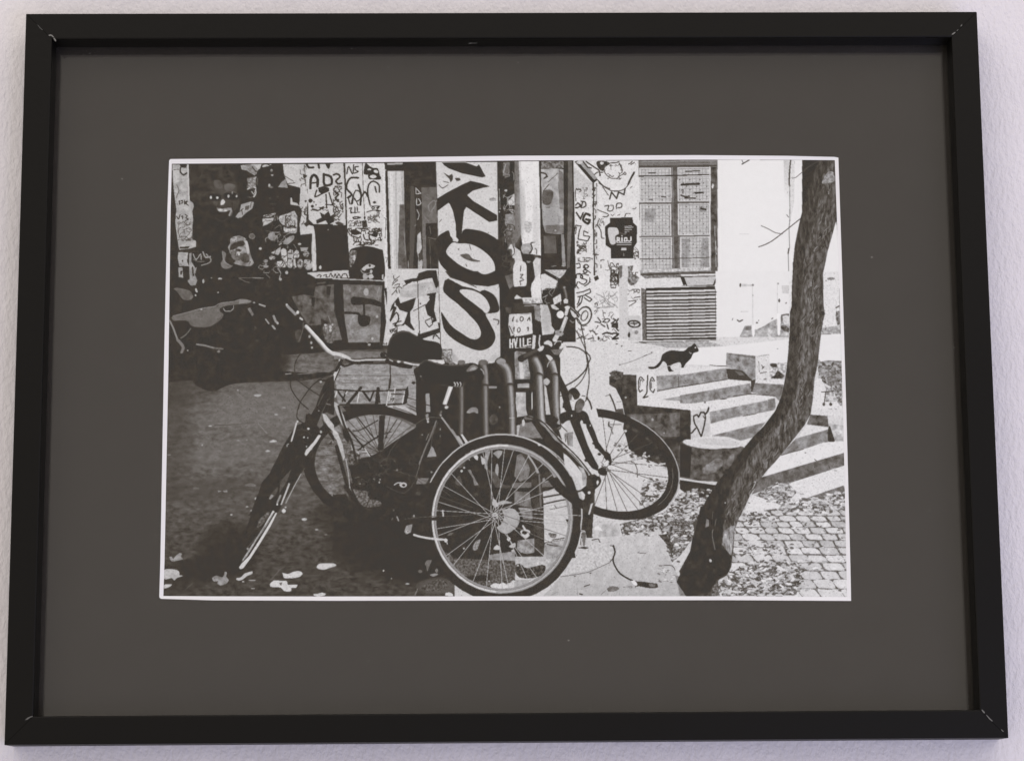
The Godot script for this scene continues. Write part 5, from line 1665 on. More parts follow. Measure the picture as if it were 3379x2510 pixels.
func ink_steps() -> void:
	fill(76, [1164,608,1177,602,1233,604,1234,681,1370,695,1369,770,1349,774,1366,787,1384,791,1382,915,1355,917,1319,847,1219,805,1197,742,1203,710,1194,672,1180,638,1164,629], 1, 14)
	fill(100, [1202,704,1280,704,1363,700,1366,763,1299,763,1237,733], 1, 24)
	fill(66, [1198,733,1249,763,1311,818,1236,811,1211,794])
	fill(160, [1208,662,1207,664,1205,665,1203,664,1202,662,1203,660,1205,659,1207,660], 1, 20, -1, true)
	fill(160, [1303,754,1302,755,1301,756,1299,755,1298,754,1299,752,1301,751,1302,752], 1, 20, -1, true)
	fill(160, [1207,748,1205,751,1203,752,1200,751,1198,748,1200,745,1203,744,1206,745], 1, 20, -1, true)
	fill(160, [1275,719,1274,721,1272,722,1270,721,1269,719,1270,716,1272,715,1274,716], 1, 20, -1, true)
	fill(160, [1195,611,1194,613,1192,614,1190,613,1190,611,1190,609,1192,609,1194,609], 1, 20, -1, true)
	fill(212, [1153,633,1180,638,1196,672,1202,710,1198,708,1196,689,1182,693,1167,655])
	stroke(80, 3.8, [1165,654,1175,678,1180,697])
	stroke(110, 1.7, [1153,658,1167,654])
	stroke(120, 1.5, [1182,673,1194,672])
	fill(90, [1180,692,1197,690,1201,710,1183,701], 1, 10)
	fill(208, [1169,593,1179,589,1196,586,1240,586,1283,595,1233,599,1200,597,1177,599], 1, 8)
	fill(90, [1164,599,1177,592,1200,597,1197,613,1178,617], 4, 26)
	fill(220, [1233,598,1281,596,1284,605,1284,646,1388,629,1387,650,1288,668,1387,674,1386,691,1234,680], 1, 5)
	fill(150, [1284,607,1388,600,1388,629,1285,646], 1, 24)
	stroke(80, 1.9, [1285,646,1339,636,1388,630], true)
	stroke(100, 1.5, [1340,608,1340,635])
	fill(214, [1285,598,1389,591,1388,600,1284,607])
	fill(160, [1291,669,1387,651,1387,674], 1, 16)
	stroke(70, 2.7, [1252,618,1244,609,1239,618,1238,639,1241,648,1248,643])
	stroke(84, 1.7, [1250,622,1244,615,1241,637])
	stroke(70, 3.1, [1262,605,1260,631,1258,652,1249,663,1262,659])
	stroke(70, 2.7, [1279,620,1273,610,1268,620,1268,643,1275,650,1279,641])
	stroke(84, 1.7, [1276,622,1272,616,1271,639])
	fill(220, [1234,664,1284,666,1387,677,1386,697,1368,695,1234,682], 1, 5)
	fill(222, [1344,586,1462,582,1466,587,1462,590,1348,604,1344,605], 1, 4)
	fill(148, [1344,605,1462,587,1464,616,1348,634,1344,634], 1, 26)
	stroke(76, 1.9, [1343,635,1411,625,1465,616])
	stroke(90, 1.7, [1420,579,1441,582,1462,582])
	fill(222, [1343,637,1465,617,1526,620,1523,627,1347,657,1343,657], 1, 4)
	fill(150, [1463,548,1537,556,1536,620,1523,617,1504,594,1462,585], 1, 30)
	fill(92, [1488,563,1494,562,1496,571,1491,570], 0, 0, -1, true)
	fill(120, [1467,550,1537,557,1536,563,1496,557], 1, 14)
	fill(216, [1538,556,1573,552,1570,618,1537,622], 1, 12)
	stroke(120, 1.3, [1545,570,1546,598])
	stroke(84, 2.1, [1552,579,1556,587])
	stroke(90, 2.5, [1553,590,1559,583])
	stroke(90, 1.9, [1547,601,1565,598])
	stroke(110, 2.5, [1556,617,1564,616])
	stroke(140, 1.3, [1545,557,1572,553])
	fill(78, [1462,589,1483,590,1504,594,1527,619,1536,617,1534,626,1528,649,1523,649,1524,621,1495,619,1465,616])
	fill(110, [1483,595,1500,597,1508,606,1495,606], 1, 10)
	fill(190, [1573,575,1617,574,1610,617,1571,616], 4, 34)
	fill(84, [1573,578,1590,576,1592,585,1577,585], 1, 10, -1, true)
	fill(80, [1585,607,1592,594,1600,600,1608,605,1604,615,1575,613], 4, 18, -1, true)
	fill(222, [1537,621,1609,617,1608,630,1534,626], 1, 4)
	fill(136, [1534,626,1607,631,1596,675,1586,662,1526,651], 1, 26)
	fill(146, [1343,657,1522,627,1525,656,1481,662,1405,677,1343,678], 1, 26)
	fill(222, [1343,677,1368,679,1448,667,1523,655,1584,661,1565,668,1415,700,1369,697,1342,693], 1, 4)
	stroke(74, 2.5, [1445,667,1461,666])
	stroke(76, 1.9, [1477,661,1523,655,1584,660])
	fill(74, [1403,677,1407,671,1408,677])
	fill(150, [1417,700,1565,671,1568,688,1585,689,1581,697,1505,709,1450,721,1419,730], 1, 26)
	fill(130, [1566,669,1584,666,1585,689,1566,690], 1, 14)
	fill(222, [1418,731,1505,711,1585,695,1557,727,1420,762], 1, 4)
	stroke(74, 1.7, [1501,711,1535,705])
	stroke(120, 1.3, [1535,704,1558,699])
	fill(142, [1420,761,1558,727,1537,754,1529,764,1495,774,1462,764], 1, 22)
	fill(218, [1495,774,1529,765,1503,792,1499,792], 1, 5)
	fill(204, [1369,696,1416,691,1417,760,1393,765,1368,769], 1, 14)
	stroke(68, 3.6, [1394,762,1386,743,1378,727,1377,710,1385,707,1389,713,1395,701,1403,701,1406,715,1402,737,1395,762])
	stroke(68, 3.6, [1370,754,1381,742])
	stroke(68, 4.2, [1407,705,1413,697,1415,689])
	stroke(72, 2.1, [1400,709,1404,717])
	fill(215, [1403,718,1402,720,1401,721,1399,720,1399,718,1400,716,1401,715,1402,716], 0, 0, -1, true)
	fill(72, [1342,693,1368,695,1367,770,1341,763], 1, 12)
	fill(94, [1341,778,1370,789,1428,795,1499,789,1490,819,1468,844,1443,871,1432,879,1339,866], 1, 22, -1, true)
	fill(66, [1341,780,1370,791,1364,867,1339,864])
	fill(130, [1396,844,1413,831,1432,819,1448,823,1441,844,1414,858,1397,856], 1, 30, -1, true)
	fill(120, [1461,819,1474,806,1477,817,1469,836,1458,836], 1, 22, -1, true)
	fill(216, [1501,782,1497,787,1484,791,1466,793,1443,793,1419,792,1397,789,1379,785,1368,779,1364,774,1368,769,1381,766,1399,763,1422,763,1445,764,1468,767,1486,772,1497,777], 0, 0, -1, true)
	fill(204, [1491,781,1487,785,1475,787,1457,787,1436,786,1415,784,1398,781,1386,777,1382,773,1387,770,1399,768,1417,768,1437,769,1458,771,1476,774,1487,778], 1, 9, -1, true)
	fill(214, [1347,776,1357,770,1376,772,1374,783,1361,785], 0, 0, -1, true)
	stroke(206, 6.3, [1339,870,1384,878,1430,881])
	fill(68, [1339,873,1430,887,1411,920,1363,915,1338,896])
	fill(220, [1637,768,1663,735,1720,744,1720,746], 1, 4)
	fill(140, [1635,769,1721,745,1727,775,1634,801,1595,811,1607,796], 1, 22)
	fill(72, [1720,736,1730,744,1736,761,1733,776,1717,777,1715,757], 1, 10, -1, true)
	fill(190, [1680,727,1756,736,1754,776,1733,776,1722,738], 1, 26)
	fill(96, [1673,708,1716,712,1718,740,1663,733], 1, 26)
	fill(214, [1742,751,1741,754,1739,756,1737,754,1736,751,1737,747,1739,746,1742,747], 0, 0, -1, true)
	fill(224, [1562,849,1594,812,1636,803,1704,779,1756,777,1755,807,1553,867], 1, 4)
	stroke(80, 1.7, [1595,812,1622,804,1653,796])
	fill(90, [1660,806,1659,806,1657,807,1655,806,1654,806,1655,805,1657,805,1659,805], 0, 0, -1, true)
	stroke(90, 1.7, [1679,822,1686,827])
	fill(112, [1543,868,1756,806,1756,838,1613,883,1552,899,1519,910], 1, 20)
	fill(222, [1613,883,1757,838,1757,890,1654,923,1592,912], 1, 4)
	stroke(90, 2.1, [1651,887,1664,888])
	stroke(90, 1.9, [1676,873,1684,875])
	stroke(76, 1.7, [1721,850,1736,852])
	fill(214, [1718,850,1731,845,1735,850,1727,852], 0, 0, -1, true)
	fill(222, [1677,702,1754,708,1755,712,1675,707])
	fill(218, [1686,621,1704,638,1711,689,1755,689,1754,710,1675,705], 1, 6)
	fill(118, [1695,574,1719,569,1757,570,1754,684,1745,686,1733,641,1711,626,1697,607], 4, 34)
	litter([1693,571,1757,569,1754,692,1702,692], 170, 8.0, 70, 190, 51, 0.80, 0.00)
	fill(222, [1690,616,1705,618,1714,641,1711,675,1741,675,1755,692,1675,696], 1, 4)
	stroke(78, 2.5, [1705,620,1715,628,1711,620])
	stroke(74, 2.5, [1702,650,1714,650,1735,648])
	stroke(76, 1.9, [1713,650,1709,679])
	fill(84, [1711,682,1710,685,1707,686,1705,685,1704,682,1705,679,1707,677,1710,679], 1, 8, -1, true)
	fill(84, [1729,682,1728,685,1725,686,1722,685,1721,682,1722,679,1725,677,1728,679], 1, 8, -1, true)
	fill(130, [1718,609,1737,607,1746,624,1732,633,1721,629], 4, 26, -1, true)

func ink_paving() -> void:
	fill(206, [991,1163,1037,1114,1079,1038,1121,978,1192,972,1291,1010,1314,1085,1354,1165], 1, 14, 184)
	fill(200, [1037,1114,1120,1094,1161,1079,1168,1038,1129,1028,1079,1038], 4, 8)
	fill(204, [1121,978,1181,976,1189,1016,1129,1021], 1, 16)
	fill(186, [1142,984,1181,984,1187,1013,1129,1017], 1, 14)
	stroke(66, 3.8, [1168,1038,1172,1054,1167,1071,1170,1086,1183,1107,1206,1122,1226,1130])
	stroke(70, 2.1, [1160,1038,1168,1039])
	stroke(74, 2.3, [1168,1069,1159,1078])
	fill(72, [1224,1129,1243,1129,1261,1132,1277,1134,1278,1143,1259,1145,1230,1140,1221,1142], 1, 9, -1, true)
	fill(120, [1255,1134,1272,1136,1270,1142,1257,1141], 1, 12, -1, true)
	fill(222, [1211,1126,1220,1125,1227,1135,1224,1140,1217,1136], 0, 0, -1, true)
	stroke(120, 1.9, [1034,1115,1066,1111,1103,1104,1128,1094,1161,1079])
	stroke(160, 1.5, [1075,1131,1077,1162])
	stroke(150, 1.7, [1120,1075,1124,1088,1129,1094])
	fill(110, [1150,1146,1164,1139,1181,1144,1172,1152,1154,1153], 1, 20, -1, true)
	stroke(120, 1.5, [1191,1142,1214,1141,1210,1146])
	stroke(66, 2.9, [1082,1158,1089,1160])
	stroke(76, 1.9, [1093,1140,1108,1135])
	stroke(90, 2.5, [1114,1024,1131,1021,1135,1030])
	fill(90, [1112,1107,1112,1108,1110,1108,1108,1108,1107,1107,1108,1105,1110,1105,1112,1105], 0, 0, -1, true)
	stroke(110, 1.9, [1228,1056,1250,1058])
	fill(100, [1073,1114,1072,1115,1070,1116,1068,1115,1067,1114,1068,1113,1070,1113,1072,1113], 0, 0, -1, true)
	stroke(140, 1.7, [1135,1160,1148,1150])
	stroke(140, 1.5, [1010,1161,1028,1153])
	fill(222, [1121,990,1131,988,1143,1001,1121,998])
	fill(120, [1185,984,1233,972,1296,956,1338,908,1382,894,1399,981,1380,1006,1335,1064,1314,1081,1291,1010,1191,1014], 4, 56)
	litter([1185,984,1233,972,1296,956,1338,908,1382,894,1399,981,1380,1006,1335,1064,1314,1081,1291,1010,1191,1014], 520, 12.1, 95, 226, 60, 0.42, 0.12)
	fill(206, [1191,1014,1291,1010,1287,1002,1241,1005], 1, 10)
	litter([1296,956,1328,910,1361,898,1382,896,1422,898,1406,944,1379,981,1337,973,1287,964], 340, 11.3, 78, 226, 61, 0.42, 0.30)
	litter([1186,986,1246,972,1274,1014,1195,1014], 70, 8.8, 84, 222, 62, 0.50, 0.40)
	litter([1238,935,1247,874,1268,868,1308,876,1305,918,1275,935,1246,939], 190, 10.9, 78, 224, 63, 0.60, 0.34)
	litter([1282,1010,1315,1035,1331,1081,1314,1089,1298,1043], 34, 9.6, 80, 210, 64, 0.60, 0.50)
	litter([1273,1086,1320,1095,1325,1132,1284,1132], 46, 8.4, 110, 222, 65, 0.50, 0.20)
	stroke(84, 2.3, [1316,987,1355,989])
	stroke(84, 2.3, [1322,979,1370,985])
	stroke(84, 2.3, [1322,1002,1367,1006])
	stroke(84, 2.3, [1336,1025,1365,1025])
	stroke(84, 2.3, [1332,1018,1359,1002])
	fill(122, [1322,1014,1336,1029,1315,1035])
	fill(84, [1282,1011,1301,1010,1319,1039,1314,1064,1303,1037], 4, 20)
	fill(146, [1322,1114,1332,1116,1351,1165,1333,1165], 1, 12)
	stroke(210, 2.1, [1333,1116,1352,1164], true)
	stroke(90, 1.7, [1281,1089,1314,1089,1322,1101])
	fill(205, [1336,1103,1346,1103,1345,1113,1335,1113])
	fill(84, [1368,981,1380,973,1380,1002,1372,1002])
	fill(198, [1472,973,1499,944,1591,920,1654,924,1759,889,1752,1170,1409,1168,1454,1114,1467,1086], 1, 14)
	fill(222, [1499,957,1517,915,1550,905,1634,886,1697,857,1758,849,1755,887,1647,924,1587,947], 1, 5)
	fill(112, [1494,959,1580,947,1586,957,1499,964], 1, 14)
	fill(116, [1645,925,1751,889,1755,903,1649,927], 1, 20)
	fill(90, [1566,929,1564,930,1560,930,1556,930,1554,929,1556,928,1560,928,1564,928], 0, 0, -1, true)
	stroke(90, 1.7, [1508,931,1514,933])
	fill(112, [1474,982,1499,961,1590,957,1653,962,1757,948,1752,1170,1481,1168,1463,1096], 4, 26)
	fill(190, [1463,953,1475,951,1488,952,1494,959,1495,963,1483,964,1473,963,1464,958], 1, 10, -1, true)
	fill(212, [1497,952,1510,952,1522,954,1530,959,1531,963,1517,965,1505,964,1499,958], 1, 10, -1, true)
	fill(216, [1530,953,1544,952,1557,954,1563,959,1566,964,1552,964,1539,963,1531,958], 1, 10, -1, true)
	fill(200, [1566,953,1577,952,1589,954,1596,959,1597,963,1585,965,1575,963,1567,958], 1, 10, -1, true)
	fill(200, [1598,952,1610,952,1621,954,1629,959,1631,964,1618,964,1606,963,1600,959], 1, 10, -1, true)
	fill(220, [1632,953,1647,952,1663,953,1670,960,1672,964,1655,964,1638,963,1633,959], 1, 10, -1, true)
	fill(190, [1670,953,1683,954,1695,953,1703,960,1704,965,1691,965,1678,964,1671,959], 1, 10, -1, true)
	fill(206, [1702,954,1717,954,1733,954,1740,960,1740,964,1725,965,1711,965,1703,959], 1, 10, -1, true)
	fill(200, [1739,954,1752,953,1764,954,1772,960,1772,964,1759,966,1748,965,1741,959], 1, 10, -1, true)
	fill(212, [1772,954,1784,954,1797,955,1803,960,1805,965,1792,966,1782,965,1775,960], 1, 10, -1, true)
	fill(220, [1436,967,1452,965,1469,966,1476,973,1478,978,1460,978,1443,977,1436,972], 1, 10, -1, true)
	fill(212, [1477,966,1492,966,1508,967,1515,973,1518,978,1500,978,1485,976,1477,972], 1, 10, -1, true)
	fill(206, [1517,966,1531,965,1546,967,1551,973,1555,978,1539,978,1525,977,1519,972], 1, 10, -1, true)
	fill(212, [1553,966,1565,965,1579,967,1585,973,1588,978,1573,979,1561,978,1555,972], 1, 10, -1, true)
	fill(212, [1587,967,1603,965,1621,967,1627,973,1629,978,1611,979,1596,978,1587,973], 1, 10, -1, true)
	fill(212, [1628,967,1642,966,1657,967,1663,974,1665,978,1650,980,1635,977,1630,973], 1, 10, -1, true)
	fill(216, [1664,968,1681,967,1698,967,1704,974,1707,978,1689,980,1672,977,1665,973], 1, 10, -1, true)
	fill(206, [1706,968,1720,967,1733,967,1740,974,1742,978,1728,979,1715,979,1709,973], 1, 10, -1, true)
	fill(190, [1741,968,1756,968,1771,968,1779,974,1781,980,1764,980,1750,978,1742,973], 1, 10, -1, true)
	fill(206, [1461,980,1474,979,1489,981,1496,987,1497,992,1483,993,1469,993,1462,987], 1, 10, -1, true)
	fill(212, [1497,981,1513,979,1529,982,1538,988,1540,993,1521,993,1504,992,1497,987], 1, 10, -1, true)
	fill(190, [1538,980,1556,980,1575,981,1581,988,1583,993,1565,994,1547,993,1540,987], 1, 10, -1, true)
	fill(206, [1579,981,1592,981,1605,982,1612,988,1613,993,1601,994,1588,993,1581,987], 1, 10, -1, true)
	fill(216, [1611,981,1624,980,1636,982,1644,988,1645,994,1633,994,1621,993,1614,987], 1, 10, -1, true)
	fill(190, [1643,982,1656,980,1669,981,1675,988,1678,993,1664,994,1651,994,1645,988], 1, 10, -1, true)
	fill(220, [1678,982,1692,982,1707,982,1715,989,1717,993,1701,995,1688,993,1680,988], 1, 10, -1, true)
	fill(190, [1717,981,1732,981,1749,982,1756,989,1757,994,1741,995,1725,993,1718,988], 1, 10, -1, true)
	fill(190, [1755,982,1772,982,1790,982,1797,989,1799,994,1780,995,1763,993,1755,988], 1, 10, -1, true)
	fill(220, [1442,994,1453,995,1466,995,1475,1003,1476,1009,1462,1010,1450,1008,1442,1002], 1, 10, -1, true)
	fill(216, [1475,995,1487,995,1501,996,1508,1003,1509,1008,1496,1010,1485,1008,1477,1002], 1, 10, -1, true)
	fill(212, [1508,996,1524,995,1541,995,1548,1003,1550,1009,1533,1009,1518,1008,1511,1002], 1, 10, -1, true)
	fill(200, [1548,995,1561,995,1575,997,1582,1003,1583,1009,1570,1009,1556,1009,1549,1002], 1, 10, -1, true)
	fill(216, [1583,996,1598,996,1613,997,1621,1004,1623,1010,1607,1010,1593,1008,1585,1003], 1, 10, -1, true)
	fill(216, [1621,997,1638,995,1656,996,1662,1004,1664,1010,1647,1011,1631,1009,1624,1003], 1, 10, -1, true)
	fill(200, [1664,996,1679,996,1695,997,1702,1004,1704,1009,1688,1011,1672,1009,1665,1003], 1, 10, -1, true)
	fill(216, [1702,997,1720,996,1737,997,1746,1004,1746,1010,1729,1010,1711,1009,1704,1003], 1, 10, -1, true)
	fill(190, [1746,997,1761,997,1776,998,1785,1005,1786,1009,1770,1011,1754,1010,1748,1004], 1, 10, -1, true)
	fill(190, [1455,1010,1469,1010,1486,1011,1492,1019,1494,1025,1479,1026,1464,1025,1456,1018], 1, 10, -1, true)
	fill(216, [1492,1012,1509,1010,1527,1013,1534,1020,1536,1025,1519,1027,1502,1025,1493,1018], 1, 10, -1, true)
	fill(200, [1534,1012,1550,1011,1564,1013,1573,1020,1573,1026,1559,1027,1545,1025,1537,1019], 1, 10, -1, true)
	fill(206, [1570,1012,1587,1011,1604,1013,1612,1020,1613,1026,1596,1026,1581,1026,1573,1019], 1, 10, -1, true)
	fill(190, [1610,1013,1625,1011,1641,1013,1648,1020,1651,1026,1635,1027,1618,1025,1612,1019], 1, 10, -1, true)
	fill(216, [1651,1012,1667,1012,1684,1013,1692,1020,1694,1027,1677,1026,1661,1025,1652,1019], 1, 10, -1, true)
	fill(206, [1693,1012,1708,1012,1724,1013,1731,1021,1732,1026,1717,1027,1703,1027,1695,1020], 1, 10, -1, true)
	fill(206, [1733,1012,1747,1012,1761,1013,1770,1021,1772,1027,1757,1028,1742,1027,1735,1020], 1, 10, -1, true)
	fill(212, [1771,1012,1789,1012,1809,1014,1817,1021,1819,1027,1799,1027,1781,1026,1772,1020], 1, 10, -1, true)
	fill(200, [1463,1028,1481,1028,1500,1028,1508,1037,1511,1042,1491,1043,1474,1042,1465,1036], 1, 10, -1, true)
	fill(212, [1506,1028,1526,1027,1546,1029,1555,1037,1556,1043,1536,1043,1516,1042,1508,1036], 1, 10, -1, true)
	fill(190, [1554,1028,1571,1028,1588,1028,1597,1037,1599,1043,1581,1044,1565,1044,1556,1036], 1, 10, -1, true)
	fill(212, [1598,1029,1617,1029,1636,1029,1644,1037,1646,1044,1627,1045,1607,1043,1600,1036], 1, 10, -1, true)
	fill(190, [1642,1028,1659,1029,1677,1030,1684,1038,1686,1044,1669,1045,1653,1043,1645,1037], 1, 10, -1, true)
	fill(190, [1686,1029,1700,1028,1716,1030,1722,1038,1725,1043,1710,1045,1697,1044,1689,1037], 1, 10, -1, true)
	fill(200, [1724,1030,1740,1029,1758,1030,1767,1038,1769,1045,1750,1045,1734,1043,1725,1037], 1, 10, -1, true)
	fill(200, [1765,1030,1783,1029,1801,1030,1808,1038,1811,1044,1793,1045,1775,1044,1767,1037], 1, 10, -1, true)
	fill(216, [1467,1045,1486,1044,1507,1046,1515,1055,1518,1062,1497,1063,1477,1061,1468,1054], 1, 10, -1, true)
	fill(206, [1514,1045,1529,1046,1543,1047,1552,1055,1556,1061,1539,1063,1525,1062,1515,1054], 1, 10, -1, true)
	fill(212, [1551,1046,1571,1046,1593,1046,1599,1055,1602,1062,1582,1063,1562,1062,1553,1054], 1, 10, -1, true)
	fill(220, [1599,1047,1616,1045,1633,1047,1641,1056,1644,1063,1626,1062,1611,1061,1603,1054], 1, 10, -1, true)
	fill(220, [1639,1047,1658,1046,1677,1048,1686,1056,1688,1062,1669,1062,1650,1061,1641,1055], 1, 10, -1, true)
	fill(200, [1684,1047,1705,1046,1725,1047,1732,1056,1736,1063,1715,1064,1696,1063,1689,1055], 1, 10, -1, true)
	fill(212, [1735,1047,1754,1047,1774,1047,1782,1056,1786,1063,1764,1064,1744,1062,1736,1055], 1, 10, -1, true)
	fill(190, [1434,1064,1450,1063,1468,1065,1477,1074,1480,1081,1462,1081,1446,1080,1436,1073], 1, 10, -1, true)
	fill(200, [1474,1064,1491,1063,1509,1064,1518,1074,1520,1081,1502,1082,1485,1080,1476,1073], 1, 10, -1, true)
	fill(216, [1517,1065,1538,1063,1559,1064,1567,1074,1569,1082,1549,1083,1528,1080,1521,1073], 1, 10, -1, true)
	fill(206, [1565,1065,1583,1063,1602,1065,1610,1075,1612,1081,1594,1083,1578,1081,1568,1073], 1, 10, -1, true)
	fill(200, [1608,1065,1630,1064,1651,1065,1660,1075,1663,1081,1641,1083,1620,1082,1613,1074], 1, 10, -1, true)
	fill(212, [1656,1066,1674,1065,1692,1067,1702,1075,1705,1082,1685,1083,1669,1082,1658,1074], 1, 10, -1, true)
	fill(220, [1700,1066,1718,1066,1738,1066,1746,1075,1749,1083,1730,1083,1712,1082,1702,1074], 1, 10, -1, true)
	fill(216, [1743,1067,1762,1065,1781,1067,1790,1076,1793,1083,1774,1083,1756,1082,1746,1074], 1, 10, -1, true)
	fill(220, [1452,1084,1473,1083,1494,1084,1502,1094,1507,1102,1485,1102,1466,1101,1455,1093], 1, 10, -1, true)
	fill(206, [1502,1084,1517,1083,1535,1084,1543,1094,1546,1102,1529,1103,1514,1102,1505,1093], 1, 10, -1, true)
	fill(200, [1541,1085,1563,1084,1585,1086,1594,1095,1598,1102,1575,1103,1552,1102,1543,1093], 1, 10, -1, true)
	fill(220, [1593,1084,1614,1084,1636,1085,1644,1095,1648,1102,1626,1103,1606,1102,1597,1094], 1, 10, -1, true)
	fill(206, [1642,1085,1662,1085,1682,1085,1690,1095,1695,1103,1673,1103,1654,1102,1645,1094], 1, 10, -1, true)
	fill(216, [1692,1085,1712,1085,1735,1086,1744,1095,1747,1104,1724,1103,1703,1102,1694,1094], 1, 10, -1, true)
	fill(200, [1743,1086,1764,1085,1786,1086,1793,1096,1798,1104,1776,1105,1754,1103,1747,1095], 1, 10, -1, true)
	fill(220, [1437,1104,1456,1103,1475,1105,1484,1115,1488,1123,1468,1124,1451,1122,1441,1114], 1, 10, -1, true)
	fill(220, [1483,1104,1504,1104,1525,1106,1535,1116,1539,1124,1517,1125,1497,1123,1487,1114], 1, 10, -1, true)
	fill(220, [1533,1104,1554,1104,1573,1106,1582,1116,1586,1124,1566,1125,1548,1124,1537,1114], 1, 10, -1, true)
	fill(220, [1583,1106,1604,1104,1626,1105,1635,1116,1638,1124,1616,1125,1594,1124,1585,1115], 1, 10, -1, true)
	fill(206, [1632,1105,1655,1105,1677,1106,1687,1116,1691,1124,1667,1126,1646,1124,1637,1115], 1, 10, -1, true)
	fill(212, [1686,1106,1705,1106,1723,1107,1732,1117,1736,1124,1717,1125,1699,1125,1689,1115], 1, 10, -1, true)
	fill(206, [1731,1107,1751,1105,1772,1106,1780,1117,1784,1125,1763,1126,1744,1124,1735,1116], 1, 10, -1, true)
	fill(212, [1423,1127,1442,1125,1461,1126,1469,1138,1475,1146,1455,1147,1438,1145,1428,1136], 1, 10, -1, true)
	fill(190, [1467,1127,1492,1126,1517,1126,1527,1138,1530,1146,1505,1148,1480,1146,1471,1136], 1, 10, -1, true)
	fill(206, [1526,1127,1544,1126,1564,1127,1574,1138,1579,1147,1558,1147,1539,1146,1530,1137], 1, 10, -1, true)
	fill(220, [1572,1127,1593,1126,1612,1127,1623,1138,1628,1147,1606,1149,1585,1147,1575,1137], 1, 10, -1, true)
	fill(200, [1621,1127,1641,1126,1662,1128,1672,1139,1675,1147,1654,1148,1635,1147,1624,1137], 1, 10, -1, true)
	fill(212, [1668,1128,1689,1126,1709,1127,1720,1139,1723,1148,1702,1148,1682,1147,1673,1138], 1, 10, -1, true)
	fill(220, [1718,1128,1742,1126,1767,1128,1776,1139,1780,1149,1755,1149,1731,1148,1721,1138], 1, 10, -1, true)
	fill(220, [1412,1149,1437,1149,1462,1149,1473,1161,1477,1170,1451,1170,1427,1170,1416,1160], 1, 10, -1, true)
	fill(206, [1470,1149,1491,1149,1512,1150,1522,1161,1526,1170,1505,1172,1486,1170,1474,1160], 1, 10, -1, true)
	fill(190, [1518,1149,1544,1149,1570,1150,1580,1162,1585,1171,1558,1172,1534,1171,1524,1160], 1, 10, -1, true)
	fill(220, [1578,1150,1600,1150,1623,1151,1633,1162,1638,1172,1614,1172,1593,1170,1582,1161], 1, 10, -1, true)
	fill(216, [1631,1151,1649,1149,1669,1151,1679,1162,1684,1171,1663,1172,1645,1171,1634,1161], 1, 10, -1, true)
	fill(216, [1678,1150,1704,1151,1730,1151,1740,1163,1746,1173,1718,1173,1692,1171,1682,1161], 1, 10, -1, true)
	fill(216, [1736,1152,1757,1150,1779,1151,1787,1163,1792,1172,1771,1174,1750,1172,1741,1162], 1, 10, -1, true)
	litter([1474,982,1590,966,1754,967,1748,1166,1636,1165,1608,1066,1484,1065], 150, 9.2, 92, 230, 79, 0.42, 0.35)
	fill(128, [1529,913,1550,897,1582,882,1611,884,1633,905,1601,941,1550,922], 4, 58)
	fill(128, [1587,947,1650,926,1706,914,1755,902,1755,948,1694,962,1636,953,1601,960], 4, 58)
	fill(128, [1491,961,1557,957,1559,980,1509,984], 4, 58)
	fill(128, [1462,1104,1525,1080,1628,1080,1647,1097,1631,1134,1624,1165,1438,1165,1431,1135], 4, 58)
	litter([1525,911,1551,894,1582,880,1611,882,1654,910,1650,926,1601,945,1546,920], 170, 12.6, 110, 230, 71, 0.42, 0.16)
	litter([1582,947,1650,924,1706,912,1757,900,1756,950,1694,966,1636,956,1601,962], 330, 13.0, 90, 230, 72, 0.45, 0.22)
	litter([1486,961,1559,955,1561,982,1507,986], 110, 11.7, 84, 226, 73, 0.45, 0.30)
	litter([1473,1019,1526,1036,1619,1037,1619,1057,1567,1065,1488,1065], 130, 11.7, 90, 228, 74, 0.40, 0.30)
	litter([1462,1102,1525,1078,1629,1078,1649,1097,1633,1134,1626,1165,1436,1166,1429,1133], 470, 13.8, 84, 228, 75, 0.42, 0.26)
	litter([1416,1139,1470,1127,1481,1166,1411,1166], 110, 10.5, 90, 215, 76, 0.50, 0.35)
	litter([1625,1074,1701,1077,1672,1134,1637,1138], 26, 14.7, 150, 228, 77, 0.50, 0.15)
	litter([1632,962,1754,975,1749,1129,1691,1066], 26, 7.1, 90, 225, 78, 0.40, 0.50)

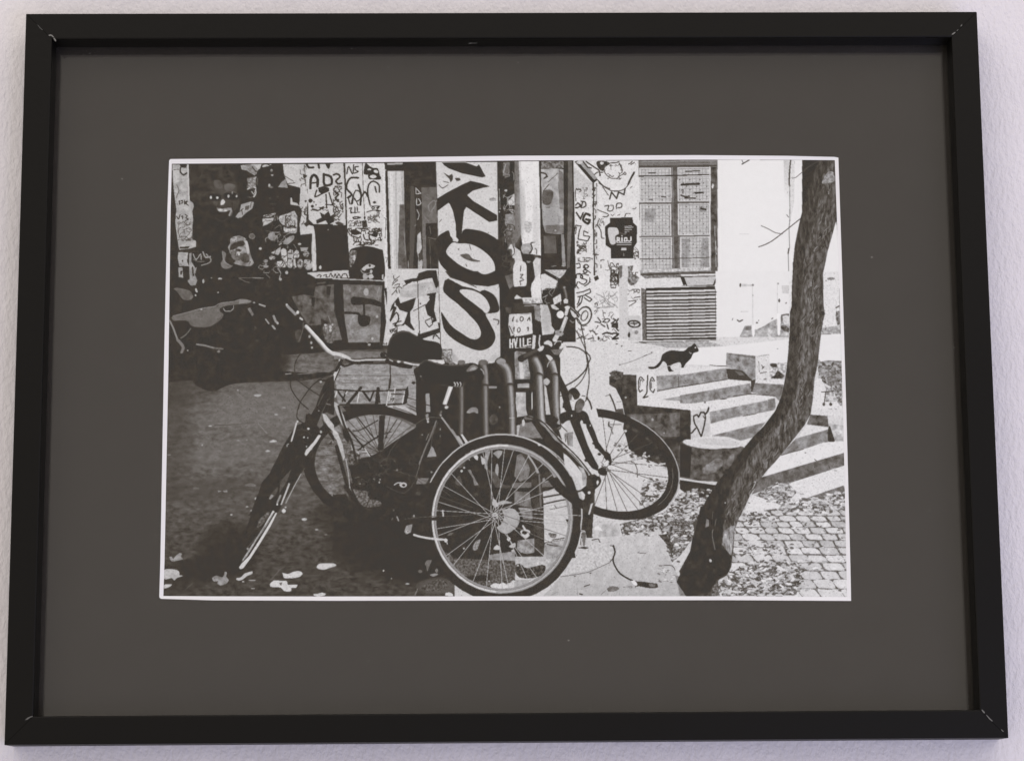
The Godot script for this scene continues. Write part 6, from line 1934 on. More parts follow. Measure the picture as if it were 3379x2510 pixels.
func ink_tree() -> void:
	fill(78, [1716,41,1700,77,1686,112,1674,156,1662,198,1653,235,1645,272,1640,315,1635,378,1633,427,1628,444,1626,491,1621,547,1615,594,1608,630,1598,667,1583,699,1555,735,1522,769,1499,796,1469,836,1441,869,1421,896,1402,927,1380,975,1367,1019,1360,1054,1339,1091,1332,1103,1342,1134,1352,1167,1411,1168,1431,1125,1452,1114,1463,1092,1470,1044,1473,1003,1487,965,1500,944,1515,911,1531,890,1541,872,1560,849,1582,826,1609,794,1633,765,1657,735,1673,708,1680,670,1686,617,1696,573,1704,513,1712,468,1718,447,1715,427,1716,341,1720,326,1730,283,1742,244,1754,204,1756,108,1756,41], 3, 15)
	fill(93, [1721,86,1710,152,1696,200,1687,235,1673,272,1667,315,1663,378,1658,405,1654,470,1648,534,1642,598,1641,629,1632,667,1614,706,1582,735,1550,764,1517,802,1506,836,1476,876,1459,911,1454,944,1449,973,1444,1002,1439,1036,1463,1065,1463,1092,1470,1044,1473,1003,1487,965,1500,944,1515,911,1531,890,1541,872,1560,849,1582,826,1609,794,1633,765,1657,735,1673,708,1680,670,1686,617,1696,573,1704,513,1712,468,1718,447,1715,427,1716,341,1720,326,1730,283,1742,244,1754,204,1756,108,1756,41], 3, 25)
	fill(106, [1671,341,1692,341,1689,449,1677,556,1662,641,1662,648,1648,701,1596,754,1553,798,1523,844,1488,897,1471,932,1465,911,1493,859,1532,802,1575,752,1625,706,1641,648,1646,598,1658,491], 3, 28)
	flecks([1716,41,1700,77,1686,112,1674,156,1662,198,1653,235,1645,272,1640,315,1635,378,1633,427,1628,444,1626,491,1621,547,1615,594,1608,630,1598,667,1583,699,1555,735,1522,769,1499,796,1469,836,1441,869,1421,896,1402,927,1380,975,1367,1019,1360,1054,1339,1091,1332,1103,1342,1134,1352,1167,1411,1168,1431,1125,1452,1114,1463,1092,1470,1044,1473,1003,1487,965,1500,944,1515,911,1531,890,1541,872,1560,849,1582,826,1609,794,1633,765,1657,735,1673,708,1680,670,1686,617,1696,573,1704,513,1712,468,1718,447,1715,427,1716,341,1720,326,1730,283,1742,244,1754,204,1756,108,1756,41], 420, 12.3, 66, 84, 81, Vector2(-0.35, 1.0))
	flecks([1721,86,1710,152,1696,200,1687,235,1673,272,1667,315,1663,378,1658,405,1654,470,1648,534,1642,598,1641,629,1632,667,1614,706,1582,735,1550,764,1517,802,1506,836,1476,876,1459,911,1454,944,1449,973,1444,1002,1439,1036,1463,1065,1463,1092,1470,1044,1473,1003,1487,965,1500,944,1515,911,1531,890,1541,872,1560,849,1582,826,1609,794,1633,765,1657,735,1673,708,1680,670,1686,617,1696,573,1704,513,1712,468,1718,447,1715,427,1716,341,1720,326,1730,283,1742,244,1754,204,1756,108,1756,41], 280, 10.0, 104, 146, 82, Vector2(-0.3, 1.0))
	flecks([1721,86,1710,152,1696,200,1687,235,1673,272,1667,315,1663,378,1658,405,1654,470,1648,534,1642,598,1641,629,1632,667,1614,706,1582,735,1550,764,1517,802,1506,836,1476,876,1459,911,1454,944,1449,973,1444,1002,1439,1036,1463,1065,1463,1092,1470,1044,1473,1003,1487,965,1500,944,1515,911,1531,890,1541,872,1560,849,1582,826,1609,794,1633,765,1657,735,1673,708,1680,670,1686,617,1696,573,1704,513,1712,468,1718,447,1715,427,1716,341,1720,326,1730,283,1742,244,1754,204,1756,108,1756,41], 460, 11.5, 64, 82, 83, Vector2(-0.25, 1.0))
	fill(150, [1720,104,1734,77,1751,75,1752,99,1733,104], 4, 24, -1, true)
	fill(68, [1717,447,1715,451,1710,453,1705,451,1703,447,1705,442,1710,441,1715,442], 1, 6, -1, true)
	fill(68, [1598,667,1583,699,1555,735,1522,769,1499,796,1469,836,1441,869,1421,896,1402,927,1378,973,1445,974,1454,928,1461,896,1476,867,1498,834,1528,792,1565,752,1597,708,1615,665], 3, 10)
	fill(66, [1389,940,1449,944,1439,1044,1455,1056,1463,1081,1454,1106,1425,1127,1407,1155,1349,1167,1325,1130,1343,1091,1362,1052,1382,973], 1, 5)
	fill(150, [1446,1002,1465,990,1473,990,1468,1044,1463,1065,1449,1048,1441,1036], 3, 40)
	stroke(120, 2.5, [1419,998,1417,1015,1423,1050])
	fill(130, [1403,971,1409,975,1409,990,1400,994], 1, 18)
	stroke(110, 1.9, [1428,971,1424,990])
	fill(200, [1414,1075,1414,1079,1413,1081,1410,1081,1408,1078,1407,1075,1409,1073,1411,1073], 0, 0, -1, true)
	fill(110, [1414,1143,1429,1129,1432,1166,1411,1166], 4, 34)
	stroke(100, 1.9, [1420,954,1418,973])
	stroke(180, 1.9, [1524,880,1530,878,1521,897])
	fill(185, [1453,932,1453,933,1451,934,1450,933,1449,931,1450,930,1451,929,1453,930], 0, 0, -1, true)

func ink_column() -> void:
	fill(66, [882,45,931,45,929,379,884,379], 1, 5)
	fill(110, [899,47,916,46,914,83,903,90,897,72], 1, 24)
	stroke(170, 2.5, [905,51,899,75])
	fill(140, [907,140,928,127,929,158,911,158], 1, 24)
	fill(205, [909,147,924,131,929,132,929,160,913,159], 1, 8)
	stroke(68, 2.5, [909,149,920,137])
	fill(66, [909,161,930,160,930,169,909,169])
	fill(190, [909,170,930,170,930,184,920,180], 1, 14)
	fill(130, [903,184,929,180,930,225,911,227,902,210], 1, 26)
	fill(110, [904,227,928,228,928,301,917,293,906,258], 1, 30)
	fill(205, [910,275,919,275,921,299,928,301,928,293,919,262], 0, 0, -1, true)
	fill(84, [914,306,929,301,929,379,907,379], 1, 14)
	stroke(150, 2.1, [902,236,903,258])
	fill(190, [909,121,908,123,905,124,902,123,901,121,902,118,905,118,908,118], 0, 0, -1, true)
	stroke(190, 1.3, [888,116,890,171])
	fill(205, [890,177,889,179,888,180,887,179,886,177,887,176,888,175,889,176], 0, 0, -1, true)
	stroke(160, 1.3, [888,297,891,340])
	fill(66, [885,333,929,333,927,565,887,565], 1, 5)
	fill(110, [901,346,925,338,927,368,912,381], 1, 20)
	fill(96, [901,428,918,428,915,445,903,441], 1, 14)
	fill(202, [911,446,928,444,928,497,915,503,909,475], 1, 6)
	stroke(70, 2.1, [920,460,925,450])
	stroke(80, 2.1, [911,475,917,488,921,497])
	fill(66, [907,507,928,504,927,532,906,532])
	fill(208, [725,44,883,45,884,149,885,236,886,375,886,379,732,378,729,214,727,127], 1, 7)
	fill(206, [731,333,886,333,888,467,888,554,875,569,854,578,816,581,778,575,758,564,745,552,737,530], 1, 8)
	fill(150, [737,530,743,537,762,564,766,573,747,562,737,552], 4, 34)
	scribble(90, 1.7, Rect2(738, 536, 27, 34), 12, 12.6, 91)
	stroke(95, 1.5, [731,333,734,434,737,530], true)
	stroke(100, 1.5, [725,46,729,170,732,374], true)
	stroke(90, 1.9, [884,46,885,214,886,375], true)
	fill(66, [741,46,801,46,831,57,836,51,853,83,844,86,793,75,759,62,746,53])
	fill(66, [728,142,755,125,793,105,814,95,844,102,864,110,844,114,820,121,805,133,822,149,882,186,882,200,862,204,803,164,797,175,791,236,786,254,777,243,776,210,769,175,761,156,757,153,728,175])
	fill(80, [745,73,759,81,767,76,769,90,763,98,760,90], 0, 0, -1, true)
	fill(80, [774,88,786,87,789,93,778,95], 0, 0, -1, true)
	stroke(95, 2.1, [733,105,742,114,757,105])
	stroke(100, 1.9, [744,96,759,100])
	fill(140, [880,145,878,148,871,149,864,148,862,145,864,141,871,140,878,141], 1, 26, -1, true)
	stroke(120, 1.7, [733,205,740,196])
	stroke(70, 1.7, [858,233,861,231])
	fill(66, [785,249,792,232,801,222,839,227,864,238,883,252,888,279,887,344,882,366,859,371,821,366,779,350,754,333,735,311,732,288,752,270,767,254,780,257], 0, 0, -1, true)
	fill(66, [729,246,745,231,758,226,762,240,769,251,758,266,744,281,730,290], 0, 0, -1, true)
	fill(66, [882,249,898,262,912,290,916,323,897,344,882,357])
	fill(210, [753,275,767,258,784,260,813,262,843,277,868,301,876,323,872,338,853,340,821,333,788,318,763,298,752,286], 1, 5, -1, true)
	fill(92, [787,290,809,288,817,299,839,307,822,308,800,301], 1, 12, -1, true)
	stroke(90, 1.5, [810,262,815,278])
	stroke(76, 1.7, [801,314,804,321])
	fill(80, [785,275,784,276,783,277,781,276,780,275,781,274,783,274,784,274], 0, 0, -1, true)
	fill(66, [743,377,747,357,756,352,775,363,792,366,825,377])
	fill(66, [749,355,758,354,768,358,775,363,783,363,792,361,821,370,840,384,849,382,870,393,882,411,885,437,863,443,851,445,863,470,875,497,873,516,858,533,833,539,800,528,768,509,748,488,741,466,738,439,744,447,764,475,791,495,816,510,834,507,839,492,830,470,808,445,779,417,753,396,743,380], 0, 0, -1, true)
	fill(208, [785,383,800,380,825,385,848,400,861,422,860,437,852,443,840,432,821,417,792,394], 1, 5, -1, true)
	fill(210, [769,358,792,361,804,365,842,382,838,387,819,378,792,372,779,364])
	stroke(90, 2.9, [871,458,885,462,882,472])
	fill(76, [748,333,887,333,887,366,859,373,821,369,792,360,762,350])
	fill(66, [753,333,887,333,887,366,859,372,821,368,792,359,767,348])
	fill(210, [832,329,874,329,861,339,842,340], 0, 0, -1, true)
	fill(66, [735,526,738,530,743,548,758,565,778,576,778,590,734,590])
	fill(120, [738,537,746,552,762,567,778,576,778,582,758,575,739,560], 4, 40)
	soft(150, Vector2(761, 553), Vector2(25, 12), 35, 0.5)
	soft(170, Vector2(874, 560), Vector2(16, 12), 0, 0.4)

func ink_drainpipe() -> void:
	fill(120, [928,44,939,44,942,105,943,236,932,258,926,258], 1, 14)
	fill(224, [939,43,991,43,994,293,949,288,943,236,942,127], 1, 4)
	fill(208, [939,43,945,43,946,236,943,236])
	fill(190, [952,204,971,206,968,228,956,232], 4, 12, -1, true)
	fill(160, [945,265,970,262,968,288,947,286], 1, 24, -1, true)
	stroke(66, 2.9, [964,287,972,275,968,260,978,258])
	stroke(66, 2.5, [979,273,983,278,982,289])
	fill(66, [947,288,970,289,994,293,994,299,980,298,973,310,978,345,969,358,961,377,925,377,926,299,947,308])
	fill(205, [973,310,980,298,993,299,992,378,967,377,978,349], 1, 10)
	fill(205, [926,269,941,280,947,308,926,310], 1, 14)
	fill(216, [925,310,953,310,957,319,956,370,948,375,925,375], 1, 4, -1, true)
	stroke(66, 2.1, [942,319,941,334])
	stroke(68, 2.1, [940,342,948,342,940,351,948,353])
	stroke(66, 1.9, [938,360,950,356])
	stroke(66, 1.9, [940,358,941,370])
	fill(150, [957,306,970,308,963,312,957,311])
	fill(66, [925,374,961,372,965,394,1019,420,1023,489,995,501,993,523,924,544], 1, 4)
	fill(66, [994,381,1011,379,1032,383,1045,414,1050,510,1048,521,995,521,998,424])
	fill(212, [993,342,1003,340,1037,360,1028,379,1007,378,994,385], 1, 9)
	fill(212, [1023,405,1043,392,1045,412,1026,422])
	fill(200, [1017,422,1024,420,1040,433,1032,435,1021,431])
	fill(225, [1051,447,1050,452,1047,456,1042,457,1037,456,1033,452,1032,447,1033,442,1037,438,1042,437,1047,438,1050,442], 1, 10, -1, true)
	fill(222, [969,366,992,336,994,403,996,416,969,403,967,381], 1, 4)
	stroke(208, 5.0, [946,405,992,405], true)
	fill(190, [946,407,994,407,995,418,947,419], 4, 34)
	stroke(214, 2.9, [950,424,981,422])
	fill(206, [925,402,931,394,946,405,925,406])
	stroke(180, 1.9, [996,403,1010,396])
	fill(205, [990,420,1009,422,1017,446,1019,476,1027,487,1023,497,995,500,992,459], 1, 12)
	fill(150, [975,424,990,422,992,467,977,459], 1, 30)
	fill(216, [924,445,968,442,971,497,924,504], 1, 4)
	stroke(110, 1.9, [931,458,931,467])
	fill(66, [948,459,947,462,944,464,942,465,939,463,938,461,938,457,939,453,942,451,944,451,946,452,948,455], 0, 0, -1, true)
	fill(216, [946,458,945,461,943,462,942,463,941,462,940,460,940,457,941,455,942,453,944,453,945,454,946,456], 0, 0, -1, true)
	stroke(68, 2.1, [957,463,963,453,964,463], true)
	fill(66, [940,487,939,490,936,493,934,493,932,492,931,489,931,486,932,482,934,480,936,479,938,480,940,483], 0, 0, -1, true)
	fill(216, [938,487,937,489,936,491,934,491,933,490,933,488,933,486,933,483,934,482,936,481,937,482,938,484], 0, 0, -1, true)
	stroke(68, 2.3, [956,482,960,479,959,490], true)
	stroke(68, 2.1, [919,463,922,454,920,465], true)
	stroke(68, 2.1, [921,484,924,478,923,491], true)
	fill(120, [934,464,933,466,931,467,929,466,928,464,929,462,931,461,933,462], 0, 0, -1, true)
	fill(212, [932,464,932,465,931,465,930,465,929,464,930,463,931,462,932,463], 0, 0, -1, true)
	fill(66, [924,505,971,496,976,523,971,538,924,540])
	stroke(214, 3.8, [913,511,913,532], true)
	stroke(214, 3.8, [913,522,919,522], true)
	stroke(214, 3.8, [920,511,919,532], true)
	stroke(214, 3.8, [924,510,927,531,931,508], true)
	stroke(214, 3.8, [939,509,939,529], true)
	stroke(214, 3.8, [947,508,947,528,954,527], true)
	stroke(214, 3.8, [965,509,958,510,958,526,966,525], true)
	stroke(214, 3.3, [958,518,964,517], true)
	stroke(200, 1.7, [926,533,966,531], true)
	stroke(72, 2.1, [973,450,977,467,979,489])
	stroke(66, 4.2, [979,482,989,465])
	stroke(68, 2.9, [981,471,989,467])
	stroke(66, 2.7, [989,499,981,508,978,523,982,538])
	stroke(205, 3.8, [989,501,987,521,989,531])
	fill(205, [971,499,979,501,976,536,968,536], 1, 10)
	soft(170, Vector2(943, 170), Vector2(14, 87), 0, 0.5)
	soft(120, Vector2(932, 214), Vector2(12, 62), 0, 0.6)
	soft(185, Vector2(981, 214), Vector2(10, 104), 0, 0.4)
	soft(95, Vector2(1019, 214), Vector2(25, 104), 0, 0.35)
	soft(84, Vector2(951, 430), Vector2(33, 18), 0, 0.6)
	soft(150, Vector2(1006, 458), Vector2(14, 41), 0, 0.4)
	scribble(90, 1.5, Rect2(930, 543, 41, 72), 12, 14.7, 92)
	scribble(170, 1.3, Rect2(996, 344, 47, 88), 8, 16.7, 93)
	scribble(150, 1.7, Rect2(899, 48, 27, 252), 18, 16.7, 94)
	scribble(84, 2.1, Rect2(894, 170, 32, 152), 16, 18.8, 96)

func ink_bike_stand() -> void:
	fill(66, [674,581,818,577,918,566,1003,535,1040,559,1039,730,1059,962,1073,1068,710,1066,642,959,543,959,505,882,535,821,674,744], 1, 4)
	fill(150, [930,540,976,550,970,563,963,614,925,614,924,544], 1, 34)
	fill(66, [957,553,995,555,1009,574,1012,691,996,691,996,617,967,625,961,585])
	fill(205, [934,561,944,570,948,612,938,612], 1, 14)
	stroke(66, 4.6, [923,622,965,621])
	fill(170, [931,625,961,624,961,636,931,636], 1, 20)
	fill(190, [927,650,952,650,952,691,925,691], 1, 18)
	stroke(205, 2.9, [968,648,967,691])
	fill(206, [1001,676,1010,676,1011,691,1001,691])
	fill(206, [1023,642,1036,642,1046,681,1037,689,1036,659])
	stroke(80, 1.7, [1036,657,1044,657])
	fill(186, [927,647,952,647,952,690,956,707,929,711], 1, 18)
	fill(200, [998,626,1004,635,1014,705,1002,705], 1, 8)
	fill(190, [926,732,966,728,978,749,993,766,928,759], 1, 14)
	fill(206, [1029,724,1062,722,1082,770,1096,817,1086,821,1074,804,1041,766], 1, 10)
	fill(150, [1049,753,1070,749,1070,787,1057,783], 1, 18)
	stroke(80, 1.9, [1050,756,1051,775])
	stroke(90, 1.9, [1056,758,1057,781])
	stroke(72, 17.6, [788,575,789,616,788,690])
	stroke(78, 13.0, [789,575,790,616,789,690])
	stroke(88, 9.8, [789,575,790,616,789,690])
	stroke(99, 6.7, [789,575,790,616,790,690])
	stroke(112, 3.5, [790,575,790,616,790,690])
	stroke(72, 21.8, [843,575,848,605,849,691])
	stroke(84, 16.1, [845,575,850,605,850,691])
	stroke(102, 12.2, [846,575,851,605,852,691])
	stroke(122, 8.3, [847,575,852,605,852,691])
	stroke(146, 4.4, [847,575,853,605,853,691])
	stroke(72, 26.8, [887,571,902,586,908,616,912,691])
	stroke(88, 19.8, [890,571,904,586,910,616,914,691])
	stroke(111, 15.0, [891,571,906,586,912,616,915,691])
	stroke(139, 10.2, [892,571,906,586,912,616,916,691])
	stroke(170, 5.4, [892,571,907,586,913,616,917,691])
	fill(120, [799,570,798,572,796,574,793,576,789,576,785,576,782,574,780,572,779,570,780,567,782,565,785,564,789,564,793,564,796,565,798,567], 1, 10, -1, true)
	fill(110, [857,570,856,573,853,575,849,577,844,577,840,577,836,575,833,573,832,570,833,567,836,565,840,563,844,563,849,563,853,565,856,567], 1, 10, -1, true)
	fill(150, [902,567,901,570,898,573,894,574,889,575,885,574,880,573,878,570,877,567,878,564,881,562,885,560,889,559,894,560,898,562,901,564], 1, 8, -1, true)
	stroke(150, 6.3, [856,634,876,634])
	fill(190, [689,573,689,573,688,573,688,573,688,573,688,573,688,573,689,573], 0, 0, -1, true)
	stroke(72, 15.5, [788,634,788,697,787,750])
	stroke(81, 11.5, [789,634,789,697,788,750])
	stroke(94, 8.7, [789,634,790,697,788,750])
	stroke(110, 5.9, [790,634,790,697,789,750])
	stroke(128, 3.1, [790,634,790,697,789,750])
	stroke(72, 18.8, [849,634,849,698,851,761])
	stroke(83, 13.9, [850,634,850,698,851,761])
	stroke(101, 10.6, [850,634,851,698,852,761])
	stroke(121, 7.2, [850,634,851,698,852,761])
	stroke(144, 3.8, [851,634,851,698,852,761])
	stroke(72, 23.0, [912,634,915,677,917,757])
	stroke(87, 17.0, [913,634,916,677,918,757])
	stroke(110, 12.9, [914,634,916,677,919,757])
	stroke(136, 8.8, [914,634,917,677,919,757])
	stroke(166, 4.6, [914,634,917,677,919,757])
	fill(150, [801,699,811,687,826,685,831,691,830,702,820,697,809,701], 1, 18, -1, true)
	fill(92, [859,715,868,702,878,706,880,723,865,731], 1, 14, -1, true)
	fill(190, [887,685,886,687,885,688,884,687,883,685,884,684,885,683,886,684], 0, 0, -1, true)
	stroke(180, 1.7, [909,713,923,713])
	stroke(72, 26.0, [974,563,983,585,986,617,986,691])
	stroke(89, 19.2, [977,563,986,585,989,617,988,691])
	stroke(115, 14.5, [978,563,988,585,990,617,990,691])
	stroke(146, 9.9, [979,563,988,585,991,617,991,691])
	stroke(180, 5.2, [980,563,989,585,992,617,992,691])
	stroke(72, 25.5, [1016,570,1024,595,1026,627,1025,691])
	stroke(90, 18.9, [1018,570,1027,595,1028,627,1028,691])
	stroke(118, 14.3, [1020,570,1028,595,1030,627,1030,691])
	stroke(150, 9.7, [1021,570,1029,595,1031,627,1031,691])
	stroke(186, 5.1, [1022,570,1030,595,1031,627,1031,691])
	stroke(150, 13.4, [997,621,1007,620])
	fill(190, [1012,621,1010,627,1005,630,999,627,997,620,999,614,1005,611,1010,614], 1, 8, -1, true)
	stroke(72, 26.0, [984,609,985,656,987,707,990,724])
	stroke(90, 19.2, [987,609,988,656,990,707,993,724])
	stroke(118, 14.5, [988,609,990,656,992,707,995,724])
	stroke(150, 9.9, [989,609,991,656,993,707,995,724])
	stroke(186, 5.2, [990,609,991,656,993,707,996,724])
	stroke(72, 23.4, [1026,609,1026,667,1028,715,1030,734])
	stroke(88, 17.4, [1028,609,1028,667,1030,715,1032,734])
	stroke(111, 13.1, [1029,609,1029,667,1031,715,1033,734])
	stroke(139, 8.9, [1030,609,1030,667,1032,715,1034,734])
	stroke(170, 4.7, [1031,609,1030,667,1033,715,1035,734])
	fill(130, [937,728,966,723,991,762,966,766,932,759], 1, 14)
	fill(200, [942,719,946,715,949,723,947,734,942,732], 0, 0, -1, true)
	fill(120, [971,713,970,715,968,717,964,718,959,718,954,718,950,717,947,715,946,713,947,711,950,709,954,708,959,707,964,708,968,709,971,711], 1, 14, -1, true)
	stroke(76, 2.1, [935,761,972,766,993,763])

func ink_left_bicycle() -> void:
	fill(150, [497,721,513,704,559,699,611,707,645,722,671,737,628,766,593,791,582,802,558,810,535,814,518,793,505,749], 2, 16)
	fill(140, [464,713,478,721,485,746,472,759,464,738], 1, 12)
	fill(118, [489,755,514,780,535,814,529,831,508,835,493,801], 2, 26)
	fill(120, [414,801,467,763,468,914,437,885,422,853], 2, 26)
	fill(112, [464,772,479,801,489,839,494,906,465,912], 2, 24)
	fill(70, [465,906,498,904,508,927,465,922])
	soft(64, Vector2(535, 958), Vector2(146, 53), 0, 0.8)
	fill(66, [609,970,593,971,577,972,561,971,545,969,529,966,514,962,499,957,485,951,471,944,458,936,447,927,436,918,426,907,418,896,410,885,404,873,400,860,396,848,394,835,394,822,395,809,397,796,401,784,406,771,413,760,421,748,430,738,440,728,451,718,463,710,476,703,490,696,505,690,520,686,536,683,552,680,568,679,584,679,600,681,616,683,632,686,647,691,662,697,676,703,689,711,701,719,713,729,694,744,684,736,674,729,662,723,650,717,637,712,624,709,611,706,597,704,583,703,569,703,555,703,541,705,528,708,515,712,502,717,490,722,479,728,468,735,459,743,450,752,442,761,435,770,430,780,425,790,422,801,420,812,419,823,419,833,421,844,424,855,428,865,433,875,439,885,447,894,455,903,464,911,475,919,486,926,497,932,509,937,522,941,536,944,549,947,563,948,577,949,591,949,604,947])
	stroke(84, 1.8, [582,799,421,808], true)
	stroke(84, 1.8, [582,798,430,779], true)
	stroke(84, 1.8, [589,798,443,760], true)
	stroke(84, 1.8, [584,801,463,740], true)
	stroke(84, 1.8, [587,798,479,728], true)
	stroke(84, 1.8, [577,798,502,717], true)
	stroke(84, 1.8, [580,795,522,710], true)
	stroke(84, 1.8, [582,799,544,705], true)
	stroke(84, 1.8, [584,796,565,703], true)
	stroke(84, 1.8, [587,801,587,703], true)
	stroke(84, 1.8, [589,798,609,705], true)
	stroke(84, 1.8, [584,801,641,714], true)
	stroke(84, 1.8, [580,796,669,727], true)
	stroke(84, 1.8, [589,798,692,742], true)
	stroke(84, 1.8, [582,799,711,761], true)
	stroke(100, 1.8, [559,809,441,887], true)
	stroke(100, 1.8, [559,809,427,863], true)
	stroke(100, 1.8, [559,809,420,834], true)
	stroke(66, 2.9, [514,743,526,744,545,736,578,717])
	stroke(66, 2.9, [524,707,547,736,570,764,578,757,611,747])
	stroke(66, 3.8, [528,793,557,772,582,757])
	stroke(66, 4.2, [503,738,535,778,560,808])
	fill(66, [581,705,596,705,593,755,591,793,578,795,579,760])
	fill(66, [602,761,601,762,599,763,597,762,596,761,597,759,599,758,601,759], 0, 0, -1, true)
	stroke(66, 1.9, [595,764,626,715])
	stroke(190, 3.3, [545,789,558,810])
	fill(190, [593,800,601,793,636,773,628,783,603,803])
	fill(150, [634,809,645,801,647,802,644,811])
	fill(66, [591,791,624,768,672,737,695,747,695,823,599,806])
	fill(185, [599,682,611,679,645,682,675,698,675,705,653,699,624,689], 1, 10)
	stroke(70, 1.9, [615,683,653,696,674,706])
	fill(150, [650,675,672,684,674,692,653,682], 1, 8)
	fill(148, [467,641,649,642,647,673,478,675], 2, 20)
	stroke(66, 3.8, [463,638,544,643,611,641,650,639], true)
	stroke(66, 4.2, [482,677,570,678,643,675,650,671])
	stroke(66, 7.1, [500,676,534,634], true)
	stroke(66, 8.4, [578,636,574,677], true)
	fill(66, [647,639,654,629,655,652,649,675,642,675])
	stroke(66, 5.4, [540,643,557,667], true)
	stroke(66, 4.2, [567,643,557,669], true)
	stroke(66, 4.6, [476,643,495,668], true)
	stroke(66, 3.8, [497,643,488,668], true)
	fill(66, [578,652,582,650,584,673,578,673])
	stroke(204, 3.1, [530,645,525,673], true)
	stroke(204, 3.1, [621,635,616,671], true)
	stroke(204, 3.1, [645,645,639,674], true)
	stroke(204, 3.1, [474,642,469,658], true)
	stroke(204, 3.1, [610,648,605,667], true)
	stroke(204, 3.1, [605,643,599,679], true)
	stroke(204, 3.1, [500,643,496,649], true)
	stroke(66, 2.7, [611,650,643,651])
	stroke(170, 1.9, [508,672,559,671])
	stroke(66, 1.9, [609,665,618,660,615,669])
	stroke(70, 2.5, [609,607,606,624,605,641])
	stroke(70, 2.7, [608,574,609,600,610,613,607,636])
	stroke(74, 1.9, [653,660,674,666], true)
	stroke(74, 1.9, [651,676,674,687], true)
	fill(66, [486,681,534,678,599,683,582,686,534,684,501,696])
	fill(66, [535,814,558,810,582,797,616,793,674,739,701,747,724,794,715,815,695,815,736,823,757,857,736,886,715,960,517,958,589,936,585,915,556,896,529,887,512,883,504,833,524,824], 1, 3)
	scribble(92, 1.5, Rect2(528, 813, 95, 67), 16, 12.6, 97)
	scribble(88, 1.3, Rect2(599, 814, 126, 61), 14, 12.6, 98)
	scribble(84, 1.3, Rect2(652, 749, 83, 74), 10, 12.6, 99)
	fill(158, [701,812,713,784,718,788,726,810], 1, 10)
	stroke(110, 1.3, [701,812,726,810])
	fill(196, [509,776,516,793,530,799,533,809,526,814,523,825,516,808])
	stroke(150, 2.9, [535,808,543,809])
	fill(100, [497,791,522,797,535,814,508,833,504,814], 4, 34, -1, true)
	fill(183, [463,666,478,676,490,702,501,735,497,741,485,725,472,696], 1, 14)
	fill(186, [464,738,475,746,489,778,495,810,492,820,485,802,474,768,464,755], 1, 14)
	stroke(66, 5.4, [478,681,493,730,512,772,524,824])
	stroke(66, 9.2, [474,784,489,839,506,898])
	stroke(176, 2.5, [497,814,504,854,508,891,511,898])
	stroke(110, 2.5, [506,841,513,877])
	fill(66, [487,738,499,740,507,763,503,776,491,759])
	stroke(66, 10.9, [498,885,516,914,535,935])
	fill(108, [516,892,529,895,556,899,564,917,583,923,586,934,554,938,536,931,524,912], 4, 26, -1, true)
	fill(66, [556,896,591,892,591,921,574,921,558,917,552,906])
	stroke(70, 1.5, [535,898,527,916])
	stroke(70, 1.5, [556,917,550,937])
	fill(192, [651,882,650,886,646,888,642,889,637,888,633,885,632,882,633,878,637,876,642,875,646,876,650,878], 0, 0, -1, true)
	fill(66, [647,883,646,885,644,886,641,886,639,884,638,883,639,881,641,880,644,880,646,881], 0, 0, -1, true)
	stroke(190, 3.1, [619,882,626,877,636,876])
	fill(132, [678,865,707,865,699,880,674,880], 1, 8)
	fill(84, [672,905,676,899,688,901,684,909], 1, 8, -1, true)
	fill(130, [629,844,628,846,626,847,624,846,623,844,624,841,626,841,628,842], 0, 0, -1, true)
	fill(140, [716,850,715,852,713,853,711,852,710,850,711,848,713,847,715,848], 0, 0, -1, true)
	fill(150, [570,867,569,868,568,869,567,868,566,866,567,865,568,864,569,865], 0, 0, -1, true)
	fill(160, [585,868,585,869,584,870,582,869,582,868,582,866,584,866,585,866], 0, 0, -1, true)
	fill(170, [584,875,583,877,582,878,580,877,579,875,580,873,582,872,583,873], 0, 0, -1, true)
	fill(150, [535,878,534,880,533,881,532,880,531,878,532,877,533,876,534,877], 0, 0, -1, true)
	fill(90, [622,821,622,823,620,823,618,823,617,821,618,819,620,818,622,819], 0, 0, -1, true)
	fill(170, [579,942,578,943,577,944,575,943,574,942,575,940,577,939,578,940], 0, 0, -1, true)
	fill(96, [620,946,620,948,618,949,616,948,615,946,616,944,618,943,620,944], 0, 0, -1, true)
	fill(170, [739,741,738,743,736,744,734,743,734,741,734,739,736,738,738,739], 0, 0, -1, true)
	fill(130, [692,755,691,757,689,757,688,757,687,755,688,753,689,752,691,753], 0, 0, -1, true)
	fill(120, [740,758,739,761,736,762,734,761,733,758,734,756,736,754,739,756], 0, 0, -1, true)
	fill(190, [707,721,706,724,704,725,702,724,701,721,702,718,704,717,706,719], 0, 0, -1, true)
	fill(170, [707,714,706,717,703,718,700,717,699,714,700,710,703,709,706,710], 0, 0, -1, true)
	stroke(120, 2.1, [502,864,514,868])
	stroke(110, 1.9, [520,864,531,861])
	fill(160, [698,650,708,650,711,676,710,697,699,697])
	stroke(66, 1.9, [698,678,711,682])
	fill(150, [698,703,705,701,706,707,699,712], 0, 0, -1, true)
	stroke(205, 5.4, [345,418,346,420])
	stroke(150, 7.1, [348,423,367,443])
	fill(205, [377,438,376,442,373,443,370,442,369,438,370,435,373,433,376,435], 0, 0, -1, true)
	fill(210, [379,450,387,456,386,460,377,455])
	stroke(66, 2.1, [358,422,371,434])
	stroke(90, 1.7, [388,465,397,467,394,462])
	stroke(206, 8.4, [395,474,414,495,435,518,449,535,466,547])
	stroke(140, 2.5, [390,475,418,507,443,537,462,550])
	stroke(230, 2.1, [399,475,422,501,449,532,465,543])
